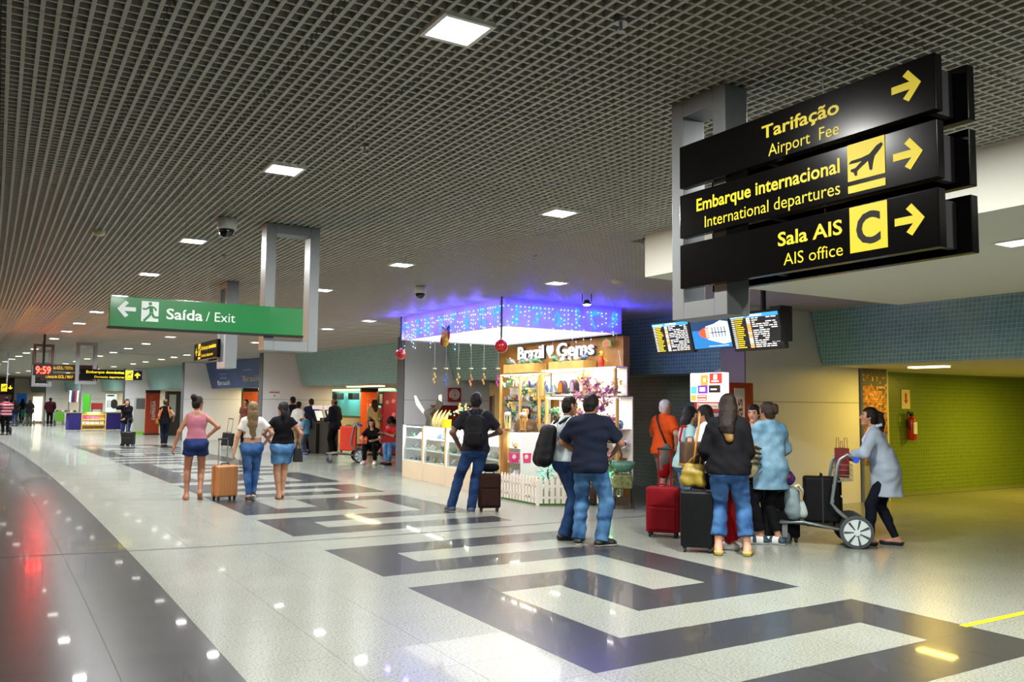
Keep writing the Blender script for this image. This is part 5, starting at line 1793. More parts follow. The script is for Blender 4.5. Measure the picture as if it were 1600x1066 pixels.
        F.cap(s.neck - s.u * (.012 - nk) + s.fw * .012, s.neck + s.u * .2 + s.fw * .03, tp.get('open', .060), .075, .01, None, True)
        P, Q = F.mesh()
        mt = [tp['mat']]; mi = None
        if tp.get('stripe'):
            mt.append(tp['stripe']); z = P[Q].mean(1)[:, 2]; mi = ((z / .07).astype(int) % 2)
        link(tp.get('name', 'shirt'), np_mesh('shirt', P, Q, mt, mi), t)
        if tp.get('collar'):
            F = Field(s.neck - .14, s.neck + .14, min(h, .01))
            F.cap(s.neck - s.u * .035, s.neck + s.u * .025, .072, .064, .02)
            F.cut(s.neck + s.u * .028 - s.fw * .01, unit(s.u + s.fw * .35))
            P, Q = F.mesh(); link('collar', np_mesh('collar', P, Q, [tp['collar']]), t)
    bt = p.get('bottom')
    if bt:
        g = bt.get('g', .007)
        F = Field(lo - .05, hi + .05, h)
        hw = (.085 if s.f else .065) * s.w
        F.cap(s.pel - s.hr * hw, s.pel + s.hr * hw, (.108 if s.f else .102) * s.w + g, (.108 if s.f else .102) * s.w + g, .05, (s.hf, .86))
        for i in (-1, 1): F.cap(s.pel + s.hr * .065 * i - s.hf * .045 - V3(0, 0, .045), s.pel + s.hr * .065 * i - s.hf * .03, .082 * s.w + g, .08 * s.w + g, .05)
        wr_ = (.097 if s.f else .112) * s.w
        F.cap(s.pel, s.pel + s.u * .15, .10 * s.w + g, wr_ + g * .5, .05, (s.fw, .8))
        ends = [s.leg(F, i, bt.get('len', 1.9), g, .025, bt.get('flare', .004)) for i in (0, 1)]
        F.wrinkle(bt.get('wr', .006), bt.get('wf', 42), len(label) + 3)
        for (b, d) in ends:
            R_ = .16
            bl = F.block(b - R_, b + R_)
            if bl:
                sl_, X, Y, Z = bl
                e = (X - b[0]) * d[0] + (Y - b[1]) * d[1] + (Z - b[2]) * d[2]
                near = np.sqrt((X - b[0]) ** 2 + (Y - b[1]) ** 2 + (Z - b[2]) ** 2) < R_ * .9
                F.D[sl_] = np.where(near & (e > -.02), np.maximum(F.D[sl_], e), F.D[sl_])
        if s.pel[2] < .7: F.cut(s.pel + V3(0, 0, .12), V3(0, 0, 1))
        else: F.cut(s.pel + s.u * bt.get('waist', .10), s.u)
        P, Q = F.mesh()
        link(bt.get('name', 'trousers'), np_mesh('trousers', P, Q, [bt['mat']]), t)
        if bt.get('belt'):
            F = Field(s.pel - .3, s.pel + .3, h)
            wz = bt.get('waist', .10)
            F.cap(s.pel, s.pel + s.u * .15, .10 * s.w + g + .007, wr_ + g * .5 + .009, .05, (s.fw, .8))
            F.cap(s.pel - s.hr * hw, s.pel + s.hr * hw, .102 * s.w + g + .006, .102 * s.w + g + .006, .05, (s.hf, .86))
            F.cut(s.pel + s.u * wz, s.u); F.cut(s.pel + s.u * (wz - .035), -s.u)
            P, Q = F.mesh(); link('belt', np_mesh('belt', P, Q, [bt['belt']]), t)
    sh = p.get('shoes')
    if sh:
        for i in (0, 1):
            F = Field(s.ank[i] - .24, s.ank[i] + .24, min(h, .010) if h < .02 else h)
            hl, toe, d, n = s.foot(F, i, sh.get('g', .010))
            F.cut(s.ank[i] + n * sh.get('top', .0), n)
            lowz = s.ank[i] - n * .085
            F.cut(lowz, -n)
            if sh.get('flat'): F.cut_quadrant(s.ank[i] - n * .035 + d * .07, -d, -n) if False else None
            P, Q = F.mesh()
            if len(P) == 0: continue
            c = P[Q].mean(1); hgt = (c - lowz) @ n
            mi = (hgt < sh.get('sole', .022)).astype(int)
            mts = [sh['mat'], sh.get('solemat', sh['mat'])]
            if sh.get('panel'):
                mts.append(sh['panel']); al = (c - s.ank[i]) @ d
                mi[(hgt >= sh.get('sole', .022)) & ((al < -.02) | ((al > .06) & (al < .10)))] = 2
            link('shoe', np_mesh('shoe', P, Q, mts, mi), t)
    t['_rig'] = 0
    del t['_rig']
    return t, s, sc

def in_person(t, s_local):
    """world point of a local point of a figure"""
    c, s = math.cos(t.rotation_euler.z), math.sin(t.rotation_euler.z); k = t.scale.x
    x, y, z = [a * k for a in s_local]
    return Vector((t.location.x + c * x - s * y, t.location.y + s * x + c * y, t.location.z + z))

def worn(name, label, cat, t):
    """a thing carried by a figure: own top-level object in the same frame"""
    o = thing(name, label, cat, t.location, t.rotation_euler.z)
    o.scale = t.scale
    return o
# ------------------------------------------------------------------ clothes
cl_ = lambda n, c, r=.85, k=.08: mat('cloth_' + n, c, r, noise=(8, k), spec=.12)
D_DARK, D_MID, D_LIGHT, D_NAVY, D_PALE = denim('denim_dark', '#16284a', '#2b4a78'), denim('denim_mid', '#21406e', '#47709e'), denim('denim_light', '#34608e', '#6f9cc4'), denim('denim_navy', '#121c3c', '#24386c'), denim('denim_pale', '#4f7690', '#82a4b8')
D_FADE = denim('denim_faded', '#213f66', '#527ea6')
C_BLACK, C_NAVY, C_WHITE, C_TEAL, C_GREY, C_ORANGE, C_PINK = cl_('black', '#0e0e12'), cl_('navy', '#161c2c'), cl_('white', '#cdd6da'), cl_('teal', '#8fb0b4'), cl_('grey', '#8e9aa8'), cl_('orange', '#d2501a'), cl_('pink', '#9e616e')
C_CHAR, C_RED, C_LEG, C_MAROON, C_BLUE, C_BEIGE = cl_('charcoal', '#1b1b22'), cl_('red', '#9c141c'), cl_('legging', '#0e121c'), cl_('maroon', '#34121a'), cl_('blue', '#4c86b8'), cl_('beige', '#bfa878')
SKIN_T, SKIN_M, SKIN_L, SKIN_D = '#8a5f45', '#a3745a', '#c09077', '#5e3d2c'
RUB = mat('sole_white', '#d8d8d2', .6)
SH_BLACK, SH_BLUE, SH_WHITE, SH_YEL, SH_SKIN = mat('shoe_black', '#121214', .5), mat('shoe_blue', '#2c4058', .6), mat('shoe_white', '#dcdcda', .5), mat('shoe_yellow', '#b5a04c', .6), mat('shoe_tan', '#9a7050', .6)
GREENSH = mat('shoe_panel', '#1f3a4a', .6)
HANG = None
short = dict(thick=.010)

def blob(name, m, parent, prims, h=.012, wr=None, cuts=(), kk=.06):
    """soft shape from round cones in the parent's frame"""
    pts = np.array([p[i] for p in prims for i in (0, 1)]); R = max(max(p[2], p[3]) * (max(1, p[4][1]) if len(p) > 4 and p[4] else 1) for p in prims) + .05
    F = Field(pts.min(0) - R, pts.max(0) + R, h)
    for p in prims: F.cap(np.array(p[0], float), np.array(p[1], float), p[2], p[3], kk, (np.array(p[4][0], float), p[4][1]) if len(p) > 4 and p[4] else None)
    if wr: F.wrinkle(wr, 40, len(name))
    for c in cuts: F.cut(np.array(c[0], float), np.array(c[1], float))
    P, Q = F.mesh()
    return link(name, np_mesh(name, P, Q, [m] if not isinstance(m, (list, tuple)) else list(m)), parent)

def rbox_field(F, c, s, r, ax=None):
    """rounded box merged into a field"""
    bl = F.block(np.array(c) - np.array(s) / 2 - .1, np.array(c) + np.array(s) / 2 + .1)
    sl, X, Y, Z = bl
    q = [np.abs(a - c[k]) - (s[k] / 2 - r) for k, a in enumerate((X, Y, Z))]
    out = np.sqrt(sum(np.maximum(a, 0) ** 2 for a in q)) + np.minimum(np.maximum(np.maximum(q[0], q[1]), q[2]), 0) - r
    F.merge(sl, out, .02, False)

def backpack(label, t, m, trim, size=(.30, .17, .46), y=-.20, zc=1.22, x=0.0, side=1, straps=True, tilt=0.0, pocket=True):
    o = worn('backpack', label, 'backpack', t)
    w, d, hh = size
    F = Field((x - w, y - d - .15, zc - hh), (x + w, y + d + .1, zc + hh), .011)
    for sx in (-1, 1):
        F.cap(V3(x + sx * w * .20, y - d * .45, zc - hh * .26), V3(x + sx * w * .15, y - d * .34, zc + hh * .24), w * .30, w * .25, .05, (V3(0, 1, 0), d / w * 1.02))
    F.wrinkle(.004, 35, 4)
    P, Q = F.mesh(); P[:, 1] += (zc - P[:, 2]) * tilt
    body = link('main_bag', np_mesh('main_bag', P, Q, [m]), o)
    F = Field((x - w, y - d - .25, zc - hh), (x + w, y + d, zc + hh), .011)
    rbox_field(F, (x, y - d * .74, zc - hh * .22), (w * .64, d * .40, hh * .40), d * .19)
    P, Q = F.mesh(); P[:, 1] += (zc - P[:, 2]) * tilt
    if pocket: link('front_pocket', np_mesh('front_pocket', P, Q, [m]), o)
    MB().tube([(x - .03, y - .01, zc + hh * .46), (x - .02, y - .02, zc + hh * .56), (x + .02, y - .02, zc + hh * .56), (x + .03, y - .01, zc + hh * .46)], .008, 6).build('grab_handle', trim, o)
    if straps:
        for sg in (-1, 1):
            q = x + sg * w * .34
            MB().tube([(q * .7, y, zc + hh * .40), (q, y + .08, zc + hh * .50), (q * 1.05, y + .20, zc + hh * .52), (q * 1.1, y + .31, zc + hh * .36), (q * 1.15, y + .33, zc + hh * .1), (q * 1.2, y + .25, zc - hh * .2), (q * 1.1, y + .05, zc - hh * .36)], [.016, .02, .022, .022, .02, .012, .01], 8).build('strap', trim, o, smooth=True)
    return o

def suitcase(label, pos, rz, w, d, hh, m, kind='soft', handle=.0, accent=None, wheels=M_BLACKM, cat='suitcase', name='suitcase', z=0.0, lay=None):
    t = thing(name, label, cat, (pos[0], pos[1], z), rz)
    if lay: t.rotation_euler = (lay, 0, rz)
    zw = .055
    MB().box(-w / 2, w / 2, -d / 2, d / 2, zw, hh).build('shell', m, t, bev=.035 if kind == 'hard' else .03, seg=4)
    if kind == 'hard':
        for i in range(7):
            x = -w * .40 + i * w * .8 / 6
            for sy in (-1, 1): MB().box(x - .009, x + .009, sy * d / 2 - .004, sy * d / 2 + .004, zw + .06, hh - .06).build('rib', m, t)
    else:
        MB().box(-w * .40, w * .40, -d / 2 - .022, -d / 2, zw + .04, hh * .60).build('front_pocket', m, t, bev=.012)
        MB().box(-w * .40, w * .40, -d / 2 - .014, -d / 2, hh * .64, hh * .94).build('upper_pocket', m, t, bev=.01)
    MB().box(-w / 2 - .002, w / 2 + .002, -.008, .008, zw + .0, hh + .002).build('zip_band', accent or M_BLACKM, t)
    for sx in (-1, 1):
        for sy in (-1, 1):
            wh = MB(); x, y = sx * (w / 2 - .045), sy * (d / 2 - .04)
            wh.cyl((x - .012, y, .025), (x + .012, y, .025), .025, n=12); wh.box(x - .018, x + .018, y - .02, y + .02, .04, zw + .005)
            wh.build('wheel', wheels, t)
    MB().tube([(-.07, 0, hh - .005), (-.06, 0, hh + .03), (.06, 0, hh + .03), (.07, 0, hh - .005)], .01, 6).build('top_handle', M_BLACKM if kind == 'hard' else m, t)
    if handle:
        for sx in (-1, 1): MB().cyl((sx * .075, d * .38, hh - .02), (sx * .075, d * .38, hh + handle), .009, n=8).build('pull_rod', accent if accent and kind == 'rods' else M_STEEL if kind != 'redrod' else m, t)
        MB().cyl((-.09, d * .38, hh + handle), (.09, d * .38, hh + handle), .014, n=8).build('pull_grip', M_BLACKM, t)
    return t

# ------------------------------------------------------------------ people close to the shop
t1, s1, _ = make_person('man in dark tee and blue jeans with a black backpack standing before the shop counter', 742, 801, 1.79, -3, dict(sex='m', wide=1.02, skin=SKIN_D, yaw=-10, nod=-6,
    feet=((-.34, .05, 0, 25), (-.05, -.02, 0, 10)), pelvis=(0, 0, .905), hands=((-.235, .09, .92), (.17, .25, 1.07)), elbows=((-1, -.5, 0), (1, -.6, -.1)),
    hair=dict(color='#0f0c0c', thick=.016, line=(.04, .055)), top=dict(mat=C_CHAR, sleeve=.72, hem=.87, g=.02), bottom=dict(mat=D_DARK, len=2.06, g=.016, flare=.016), shoes=dict(mat=SH_BLUE, solemat=RUB)))
backpack('black backpack worn by the man before the shop counter', t1, mat('pack_black', '#0b0b0f', .6, noise=(12, .2), spec=.15), mat('pack_strap', '#2a2c2a', .7), (.33, .20, .52), -.135, 1.17)
suitcase('dark brown soft suitcase standing beside the man before the shop', gp(764, 799), .15, .33, .22, .56, cl_('brown', '#2b1812', .7), 'soft', 0)
hb = thing('neck_pillow', 'black round travel pillow on the brown suitcase', 'pillow', gp(762, 799) + Vector((0, 0, .60)), 0)
blob('cushion', C_BLACK, hb, [((-.09, 0, .05), (.10, 0, .05), .07, .07, ((0, 0, 1), .85))])

t2, s2, _ = make_person('man in white shirt and blue jeans with big black backpack, seen from the side', 884, 842, 1.71, -68, dict(sex='m', wide=1.06, skin=SKIN_M, yaw=8, lean=3,
    feet=((-.10, .06, 0, 6), (.10, -.06, 0, -8)), hands=((-.13, .26, 1.02), (.10, .26, 1.0)), elbows=((-1, -.8, 0), (1, -.8, 0)),
    hair=dict(color='#17130f', thick=.006, line=(.045, .06)), top=dict(mat=cl_('white_blue', '#c3ced2'), sleeve=.85, hem=.93, g=.022, collar=C_NAVY, wr=.012), bottom=dict(mat=D_DARK, len=2.08, g=.018, flare=.022, belt=C_BLACK), shoes=dict(mat=SH_BLACK, solemat=SH_BLACK)))
backpack('large black backpack on the man in the white shirt', t2, mat('pack_black', '#0b0b0f', .6), M_BLACKM, (.36, .34, .62), -.13, 1.13, tilt=-.10, pocket=False)
gl_ = MB(); q = s2.hc
for sg in (-1, 1): gl_.tube([q + s2.hhr * .07 * sg + s2.hhu * .015 - s2.hhf * .01, q + s2.hhr * .07 * sg + s2.hhu * .018 + s2.hhf * .085], .003, 5)
gl_.build('glasses', mat('glass_frame', '#b8b8b8', .3, metal=.8), t2)

t3, s3, _ = make_person('man in navy polo and faded blue jeans with his back turned, arms bent', 921, 852, 1.73, -18, dict(sex='m', wide=1.12, skin=SKIN_T, yaw=-14, nod=-8,
    feet=((-.13, .0, 0, 12), (.15, -.02, 0, -40)), hands=((-.20, .21, 1.02), (.20, .30, 1.04)), elbows=((-1, -.5, 0), (1, -.5, -.1)),
    hair=dict(color='#100d0d', thick=.014, line=(.045, .055)), top=dict(mat=C_NAVY, sleeve=.82, hem=.82, g=.026, collar=C_NAVY, wr=.010), bottom=dict(mat=D_FADE, len=2.07, g=.02, flare=.02, wr=.012), shoes=dict(mat=SH_BLACK, solemat=RUB)))

# ------------------------------------------------------------------ group in front of the cash machine
t4, s4, _ = make_person('white-haired man in orange polo shirt and glasses by the cash machine', 1036, 792, 1.70, -48, dict(sex='m', wide=1.08, skin=SKIN_L, yaw=-12, lean=4,
    hands=((-.2, .25, 1.0), (.26, .05, .98)), elbows=((-1, -.6, 0), (1, -.6, 0)), hair=dict(color='#d2cdc0', thick=.010, line=(.02, .065)),
    top=dict(mat=C_ORANGE, sleeve=.85, hem=.84, g=.024, collar=C_ORANGE), bottom=dict(mat=cl_('khaki', '#7c7264'), len=1.0, flare=.03, name='shorts'), shoes=dict(mat=SH_BLACK, solemat=RUB)))
g4 = MB(); q = s4.hc
for sg in (-1, 1): g4.tube([q + s4.hhr * .075 * sg + s4.hhu * .015, q + s4.hhr * .07 * sg + s4.hhu * .012 + s4.hhf * .09], .003, 5)
g4.build('glasses', M_BLACKM, t4)
bg = worn('shoulder_bag', 'grey and red shoulder bag hanging on the man in orange', 'bag', t4)
blob('pouch', cl_('bag_grey', '#6f6a60'), bg, [((.20, -.16, .66), (.22, -.12, .92), .12, .10, ((1, 0, 0), .6))], wr=.006)
blob('base_trim', C_RED, bg, [((.20, -.16, .58), (.21, -.14, .64), .11, .122, ((1, 0, 0), .62))])
MB().tube([(.21, -.1, .98), (.12, -.17, 1.25), (.0, -.13, 1.42), (-.1, -.02, 1.46), (-.12, .12, 1.35), (.1, .19, 1.05), (.22, .02, .95)], .016, 6).build('strap', M_BLACKM, bg, smooth=True)

LONGB = [(((0, -.05, .02), (0, -.085, -.10), (0, -.10, -.26), (0, -.11, -.42)), (.088, .085, .075, .045), .62, 'w'), (((-.065, -.02, .0), (-.075, -.02, -.14)), (.035, .03)), (((.065, -.02, .0), (.075, -.02, -.14)), (.035, .03))]
t5, s5, _ = make_person('long black-haired girl in pale teal tee with sunglasses on her head', 1070, 828, 1.60, -72, dict(sex='f', skin=SKIN_L, nod=-22, yaw=0, lean=6,
    hands=((-.15, .22, .98), (.17, .14, 1.02)), elbows=((-1, -.6, 0), (1, -.9, .1)), hair=dict(color='#0f0d10', long=True, locks=LONGB, thick=.014),
    top=dict(mat=C_TEAL, sleeve=.5, hem=.86), bottom=dict(mat=D_LIGHT, len=1.0, flare=.05, name='denim_skirt'), shoes=dict(mat=SH_WHITE, solemat=RUB)))
def shades(t, s):
    q = s.hc + s.hhu * .098 + s.hhf * .035; m = MB()
    for sg in (-1, 1): m.ball(tuple(q + s.hhr * .034 * sg), .028, 10, 6, 0, (1.1, .5, .55)); m.tube([q + s.hhr * .06 * sg, s.hc + s.hhr * .085 * sg + s.hhu * .03 - s.hhf * .03], .004, 5)
    m.build('sunglasses', mat('shades', '#1a1c22', .1, coat=1), t)
shades(t5, s5)
ss_ = worn('shoulder_strap_bag', 'red-strapped bag on the girl in pale teal', 'bag', t5)
MB().tube([(.12, -.06, 1.44), (.13, .05, 1.42), (.17, .10, 1.2), (.2, .06, .98)], .018, 6).tube([(.12, -.06, 1.44), (.16, -.12, 1.25), (.2, .0, .98)], .018, 6).build('strap', C_RED, ss_, smooth=True)
blob('pouch', C_RED, ss_, [((.20, .0, .84), (.20, .06, .90), .07, .07, ((1, 0, 0), .6))])

t6, s6, _ = make_person('dark-haired girl in white tee carrying a brown tote, half hidden', 1108, 836, 1.62, 60, dict(sex='f', skin=SKIN_M, nod=-18, yaw=10,
    hands=((-.13, .22, 1.0), (.2, .2, .95)), hair=dict(color='#15110f', long=True, locks=LONGB[:1]), top=dict(mat=C_WHITE, sleeve=.6, hem=.82, g=.03), bottom=dict(mat=C_LEG, len=1.95), shoes=dict(mat=SH_WHITE, solemat=RUB)))
shades(t6, s6)
# brown tote with tan strap, on her shoulder towards the camera
tp_ = dp(1080, 708, 9.55)
tb_ = thing('tote_bag', 'brown tote bag with tan leather strap held by the girl in white', 'bag', (tp_.x, tp_.y, tp_.z - .14), .35)
MB().prism([(-.13, .02), (.13, -.03), (.15, .26), (-.12, .27)], -.06, .06).build('pouch', cl_('tote_brown', '#4a382c', .6, .25), tb_, bev=.02, seg=3)
MB().prism([(-.13, .0), (.13, -.05), (.13, -.02), (-.13, .03)], -.062, .062).build('base_trim', mat('leather_tan', '#a3752c', .5), tb_)
MB().tube([(-.02, -.068, -.03), (.02, -.068, .26), (.07, -.05, .45), (.11, -.01, .58)], .014, 6).build('strap', mat('leather_tan', '#a3752c', .5), tb_, smooth=True)

HAIR7 = [(((0, -.05, .02), (0, -.098, -.10), (-.005, -.150, -.24), (.02, -.178, -.37)), (.090, .090, .080, .04), .6, 'w'), (((-.07, -.02, .0), (-.08, -.04, -.16)), (.03, .025)), (((.07, -.02, .0), (.08, -.05, -.18)), (.03, .025))]
t7, s7, _ = make_person('woman in black sweater, cropped blue jeans and yellow flats with her back turned', 1140, 868, 1.74, 0, dict(sex='f', wide=1.06, skin=SKIN_L, nod=-6, yaw=-4,
    feet=((-.115, .0, 0, 4), (.185, .03, 0, -8)), hands=((-.20, .22, 1.0), (.17, .24, .98)), elbows=((-.5, -1, -.1), (.25, -1, -.1)),
    hair=dict(color='#160d09', long=True, locks=HAIR7, tips='#6e5224', tipz=.30, thick=.014), top=dict(mat=C_BLACK, sleeve=(1.62, 1.62), hem=.86, g=.032, sg=.004, flare=.20, flat=.7, name='sweater', open=.066, wr=.012), bottom=dict(mat=D_MID, len=1.72, g=.022, flare=.024, wr=.010), shoes=dict(mat=SH_YEL, solemat=SH_YEL, top=-.035, g=.008)))

t11, s11, _ = make_person('person in red wide trousers and white sneakers behind the woman in black', 1147, 858, 1.46, 78, dict(sex='f', skin=SKIN_L, nod=-20, wide=.95,
    hair=dict(color='#1a1310', thick=.012), hands=((-.1, .2, 1.0), (.1, .2, 1.0)), top=dict(mat=C_NAVY, sleeve=.6, hem=.85), bottom=dict(mat=C_RED, len=1.93, g=.02, flare=.035), shoes=dict(mat=SH_WHITE, solemat=RUB)))

t9, s9, _ = make_person('woman in white printed tee and black trousers facing the camera', 1181, 832, 1.63, 172, dict(sex='f', skin=SKIN_L, yaw=-10, nod=-6, lip='#a8484a',
    feet=((-.16, .0, 0, 5), (.10, .12, 0, -5)), hands=((-.05, .24, 1.03), (.14, .22, 1.03)), elbows=((-1, -.6, 0), (1, -.6, 0)), hair=dict(color='#1c1412', thick=.012, line=(.045, .055)),
    top=dict(mat=cl_('tee_white', '#d6dade'), sleeve=.6, hem=.84), bottom=dict(mat=C_BLACK, len=1.9, flare=.02), shoes=dict(mat=SH_WHITE, solemat=RUB)))
pr = MB(); 
for k in range(10):
    a0, a1 = k * .5 - 1.2, (k + 1) * .5 - 1.2
    if k in (3,): continue
    pr.cyl((.045 + .028 * math.cos(a0), .183, 1.235 + .028 * math.sin(a0)), (.045 + .028 * math.cos(a1), .183, 1.235 + .028 * math.sin(a1)), .006, n=5)
pr.build('shirt_print', M_BLACKM, t9)
t8, s8, _ = make_person('woman in long pale denim shirt and black trousers, hair clipped up', 1205, 851, 1.66, 34, dict(sex='f', wide=1.02, skin=SKIN_M, yaw=14, nod=-4,
    feet=((-.10, .06, 0, 60), (.09, -.02, 0, 35)), hands=((-.235, .12, .86), (.12, .26, 1.02)), elbows=((-1, -.6, 0), (1, -.5, 0)),
    hair=dict(color='#2a2018', thick=.012, line=(.035, .06), locks=[(((0, -.085, .03), (0, -.125, .05), (0, -.14, -.01)), (.045, .04, .03)), (((0, -.13, .0), (.0, -.165, .045)), (.018, .006))], pins=[((0, -.12, .085), .016, mat('clip_tan', '#8a6a40', .4))]),
    top=dict(mat=D_PALE, sleeve=1.72, hem=.665, g=.034, sg=.014, flare=.235, flat=.72, cuff=.016, collar=D_PALE, name='denim_shirt', wr=.014), bottom=dict(mat=C_BLACK, len=1.82, g=.012, flare=.012), shoes=dict(mat=SH_WHITE, solemat=RUB, panel=GREENSH, g=.014, top=.01)))
MB().cyl(tuple(s8.wri[0] + unit(s8.elb[0] - s8.wri[0]) * .02), tuple(s8.wri[0] + unit(s8.elb[0] - s8.wri[0]) * .045), .032, n=14).build('wrist_watch', M_BLACKM, t8)

# luggage of the group
suitcase('red soft suitcase with its pull handle raised, left of the black one', gp(1037, 838), -.32, .40, .26, .60, cl_('suit_red', '#7d121c', .75), 'redrod', .46)
suitcase('black hard-shell suitcase standing under the yellow bag', gp(1090, 862), -.25, .36, .25, .67, mat('shell_black', '#0c0e10', .4, spec=.25), 'hard', .32)
yb_p = gp(1086, 862)
yb = thing('handbag', 'mustard yellow handbag resting on the black hard-shell suitcase', 'bag', (yb_p.x - .02, yb_p.y - .02, .702), -.2)
blob('pouch', mat('leather_mustard', '#84701a', .5, noise=(8, .12)), yb, [((-.075, 0, .06), (-.06, 0, .20), .065, .06, ((0, 1, 0), .85)), ((.075, 0, .06), (.06, 0, .20), .065, .06, ((0, 1, 0), .85))], wr=.014, cuts=[((0, 0, .002), (0, 0, -1))])
MB().tube([(-.07, .0, .22), (-.03, .0, .30), (.05, .03, .36), (.09, .05, .42)], .009, 6).tube([(.07, .0, .22), (.08, .02, .30), (.10, .05, .40)], .009, 6).build('handle', mat('leather_brown', '#6a5418', .5), yb, smooth=True)
suitcase('black suitcase standing beside the woman in the denim shirt', gp(1222, 846), .05, .36, .26, .62, C_BLACK, 'soft', 0)
pb_p = gp(1222, 846)
pb = thing('drawstring_bag', 'purple and pink drawstring bag on the black suitcase', 'bag', (pb_p.x + .02, pb_p.y, .655), 0)
blob('sack', mat('sack_purple', '#36205a', .6, noise=(9, .8)), pb, [((-.03, 0, .08), (.06, 0, .09), .085, .085, ((0, 1, 0), .8)), ((.0, 0, .15), (-.03, 0, .26), .06, .02)], wr=.012, cuts=[((0, 0, .002), (0, 0, -1))])
for (x, z) in ((.04, .12), (-.06, .05)): MB().ball((x, -.075, z), .032, 8, 6, 0, (1, .3, .9)).build('pink_patch', mat('patch_pink', '#c42a6a', .6), pb)
kb = dp(1172, 715, 9.75)
bb2 = thing('rucksack', 'beige striped rucksack held between the two women', 'backpack', (kb.x, kb.y, kb.z - .2), .3)
blob('sack', cl_('ruck_beige', '#8d8468', .8, .3), bb2, [((-.02, 0, .08), (.02, 0, .26), .11, .10, ((0, 1, 0), .8))], wr=.01)
for i in range(4): MB().tube([(-.10, -.07, .12 + i * .06), (0, -.10, .15 + i * .06), (.10, -.07, .12 + i * .06)], .012, 6).build('stripe', cl_('ruck_dark', '#3a382c'), bb2)

# ------------------------------------------------------------------ luggage cart with the woman in grey
t10, s10, _ = make_person('woman in grey cardigan and dark leggings leaning on a luggage cart', 1386, 853, 1.64, 88, dict(sex='f', skin=SKIN_M, lean=17, nod=6, yaw=2, pelvis=(0, -.02, .915),
    feet=((-.09, .18, 0, 3), (.09, -.10, 0, -4)), hands=((-.12, .40, 1.09), (.14, .38, 1.07)), elbows=((-1, -.7, -.2), (1, -.7, -.2)),
    hair=dict(color='#17110e', thick=.010, line=(.03, .06), locks=[(((0, -.09, .05), (0, -.13, .04), (0, -.145, -.06), (0, -.13, -.2), (0, -.14, -.26)), (.03, .036, .04, .03, .008), None, 'w')], pins=[((0, -.115, .06), .022, mat('tie_pink', '#b89a90', .6))]),
    top=dict(mat=C_GREY, sleeve=1.75, hem=.60, g=.026, sg=.004, flare=.19, flat=1.0, name='cardigan', wr=.012), bottom=dict(mat=C_LEG, len=1.97, g=.009, flare=0, wr=.003), shoes=dict(mat=SH_BLACK, solemat=SH_BLACK, top=-.035, g=.006)))
MB().box(-.05, .02, .40, .47, 1.085, 1.10).build('phone', mat('phone_yellow', '#a08a30', .4), t10)
sc_ = MB(); 
for sg in (-1, 1): sc_.tube([(sg * .05, .02, 1.47), (sg * .06, .16, 1.42), (sg * .05, .24, 1.28), (sg * .05, .22, 1.12)], .020, 6)
sc_.build('lanyard_scarf', cl_('scarf_white', '#b8b8cc'), t10, smooth=True)

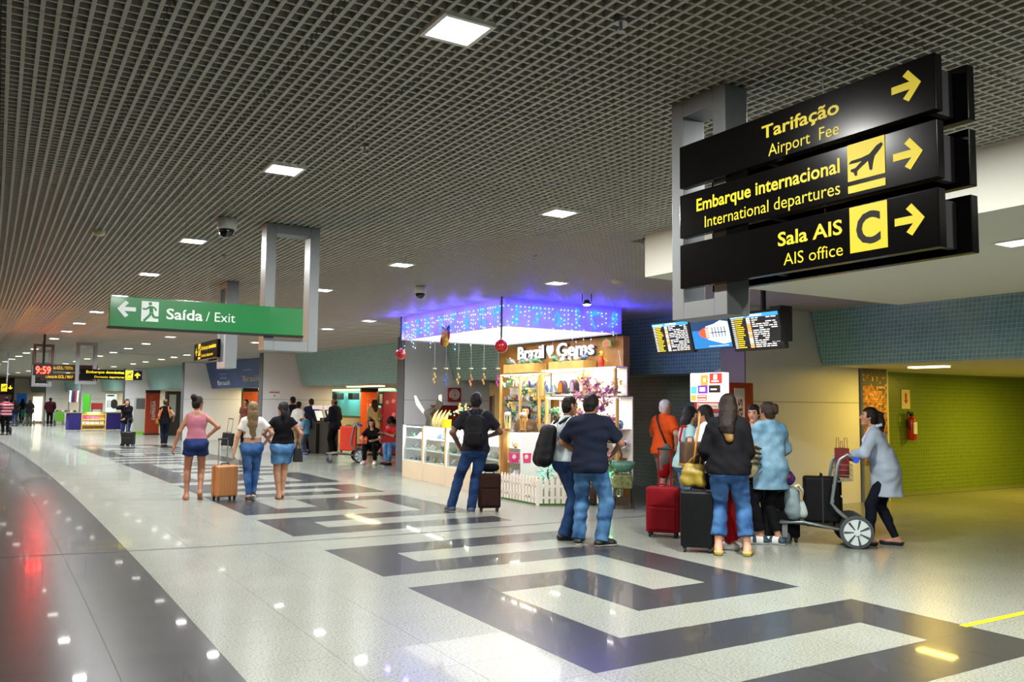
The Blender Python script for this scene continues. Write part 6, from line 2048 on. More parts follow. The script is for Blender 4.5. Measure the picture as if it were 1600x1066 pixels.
def luggage_cart(label, pos, rz, group=None, simple=False):
    """local +y is the way it is pushed; big wheels at the handle end"""
    t = thing('luggage_cart', label, 'cart', (pos[0], pos[1], 0), rz, group)
    M_CART = mat('cart_grey', '#7d8688', .35, metal=.5); M_TYRE = mat('tyre_grey', '#3a3f42', .6); M_HUB = mat('hub_pale', '#b9c6c8', .4)
    for sx in (-1, 1):
        w_ = MB(); w_.cyl((sx * .27 - .025, -.32, .185), (sx * .27 + .025, -.32, .185), .185, n=24)
        o = w_.build('rear_wheel', M_TYRE, t, bev=.01)
        h_ = MB(); h_.cyl((sx * .30 - .004, -.32, .185), (sx * .30 + .004, -.32, .185), .145, n=24).cyl((sx * .30 + sx * .0, -.32, .185), (sx * .32, -.32, .185), .035, n=12)
        h_.build('hub', M_HUB, o)
        sp_ = MB()
        for k in range(7):
            an = k * 2 * math.pi / 7
            y, z = -.32 + math.cos(an) * .09, .185 + math.sin(an) * .09
            sp_.cyl((sx * .300, -.32 + math.cos(an) * .035, .185 + math.sin(an) * .035), (sx * .306, -.32 + math.cos(an) * .14, .185 + math.sin(an) * .14), .008, .014, 5)
        sp_.build('spokes', M_TYRE, o)
        MB().tube([(sx * .24, -.34, .22), (sx * .24, -.12, .42), (sx * .24, -.06, .50), (sx * .23, -.13, .92), (sx * .23, -.16, 1.0), (sx * .22, -.24, 1.06), (sx * .22, -.33, 1.0)], .020, 10).build('upright', M_CART, t, smooth=True)
        MB().tube([(sx * .22, -.36, .16), (sx * .2, .25, .27), (sx * .17, .52, .245)], .016, 8).build('side_rail', M_CART, t, smooth=True)
    for sx in (-1, 1):
        MB().cyl((sx * .13 - .016, .46, .075), (sx * .13 + .016, .46, .075), .075, n=18).build('front_wheel', M_TYRE, t, bev=.006)
        MB().box(sx * .13 - .03, sx * .13 + .03, .42, .48, .08, .24).build('fork', M_CART, t)
    MB().add([(-.2, -.34, .165), (.2, -.34, .165), (.16, .50, .255), (-.16, .50, .255), (-.2, -.34, .185), (.2, -.34, .185), (.16, .50, .275), (-.16, .50, .275)], [(3, 2, 1, 0), (4, 5, 6, 7), (0, 1, 5, 4), (1, 2, 6, 5), (2, 3, 7, 6), (3, 0, 4, 7)]).build('platform', M_TYRE, t)
    MB().cyl((-.22, -.335, .995), (.22, -.335, .995), .018, n=10).build('push_bar', M_CART, t)
    for gx in (-.24, .13): MB().cyl((gx, -.335, .995), (gx + .11, -.335, .995), .034, n=12).build('grip', mat('grip_blue', '#1040c8', .5), t)
    if simple: return t
    bk = MB()
    for i in range(6):
        x = -.21 + i * .084; bk.cyl((x, -.14, .74), (x, -.14, .98), .003, n=5); bk.cyl((x, -.30, .76), (x, -.30, .94), .003, n=5); bk.cyl((x, -.14, .74), (x, -.30, .76), .003, n=5)
    for z in (.76, .82, .88, .94): bk.cyl((-.22, -.14, z), (.22, -.14, z), .003, n=5); bk.cyl((-.22, -.30, z), (.22, -.30, z), .003, n=5); bk.cyl((-.22, -.14, z), (-.22, -.30, z), .003, n=5); bk.cyl((.22, -.14, z), (.22, -.30, z), .003, n=5)
    tag(bk.build('wire_basket', M_STEEL, t), kind='stuff')
    ad = MB().box(-.19, .19, -.095, -.085, .50, .70).build('advert_board', mat('advert_blue', '#b4c4dc', .5), t)
    MB().box(-.12, .12, -.084, -.083, .60, .66).build('advert_print', mat('advert_print', '#6a7cb0', .5), ad)
    return t
cw = (gp(1347, 860) + gp(1252, 855)) / 2
pa, pb_ = gp(1345, 856), gp(1256, 852)
dv = pb_ - pa; crz = math.atan2(dv.y, dv.x) - math.pi / 2
cpos = pa + dv.normalized() * .36 + Vector((.02, .16, 0))
lc = luggage_cart('grey luggage cart loaded with a black suitcase and a grey backpack', cpos, crz)
def oncart(x, y, z):
    c, s = math.cos(crz), math.sin(crz); return Vector((cpos.x + c * x - s * y, cpos.y + s * x + c * y, z))
q = oncart(0, .02, .24)
cs = suitcase('black suitcase standing on the luggage cart platform', q, crz + math.pi / 2, .24, .40, .58, mat('shell_soft_black', '#08090b', .6, spec=.15), 'soft', 0, z=.205)
cs.rotation_euler = (0, 0, crz)
q = oncart(0, .34, .27)
gb_ = thing('backpack', 'grey and pale teal backpack lying on the luggage cart', 'backpack', (q.x, q.y, .275), crz)
blob('main_bag', mat('pack_teal', '#74868c', .7, noise=(6, .25)), gb_, [((-.06, 0, .09), (-.05, .03, .29), .105, .09), ((.06, 0, .09), (.05, .03, .29), .105, .09)], wr=.010, cuts=[((0, 0, .002), (0, 0, -1))])
blob('front_pocket', mat('pack_pale', '#9aa6a2', .7, noise=(6, .2)), gb_, [((-.08, -.10, .08), (.06, -.10, .08), .065, .065), ((-.06, -.10, .16), (.05, -.10, .16), .06, .06)], cuts=[((0, 0, .002), (0, 0, -1))])
for x in (-.09, .09): MB().tube([(x, .10, .36), (x, .18, .32), (x, .21, .18), (x, .16, .04)], .018, 8).build('strap', mat('strap_dark', '#2c3338', .7), gb_, smooth=True)
MB().tube([(-.03, -.02, .38), (0, -.06, .40), (.03, -.12, .33), (.0, -.14, .25)], .018, 8).build('scarf', cl_('scarf_cream', '#c9cdb4'), gb_, smooth=True)
q = oncart(.03, -.22, .78)
rb = thing('paper_bag', 'dark red paper shopping bag in the cart basket', 'bag', q, crz + .3)
MB().prism([(-.08, 0), (.08, 0), (.085, .34), (-.085, .34)], -.05, .05).build('pouch', mat('paper_red', '#6e1d18', .6), rb)
MB().tube([(-.04, -.05, .34), (-.03, -.05, .46), (.03, -.05, .46), (.04, -.05, .34)], .004, 6).tube([(-.04, .05, .34), (-.03, .05, .46), (.03, .05, .46), (.04, .05, .34)], .004, 6).build('cord_handle', mat('cord_brown', '#7a4a20', .7), rb)
lgm = MB(); 
for k in range(7): lgm.cyl((.025 * math.cos(k * .8), -.0525, .24 + .025 * math.sin(k * .8)), (.025 * math.cos(k * .8 + .8), -.0525, .24 + .025 * math.sin(k * .8 + .8)), .005, n=4)
lgm.build('logo', mat('logo_pale', '#b07a70', .6), rb)
q = oncart(.12, -.23, .78)
kb2 = thing('paper_bag', 'plain brown kraft paper bag in the cart basket', 'bag', q, crz + .2)
MB().prism([(-.07, 0), (.07, 0), (.07, .30), (-.07, .30)], -.04, .04).build('pouch', mat('paper_kraft', '#a98a4a', .7), kb2)
MB().tube([(-.04, 0, .30), (-.03, 0, .42), (.03, 0, .42), (.04, 0, .30)], .004, 6).build('cord_handle', mat('cord_brown', '#7a4a20', .7), kb2)

# ------------------------------------------------------------------ three young women walking away
HM = .0125
tA, sA_, _ = make_person('girl in pink camisole and navy denim shorts, hair in a bun, hand on hip', 303, 781, 1.69, 4, dict(sex='f', skin='#8f6048', yaw=-48, wide=.98,
    feet=((-.12, .02, 0, 4), (.085, -.06, .045, -10, -38)), hands=((-.37, .02, .80), (.165, -.02, 1.03)), elbows=((-1, -.5, 0), (1, -.45, -.1)),
    hair=dict(color='#15100e', thick=.010, line=(.03, .06), locks=[(((0, -.07, .07), (0, -.10, .10)), (.05, .055))]),
    top=dict(mat=C_PINK, sleeve=0, hem=1.0, g=.007, open=.115, name='camisole', wr=.003), bottom=dict(mat=D_NAVY, len=.36, g=.012, waist=.12, flare=.03, name='denim_shorts'), shoes=dict(mat=SH_SKIN, solemat=SH_SKIN, top=-.05, g=.003)), h=HM)
st_ = MB()
for sg in (-1, 1): st_.tube([tuple(sA_.neck + sA_.r * .075 * sg - sA_.u * .16 - sA_.fw * .095), tuple(sA_.neck + sA_.r * .08 * sg - sA_.u * .03 - sA_.fw * .055), tuple(sA_.neck + sA_.r * .08 * sg - sA_.u * .06 + sA_.fw * .07)], .007, 5)
st_.build('shoulder_straps', C_PINK, tA)
HB = [(((0, -.05, .03), (0, -.085, -.10), (.0, -.105, -.28), (.01, -.115, -.50)), (.088, .090, .088, .055), .55, 'w')]
tB, sB_, _ = make_person('long blonde-haired girl in white crop top and skinny jeans pulling a suitcase', 391, 783, 1.60, 0, dict(sex='f', skin='#a87a5a', wide=1.0,
    feet=((-.03, -.05, 0, 3), (.045, .14, .03, -3, -30)), hands=((-.30, -.05, .83), (.22, .12, 1.0)), elbows=((-1, -.6, 0), (1, -.6, 0)),
    hair=dict(color='#6e5a3e', long=True, locks=HB, thick=.014), top=dict(mat=cl_('crop_white', '#c3c2b8'), sleeve=.6, hem=1.085, g=.020, name='crop_top'), bottom=dict(mat=D_MID, len=1.96, g=.010, waist=.10, flare=0, wr=.003), shoes=dict(mat=SH_BLACK, solemat=RUB)), h=HM)
HC = [(((0, -.05, .03), (0, -.085, -.10), (.02, -.10, -.26), (.04, -.11, -.42)), (.090, .092, .08, .05), .55, 'w')]
tC, sC_, _ = make_person('girl in black top and blue denim shorts with long black hair', 439, 780, 1.60, 8, dict(sex='f', skin='#a5775a', yaw=34, wide=1.06,
    feet=((-.04, .0, 0, 3), (.03, .12, .02, -3, -20)), hands=((-.21, .20, 1.02), (.27, .05, .93)), elbows=((-1, -.7, 0), (1, -.7, 0)),
    hair=dict(color='#0e0b0c', long=True, locks=HC, thick=.014), top=dict(mat=C_BLACK, sleeve=.35, hem=.97, g=.018), bottom=dict(mat=D_LIGHT, len=.62, g=.018, waist=.12, flare=.022, name='denim_shorts'), shoes=dict(mat=SH_SKIN, solemat=SH_SKIN, top=-.05, g=.003)), h=HM)
hb2 = worn('handbag', 'black leather handbag hanging at the side of the girl in black', 'bag', tC)
MB().prism([(-.09, -.15), (.09, -.15), (.06, .10), (-.06, .10)], -.05, .05).build('pouch', mat('leather_black', '#121214', .35), hb2, bev=.015, loc=(.27, -.02, .80))
MB().tube([(.24, -.02, .90), (.25, -.02, 1.02), (.28, .0, 1.02), (.30, -.02, .90)], .008, 6).build('handle', M_BLACKM, hb2)
gsu = suitcase('gold ribbed hard-shell suitcase pulled by the blonde girl', gp(350, 781), .75, .36, .25, .56, mat('shell_gold', '#b07848', .35, metal=.25), 'hard', .42, accent=mat('shell_bronze', '#4a4034', .4))

# ------------------------------------------------------------------ people further off
H2 = .019
t, s, _ = make_person('woman in black top and navy trousers with an orange shoulder bag walking away', 256, 698, 1.66, 0, dict(sex='f', skin=SKIN_M, hands=(None, (.30, .1, 1.0)), feet=((-.05, 0, 0, 2), (.05, .1, 0, -2)),
    hair=dict(color='#4a3420', thick=.014, locks=[(((0, -.08, .05), (0, -.10, .03)), (.05, .05))]), top=dict(mat=C_BLACK, sleeve=.2, hem=.9), bottom=dict(mat=C_NAVY, len=1.95, flare=.02), shoes=dict(mat=SH_BLACK)), h=H2)
o = worn('shoulder_bag', 'orange strapped shoulder bag of the woman walking away in black', 'bag', t)
MB().tube([(-.2, -.10, 1.0), (-.12, -.13, 1.3), (-.08, .0, 1.46), (-.12, .13, 1.25), (-.22, .02, 1.0)], .02, 6).tube([(.18, -.12, 1.05), (.12, -.13, 1.3), (.09, .0, 1.46)], .02, 6).build('strap', cl_('strap_orange', '#c8641c'), o)
blob('pouch', cl_('bag_tan', '#8a5a24'), o, [((-.24, 0, .86), (-.24, .02, .96), .08, .07)], h=.02)
t, s, _ = make_person('woman in dark jacket with a backpack, hand raised to her face, pulling a trolley', 196, 696, 1.66, 165, dict(sex='f', skin=SKIN_L, yaw=25, hands=((.02, .20, .98), (.06, .16, 1.50)), elbows=(None, (1, .2, -.8)),
    hair=dict(color='#2a1c14', long=True, locks=LONGB), top=dict(mat=cl_('jacket_dark', '#15161c'), sleeve=1.9, hem=.80, g=.03), bottom=dict(mat=D_NAVY, len=1.95), shoes=dict(mat=SH_BLACK)), h=H2)
backpack('dark backpack on the woman with the small black trolley', t, mat('pack_dark_red', '#2a1c22', .6), M_BLACKM, (.30, .18, .44), -.15, 1.15, straps=False)
suitcase('small black cabin trolley in front of the woman in the dark jacket', gp(200, 697), .05, .42, .24, .50, mat('shell_black2', '#0e0f12', .5), 'soft', .44)
t, s, _ = make_person('person in patterned shirt mostly hidden behind the blonde girl', 383, 699, 1.68, 150, dict(sex='m', skin=SKIN_M, hair=dict(color='#0f0d0c', thick=.014), top=dict(mat=cl_('pattern', '#6a3c30', .8, .5), sleeve=.6, hem=.85), bottom=dict(mat=C_NAVY, len=1.95), shoes=dict(mat=SH_BLACK)), h=H2)
sb = suitcase('black wheeled bag leaning behind the three young women', gp(354, 699), .3, .40, .26, .50, mat('shell_black2', '#0e0f12', .5), 'soft', .5)
sb.rotation_euler = (.0, .12, .3)
t, s, _ = make_person('bald man in dark jacket standing at the self-service machines', 522, 711, 1.74, 60, dict(sex='m', skin=SKIN_T, wide=1.1, hair=dict(color='#2a2019', thick=-.002, line=(.0, .085)), hands=((-.16, .25, 1.05), (.16, .2, 1.0)), top=dict(mat=cl_('jacket_navy', '#1a1c2a'), sleeve=1.9, hem=.72, g=.035), bottom=dict(mat=C_BLACK, len=1.95, flare=.02), shoes=dict(mat=SH_BLACK)), h=H2)
t, s, _ = make_person('small boy in light blue shirt and grey jeans near the self-service machines', 477, 712, 1.26, 60, dict(sex='m', skin=SKIN_M, wide=.95, hands=((-.1, .25, 1.15), (.12, .22, 1.1)), hair=dict(color='#1a1310', thick=.014), top=dict(mat=C_BLUE, sleeve=.7, hem=.88), bottom=dict(mat=cl_('grey_jeans', '#3c4a58'), len=1.95), shoes=dict(mat=mat('shoe_royal', '#2838a0', .5), solemat=RUB)), h=H2)
t, s, _ = make_person('adult in white shirt with black hair beside the boy in blue', 464, 710, 1.62, -30, dict(sex='f', skin=SKIN_T, hair=dict(color='#0f0d0c', thick=.016), top=dict(mat=cl_('shirt_white2', '#c8c8c2'), sleeve=.8, hem=.82, g=.03), bottom=dict(mat=cl_('khaki2', '#8a7a5c'), len=1.95, flare=.02), shoes=dict(mat=SH_BLACK)), h=H2)
t, s, _ = make_person('man in navy shirt and black trousers behind the boy in blue', 485, 708, 1.72, 20, dict(sex='m', skin=SKIN_M, nod=-15, hair=dict(color='#2a1c12', thick=.010), hands=((-.1, .25, 1.1), (.12, .25, 1.1)), top=dict(mat=cl_('shirt_navy2', '#232c4a'), sleeve=.8, hem=.82, g=.03), bottom=dict(mat=C_BLACK, len=1.95), shoes=dict(mat=SH_BLACK)), h=H2)
t, s, _ = make_person('man with short dark hair half hidden by the white pier', 456, 707, 1.78, 40, dict(sex='m', skin=SKIN_M, hair=dict(color='#14100e', thick=.010), top=dict(mat=C_CHAR, sleeve=.8, hem=.82), bottom=dict(mat=C_BLACK, len=1.95), shoes=dict(mat=SH_BLACK)), h=H2)
# the two who sit on their luggage by the shop
sit = dict(pelvis=(0, 0, .50), lean=14)
t, s, _ = make_person('seated young woman in black holding an orange drink by the shop', 577, 726, 1.62, 165, dict(sex='f', skin=SKIN_L, nod=-10, yaw=8, pelvis=(0, -.40, .50), lean=22, feet=((-.16, .02, 0, 8), (.16, -.02, 0, -8)), hands=((-.14, .12, .66), (.14, .10, .68)), elbows=((-1, -.4, -.5), (1, -.4, -.5)),
    hair=dict(color='#0f0d0e', long=True, locks=LONGB), top=dict(mat=C_BLACK, sleeve=.7, hem=.46, g=.02), bottom=dict(mat=C_BLACK, len=1.92, g=.014), shoes=dict(mat=SH_WHITE, solemat=RUB)), h=.015)
p_ = in_person(t, (.16, .18, .66))
dr = thing('juice_bottle', 'orange drink held by the seated young woman', 'drink', p_)
MB().lathe([(.028, -.07), (.034, -.05), (.034, .04), (.015, .08), (.013, .10)], 12).build('bottle', mat('juice_orange', '#d85a3a', .3), dr, smooth=True)
t, s, _ = make_person('seated man in red shirt and jeans looking down at his phone', 606, 728, 1.74, 120, dict(sex='m', skin=SKIN_T, nod=-40, pelvis=(0, -.42, .52), lean=30, feet=((-.12, .05, 0, 8), (.14, -.02, 0, -8)), hands=((-.10, .16, .82), (.10, .16, .82)), elbows=((-1, -.2, -.6), (1, -.2, -.6)),
    hair=dict(color='#0d0b0c', thick=.034, line=(.03, .045)), top=dict(mat=cl_('shirt_red', '#b01c20'), sleeve=.7, hem=.48, g=.02), bottom=dict(mat=D_LIGHT, len=1.92, g=.016), shoes=dict(mat=SH_BLACK, solemat=RUB)), h=.015)
MB().box(-.04, .04, .19, .22, .84, .855).build('phone', M_BLACKM, t)
q = gp(583, 716)
bn = thing('waiting_bench', 'low dark metal bench under the two seated people', 'bench', (q.x + .3, q.y + .25, 0), rot_at(21) - .25)
MB().box(-.85, .75, -.2, .25, .36, .42).build('seat', mat('bench_red', '#5a1218', .5), bn, bev=.015)
for x in (-.75, .65):
    for y in (-.15, .2): MB().box(x - .02, x + .02, y - .02, y + .02, 0, .36).build('leg', M_STEEL, bn)
suitcase('red suitcase beside the seated man at the shop corner', gp(627, 729) + Vector((.0, .25, 0)), .2, .38, .24, .52, cl_('suit_red2', '#a01818', .6), 'soft', 0)
t, s, _ = make_person('tall woman in beige top with long hair standing behind the seated pair', 584, 712, 1.72, 20, dict(sex='f', skin=SKIN_M, hair=dict(color='#3a2818', long=True, locks=LONGB), top=dict(mat=C_BEIGE, sleeve=.8, hem=.7, g=.03), bottom=dict(mat=C_BLACK, len=1.95), shoes=dict(mat=SH_BLACK)), h=H2)
# luggage cart with the orange case
q = gp(540, 724)
c2 = luggage_cart('luggage cart with a bright orange-red suitcase by the seated people', (q.x - .02, q.y + .25), rot_at(21) + 1.3, simple=True)
o = suitcase('bright orange-red suitcase standing on the luggage cart', (q.x + .02, q.y + .2), .1, .44, .26, .70, mat('shell_orange', '#d83a1c', .4), 'hard', 0, z=.27)
# shop clerk
t, s, _ = make_person('shop clerk with dark hair standing behind the glass counter', 832, 663, 1.58, 175, dict(sex='f', skin='#c99a70', hair=dict(color='#1a1210', long=True, locks=LONGB), top=dict(mat=cl_('clerk', '#5a4636'), sleeve=.7, hem=.85), bottom=dict(mat=C_BLACK, len=1.95), shoes=dict(mat=SH_BLACK)), h=.015, loc=W(13.05, 8.25))
# far people pushing carts
H3 = .028
far_p = [(8, 680, 1.72, 10, dict(sex='m', wide=1.1, skin=SKIN_T, hair=dict(color='#0f0d0c', thick=.012), hands=((-.2, .35, 1.0), (.2, .35, 1.0)), top=dict(mat=cl_('stripe_red', '#7a2230'), stripe=cl_('stripe_pale', '#b89aa0'), sleeve=.8, hem=.85, g=.03), bottom=dict(mat=C_BLACK, len=1.95, flare=.02), shoes=dict(mat=SH_BLACK)), 'man in red and white striped shirt pushing a cart at the left edge'),
         (23, 666, 1.64, 20, dict(sex='f', skin=SKIN_T, hair=dict(color='#0d0b0b', long=True, locks=LONGB), hands=((-.2, .35, 1.0), (.2, .35, 1.0)), top=dict(mat=C_BLACK, sleeve=.8, hem=.85), bottom=dict(mat=D_DARK, len=1.95), shoes=dict(mat=SH_BLACK)), 'far woman in black top and jeans with a cart, second from the left edge'),
         (45, 666, 1.62, 0, dict(sex='f', wide=1.1, skin=SKIN_T, hair=dict(color='#0d0b0b', long=True, locks=LONGB), hands=((-.2, .35, 1.0), (.2, .35, 1.0)), top=dict(mat=cl_('black2', '#131218'), sleeve=.8, hem=.85, g=.03), bottom=dict(mat=cl_('grey_trouser', '#3c4038'), len=1.95, flare=.04), shoes=dict(mat=SH_BLACK)), 'far woman in black top and wide grey trousers pushing a cart'),
         (77, 666, 1.74, 0, dict(sex='m', wide=1.15, skin=SKIN_T, hair=dict(color='#0d0b0b', thick=.014), hands=((-.2, .35, 1.0), (.2, .35, 1.0)), top=dict(mat=C_MAROON, sleeve=1.8, hem=.82, g=.035), bottom=dict(mat=C_BLACK, len=1.95, flare=.02), shoes=dict(mat=SH_BLACK)), 'far man in dark maroon jacket pushing a cart below the clock')]
for (u, v, hh_, rz, pp, lb) in far_p:
    t, s, _ = make_person(lb, u, v, hh_, rz, pp, h=H3)
    q = in_person(t, (0, .72, 0))
    luggage_cart('luggage cart of the ' + lb.replace('pushing a cart ', '').replace(' pushing a cart', '').replace(' with a cart', '').replace(', second from the left edge', ''), (q.x, q.y), t.rotation_euler.z, 'far luggage carts', simple=True)
for (u, v, hh_, rz, c, lb) in ((34, 660, 1.66, 30, '#1a1a24', 'far person in dark clothes beside the blue poster'), (163, 664, 1.60, 170, '#3a2c28', 'stall keeper behind the purple counter'), (16, 661, 1.60, 10, '#22222c', 'far person in black between the striped man and the next cart')):
    make_person(lb, u, v, hh_, rz, dict(sex='f', skin=SKIN_M, hair=dict(color='#0d0b0b', long=True, locks=LONGB), top=dict(mat=cl_('f' + c, c), sleeve=.8, hem=.85), bottom=dict(mat=C_BLACK, len=1.95), shoes=dict(mat=SH_BLACK)), h=H3)
# ------------------------------------------------------------------ check-in side: banners, machines, posters
def onpix(u, v, z=0.0): return to_ab(gp(u, v, z))
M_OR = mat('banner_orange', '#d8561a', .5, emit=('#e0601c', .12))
def totem(label, u, v, w, h, m, text=None, dark='#1a1512', rz=None, at=None):
    a, b = onpix(u, v) if at is None else (at, onA(u, v, at)[0])
    t = thing('banner_totem', label, 'banner', W(a, b), rot_at(a) if rz is None else rz)
    MB().box(-w / 2, w / 2, -.04, .04, .06, h - .14).build('panel', m, t, bev=.008)
    MB().box(-w / 2 - .015, w / 2 + .015, -.05, .05, h - .14, h).build('cap', mat('totem_dark', dark, .5), t, bev=.008)
    MB().box(-w / 2 - .03, w / 2 + .03, -.16, .16, 0, .06).build('foot', mat('totem_dark', dark, .5), t, bev=.008)
    if text:
        lettering('lettering', text, M_SWHITE, t, .72, h - .50, .17 * w * 1.2, .16, -.043, 0, vertical=True)
        lettering('small_lettering', 'Domestic departures', M_SWHITE, t, 1.0, h - .5, -.06, .045, -.043, 0, vertical=True)
    rg = MB()
    for k in range(10): rg.cyl((-.05 + .06 * math.cos(k * .63), -.042, h - .33 + .06 * math.sin(k * .63)), (-.05 + .06 * math.cos(k * .63 + .63), -.042, h - .33 + .06 * math.sin(k * .63 + .63)), .008, n=4)
    rg.build('ring_logo', mat('totem_ring', '#e89a70', .5), t)
    return t
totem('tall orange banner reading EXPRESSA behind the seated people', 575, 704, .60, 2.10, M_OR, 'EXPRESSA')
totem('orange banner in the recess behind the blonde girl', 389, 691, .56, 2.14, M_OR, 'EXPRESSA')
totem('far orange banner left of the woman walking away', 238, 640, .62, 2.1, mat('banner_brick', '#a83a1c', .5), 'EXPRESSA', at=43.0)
a, b = onpix(612, 712)
t = thing('pink_banner', 'crimson banner with pale flower marks behind the seated man', 'banner', W(a, b), rot_at(a))
pn = MB().box(-.32, .30, -.03, .03, .05, 1.95).build('panel', mat('banner_crimson', '#a01c38', .5), t)
MB().box(-.34, .32, -.14, .14, 0, .05).build('foot', M_BLACKM, t)
for (x, z) in ((-.2, 1.62), (0, 1.66), (.2, 1.62), (.02, 1.25), (.2, .9), (-.18, .85)):
    fl = MB()
    for k in range(5): fl.ball((x + .04 * math.cos(k * 1.257), -.034, z + .04 * math.sin(k * 1.257)), .024, 6, 4, 0, (1, .15, 1))
    fl.build('flower_mark', mat('flower_pale', '#d89ab0', .5), pn)
a, b = onpix(596, 709)
t = thing('post_monitor', 'small dark monitor on a red post beside the orange banner', 'monitor', W(a, b), rot_at(a))
MB().cyl((0, 0, 0), (0, 0, 1.55), .045, n=10).build('post', mat('post_red', '#9a1c24', .4), t); MB().cyl((0, 0, 0), (0, 0, .04), .18, n=18).build('foot', M_BLACKM, t)
MB().box(-.17, .17, -.05, .06, 1.52, 1.96).build('casing', M_BLACKM, t, bev=.01); MB().box(-.13, -.03, -.055, -.05, 1.58, 1.88).build('label_strip', mat('strip_grey', '#8a8a8a', .5), t)
for i, (u, v, l) in enumerate(((494, 708, 'left'), (513, 709, 'right'))):
    a, b = onpix(u, v)
    t = thing('self_service_machine', 'dark self-service check-in machine with slanted screen, %s one' % l, 'machine', W(a, b), rot_at(a) + .3, 'self-service machines')
    MB().prism([(-.22, 0), (.22, 0), (.22, 1.12), (-.02, 1.12), (-.22, .95)], -.2, .2, 0, 'yz').build('cabinet', mat('machine_dark', '#3a352e', .5), t, bev=.012)
    MB().add([(-.17, -.19, 1.0), (.17, -.19, 1.0), (.17, -.02, 1.36), (-.17, -.02, 1.36), (-.17, -.15, .98), (.17, -.15, .98), (.17, .02, 1.34), (-.17, .02, 1.34)], [(3, 2, 1, 0), (4, 5, 6, 7), (0, 1, 5, 4), (1, 2, 6, 5), (2, 3, 7, 6), (3, 0, 4, 7)]).build('screen_frame', M_BLACKM, t)
    MB().add([(-.14, -.187, 1.025), (.14, -.187, 1.025), (.14, -.038, 1.335), (-.14, -.038, 1.335)], [(0, 1, 2, 3)]).build('screen', mat('machine_screen', '#c8ccd0', .3, emit=('#d8dce4', .7)), t)
    MB().box(-.16, .16, -.06, .06, 1.38, 1.5).build('top_sign', mat('machine_sign', '#d8cfd4', .4, emit=('#f0e4ea', .5)), t)
# lit turquoise booth at the back of the recess
a0, _ = onB(524, 630, 13.2); a1, _ = onB(625, 630, 13.2)
bo = thing('turquoise_booth', 'turquoise lit back wall of the check-in booth', 'booth', W(a1, 13.2), rot_at(a0))
L = a0 - a1
MB().box(0, .08, 0, L, 0, 2.1).build('back_wall', mat('booth_turquoise', '#5cb8bc', .5), bo)
MB().box(-.9, -.6, L * .1, L, 0, 1.05).build('desk', mat('booth_desk', '#c8b48c', .5), bo); MB().box(-.95, -.55, L * .08, L, 1.05, 1.10).build('desk_top', mat('booth_green', '#3f5c34', .6), bo)
for f in (.55, .8, .93): MB().box(-.5, -.2, L * f - .2, L * f + .2, 1.72, 1.98).build('hung_monitor', M_BLACKM, bo)
MB().box(-.3, -.1, .2, L - .2, 2.08, 2.12).build('cove_lamp', mat('lamp_warm', '#fff2cc', .5, emit=('#ffe9a8', 5)), bo)
area_light('booth_light', (-.4, L * .5, 2.05), .3, 55, (.75, 1, 1), size_y=L * .8, parent=bo)
# blue advertisement on the header of the next recess
p0, p1 = W(28.2, 8.60), W(36.1, 8.28)
Lh = (p1 - p0).length
ad = thing('blue_advert', 'large blue advertisement covering the slanted header', 'poster', p0, math.atan2(p1.y - p0.y, p1.x - p0.x))
adb = MB().add([(0, .03, CEIL - .02), (Lh, .03, CEIL - .02), (Lh, -.25, 2.12), (0, -.25, 2.12), (0, .0, CEIL - .02), (Lh, .0, CEIL - .02), (Lh, -.28, 2.12), (0, -.28, 2.12)], [(0, 1, 2, 3), (4, 7, 6, 5), (0, 3, 7, 4), (1, 5, 6, 2), (3, 2, 6, 7), (0, 4, 5, 1)]).build('sheet', mat('advert_navy', '#1c3f78', .4, noise=(.7, .35)), ad)
def ad_text(s, x0, x1, z, cap, m):
    vs, fs, w, hi, lo = text_mesh(s, 0); mb = MB()
    for v in vs:
        x = x1 - v[0] * (x1 - x0) / w; zz = z + v[1] * cap / .73
        mb.v.append((x, .035 - .27 * (CEIL - zz) / (CEIL - 2.13), zz))
    me = bpy.data.meshes.new('lettering'); me.from_pydata(mb.v, [], fs); me.materials.append(m); link('lettering', me, adb)
ad_text('Brasil', 5.6, 7.0, 2.25, .18, M_SWHITE); ad_text('Brasil', 2.4, 4.0, 2.35, .22, mat('advert_gold', '#c8a860', .5))
for (x, z) in ((5.8, 2.66), (5.8, 2.5), (3.0, 2.75)):
    MB().box(x, x + .8, .0, .02, 0, .06).build('text_line', mat('advert_pale', '#8aa0c0', .5), adb, loc=(0, .018 - .27 * (CEIL - z) / (CEIL - 2.13), z))
MB().add([(.05, .032, CEIL - .1), (1.0, .032, CEIL - .1), (.6, -.235, 2.2), (.05, -.235, 2.2)], [(0, 1, 2, 3)]).build('pale_corner', mat('advert_pale', '#8aa0c0', .5), adb)
# notice on the pier
x0, z1 = onA(421, 612, 27.09); x1, z0 = onA(437, 623, 27.09)
t = thing('wall_notice', 'white notice with pink heading on the white pier', 'notice', W(27.085, x0, z0), rot_at(27))
nb = MB().box(0, x1 - x0, 0, .01, 0, z1 - z0).build('sheet', M_SWHITE, t); MB().box(0, x1 - x0, -.002, 0, (z1 - z0) * .78, z1 - z0).build('heading', mat('notice_pink', '#c86a80', .5), nb)
MB().box((x1 - x0) * .45, (x1 - x0) * .55, -.002, 0, (z1 - z0) * .3, (z1 - z0) * .5).build('mark', M_BLACKM, nb)
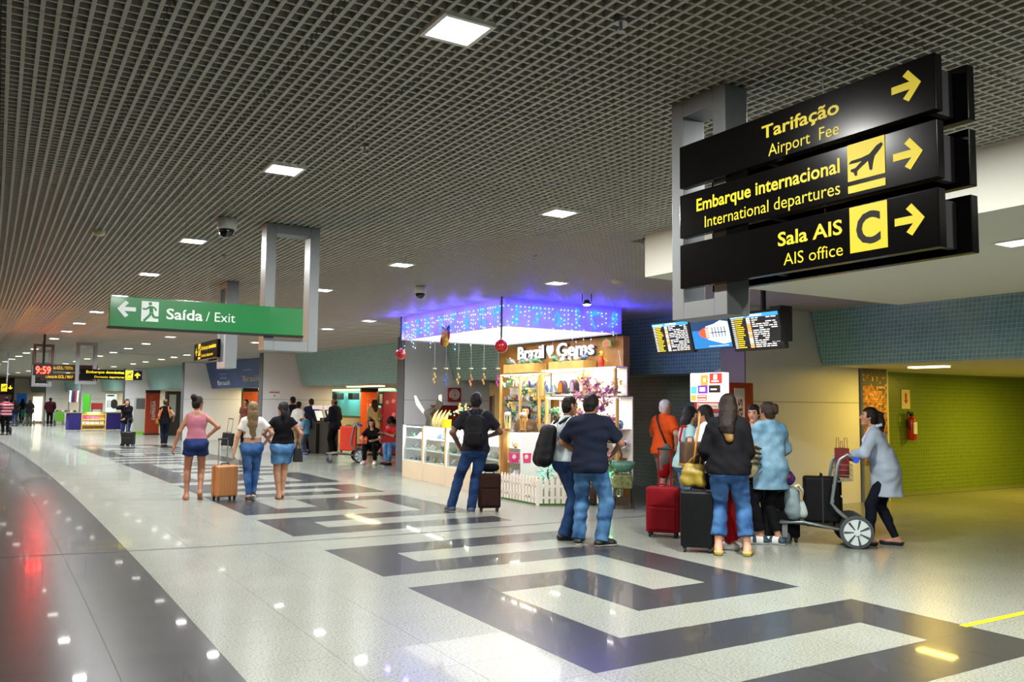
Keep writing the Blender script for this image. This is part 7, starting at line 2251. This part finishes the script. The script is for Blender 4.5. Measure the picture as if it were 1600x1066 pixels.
# grey stand and coffee machine further on
a, b = 44.3, onA(219, 640, 44.3)[0]
t = thing('grey_stand', 'slim grey information stand on a green foot', 'stand', W(a, b), rot_at(a))
MB().box(-.3, .3, -.06, .06, .12, 1.75).build('panel', mat('stand_grey', '#a8aaa8', .5), t); MB().box(-.42, .42, -.25, .25, 0, .12).build('foot', mat('stand_green', '#7ab830', .5), t); MB().box(-.2, .2, -.065, -.06, 1.2, 1.7).build('print', mat('stand_print', '#55585a', .5), t)
a, b = 42.0, onA(262, 640, 42.0)[0] + .3
t = thing('dark_display', 'tall dark display case in the far recess', 'display', W(a, b), rot_at(a))
MB().box(-.4, .4, -.2, .2, 0, 2.05).build('case', mat('display_dark', '#2a2a2c', .3), t, bev=.02); MB().box(-.3, .0, -.21, -.2, .9, 1.9).build('poster', mat('stand_grey', '#a8aaa8', .5), t)

# ------------------------------------------------------------------ stalls at the far end
a, b = 49.6, onA(152, 640, 49.6)[0]
st = thing('market_stall', 'far stall counter with purple panels and yellow shelves', 'stall', W(a, b), rot_at(a) + .1)
st.scale = (.78, .78, 1)
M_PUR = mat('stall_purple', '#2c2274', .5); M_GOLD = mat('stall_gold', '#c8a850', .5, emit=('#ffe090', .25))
for (x0, x1, m) in ((-1.75, -.95, M_PUR), (.55, 1.55, M_PUR), (1.6, 2.3, M_PUR)): MB().box(x0, x1, -.05, .6, .05, .92).build('panel', m, st)
MB().box(-.95, .55, .25, .6, .05, .9).build('shelf_back', M_GOLD, st)
for z in (.05, .30, .56, .84): MB().box(-.95, .55, -.03, .3, z, z + .05).build('shelf_board', M_GOLD, st)
MB().box(-1.95, 2.3, -.1, .65, .92, .97).build('counter_top', mat('stall_top', '#8f8c60', .5), st)
for x in (-.98, .52, 1.55): MB().box(x, x + .06, -.07, 0, 0, .95).build('post', M_GOLD, st)
for i in range(14):
    z = (.10, .35, .61)[i % 3]; x = (-.85 + (i // 3) * .3) * .78
    c = W(a, b) ; cs_, sn = math.cos(rot_at(a) + .15), math.sin(rot_at(a) + .15)
    o = link('sweet_box', None or MB().box(-.1, .1, -.08, .08, 0, .14).mesh('sweet_box', [(G_BROWN, G_WHITE, G_PINK)[i % 3]]), None, (c.x + cs_ * x - sn * .12, c.y + sn * x + cs_ * .12, z), rot_at(a))
    tag(o, 'small boxed sweets on the yellow shelves of the far stall', 'box', 'boxed sweets on the far stall')
area_light('stall_lamp', (-.2, -.3, 1.0), .5, 10, (1, .9, .6), rot=(math.radians(60), 0, 0), size_y=.1, parent=st)
def far_board(name, label, cat, u0, v0, u1, v1, depth, m, th=.05, rz=0.0):
    p = dp(u0, v1, depth); q = dp(u1, v0, depth)
    gz = 0.0
    t = thing(name, label, cat, (p.x, p.y, 0), rz)
    o = MB().box(0, q.x - p.x, 0, th, p.z, q.z).build('panel', m, t)
    MB().box(.02, .08, .0, th, 0, p.z).build('leg', M_STEEL, t); MB().box(q.x - p.x - .08, q.x - p.x - .02, .0, th, 0, p.z).build('leg', M_STEEL, t)
    return t, o, q.x - p.x, p.z, q.z
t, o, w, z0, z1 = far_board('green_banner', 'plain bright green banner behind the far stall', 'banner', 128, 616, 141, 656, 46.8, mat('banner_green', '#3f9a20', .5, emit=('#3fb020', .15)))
t, o, w, z0, z1 = far_board('makeup_poster', 'white poster with a dark-haired woman behind the far stall', 'poster', 164, 616, 183, 652, 47.2, M_SWHITE)
MB().box(w * .1, w * .75, -.01, 0, z1 - .12, z1 - .05).build('heading', M_BLACKM, o)
for k in range(3): MB().box(w * (.15 + .16 * k), w * (.2 + .16 * k), -.01, 0, z1 - .75, z1 - .35).build('product_mark', mat('stand_print', '#55585a', .5), o)
MB().ball((w * .78, -.01, z1 - .55), .22, 10, 8, 0, (.9, .06, 1.2)).build('printed_hair', M_BLACKM, o)
far_board('red_board', 'low red board behind the far stall', 'board', 142, 630, 160, 640, 47.0, mat('board_brick', '#8a2418', .5))
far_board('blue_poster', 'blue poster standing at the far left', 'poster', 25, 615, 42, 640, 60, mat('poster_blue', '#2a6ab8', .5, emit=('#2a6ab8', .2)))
far_board('pink_poster', 'large dull pink poster at the far left edge', 'poster', -8, 617, 18, 650, 58, mat('poster_pink', '#a06070', .5))
far_board('shop_window', 'brightly lit far shop window', 'shop', 50, 620, 66, 658, 57, mat('window_lit', '#fff4d8', .5, emit=('#fff0cc', 2.2)))
far_board('teal_rack', 'small teal rack between the far carts', 'rack', 32, 640, 39, 652, 59, mat('rack_teal', '#2f9a90', .5))
t, o, w, z0, z1 = far_board('green_ramp_board', 'slanting green board beside the far stall', 'board', 85, 643, 100, 659, 54, mat('ramp_green', '#5a9a28', .5))
fl = thing('hanging_flags', 'cluster of coloured clothes hanging at the far stall', 'clothes rack', dp(120, 662, 49).xy.to_3d())
for k in range(7):
    MB().prism([(-.5 + k * .15, 1.5), (-.38 + k * .15, 1.45), (-.36 + k * .15, 2.1 + .05 * (k % 3)), (-.47 + k * .15, 2.15)], -.05 - .03 * (k % 2), .0).build('garment', [M_SWHITE, mat('flag_navy', '#26305a', .6), mat('flag_red', '#8a2a30', .6)][k % 3], fl)
MB().box(-.55, .6, -.02, .02, 2.12, 2.16).box(-.55, -.51, -.02, .02, 0, 2.12).box(.56, .6, -.02, .02, 0, 2.12).build('rail', M_STEEL, fl)
t = thing('market_table', 'far table heaped with pink and white toys', 'table', dp(100, 658, 55).xy.to_3d())
MB().box(-1.0, .8, -.3, .3, .68, .73).build('table_top', M_SWHITE, t)
for x in (-.95, .75):
    for y in (-.25, .25): MB().box(x - .02, x + .02, y - .02, y + .02, 0, .68).build('leg', M_STEEL, t)
for k in range(9):
    o = link('toy', ROCK[0] if k == 0 else MB().ball((0, 0, .1), .12, 8, 6).mesh('toy', [(G_PINK, G_WHITE, G_DARK)[k % 3]]), None, dp(100, 658, 55).xy.to_3d() + Vector((-.85 + k * .19, 0, .73)), 0)
    tag(o, 'round toy on the far market table', 'toy', 'toys on the far market table')

# kiosk added out of view on the left, to tint the ceiling orange
kk = thing('added_kiosk', 'added kiosk with orange lamps, out of view on the left side of the hall', 'kiosk', W(17.5, -5.2), rot_at(17))
MB().box(-1.2, 1.2, -3.0, 3.0, 0, 1.05).build('counter', mat('kiosk_wood', '#7a4a22', .5), kk, bev=.02)
for x in (-1.1, 1.1):
    for y in (-2.9, 2.9): MB().box(x - .05, x + .05, y - .05, y + .05, 1.05, 2.3).build('post', M_BLACKM, kk)
for x in (-1.1, 1.1): MB().box(x - .03, x + .03, -2.95, 2.95, 2.3, 2.36).build('lamp_rail', M_BLACKM, kk)
M_GLOBE = mat('globe_orange', '#ff9a3c', .5, emit=('#ff8a2c', 6))
for k in range(5):  # added lamps, standing in for the unseen source of the orange light
    y = -2.4 + k * 1.2
    gl_ = thing('added_globe_lamp', 'added orange globe lamp on the rail of the unseen kiosk', 'lamp', kk.matrix_basis @ Vector((1.1, y, 2.3)), rot_at(17), 'added globe lamps of the unseen kiosk')
    MB().cyl((0, 0, 0), (0, 0, -.25), .006, n=6).build('cord', M_BLACKM, gl_)
    MB().ball((0, 0, -.37), .12, 18, 12).build('globe', M_GLOBE, gl_, smooth=True)
    point_light('added_globe_light', (.16, 0, -.37), 190, (1, .42, .12), .10, gl_)
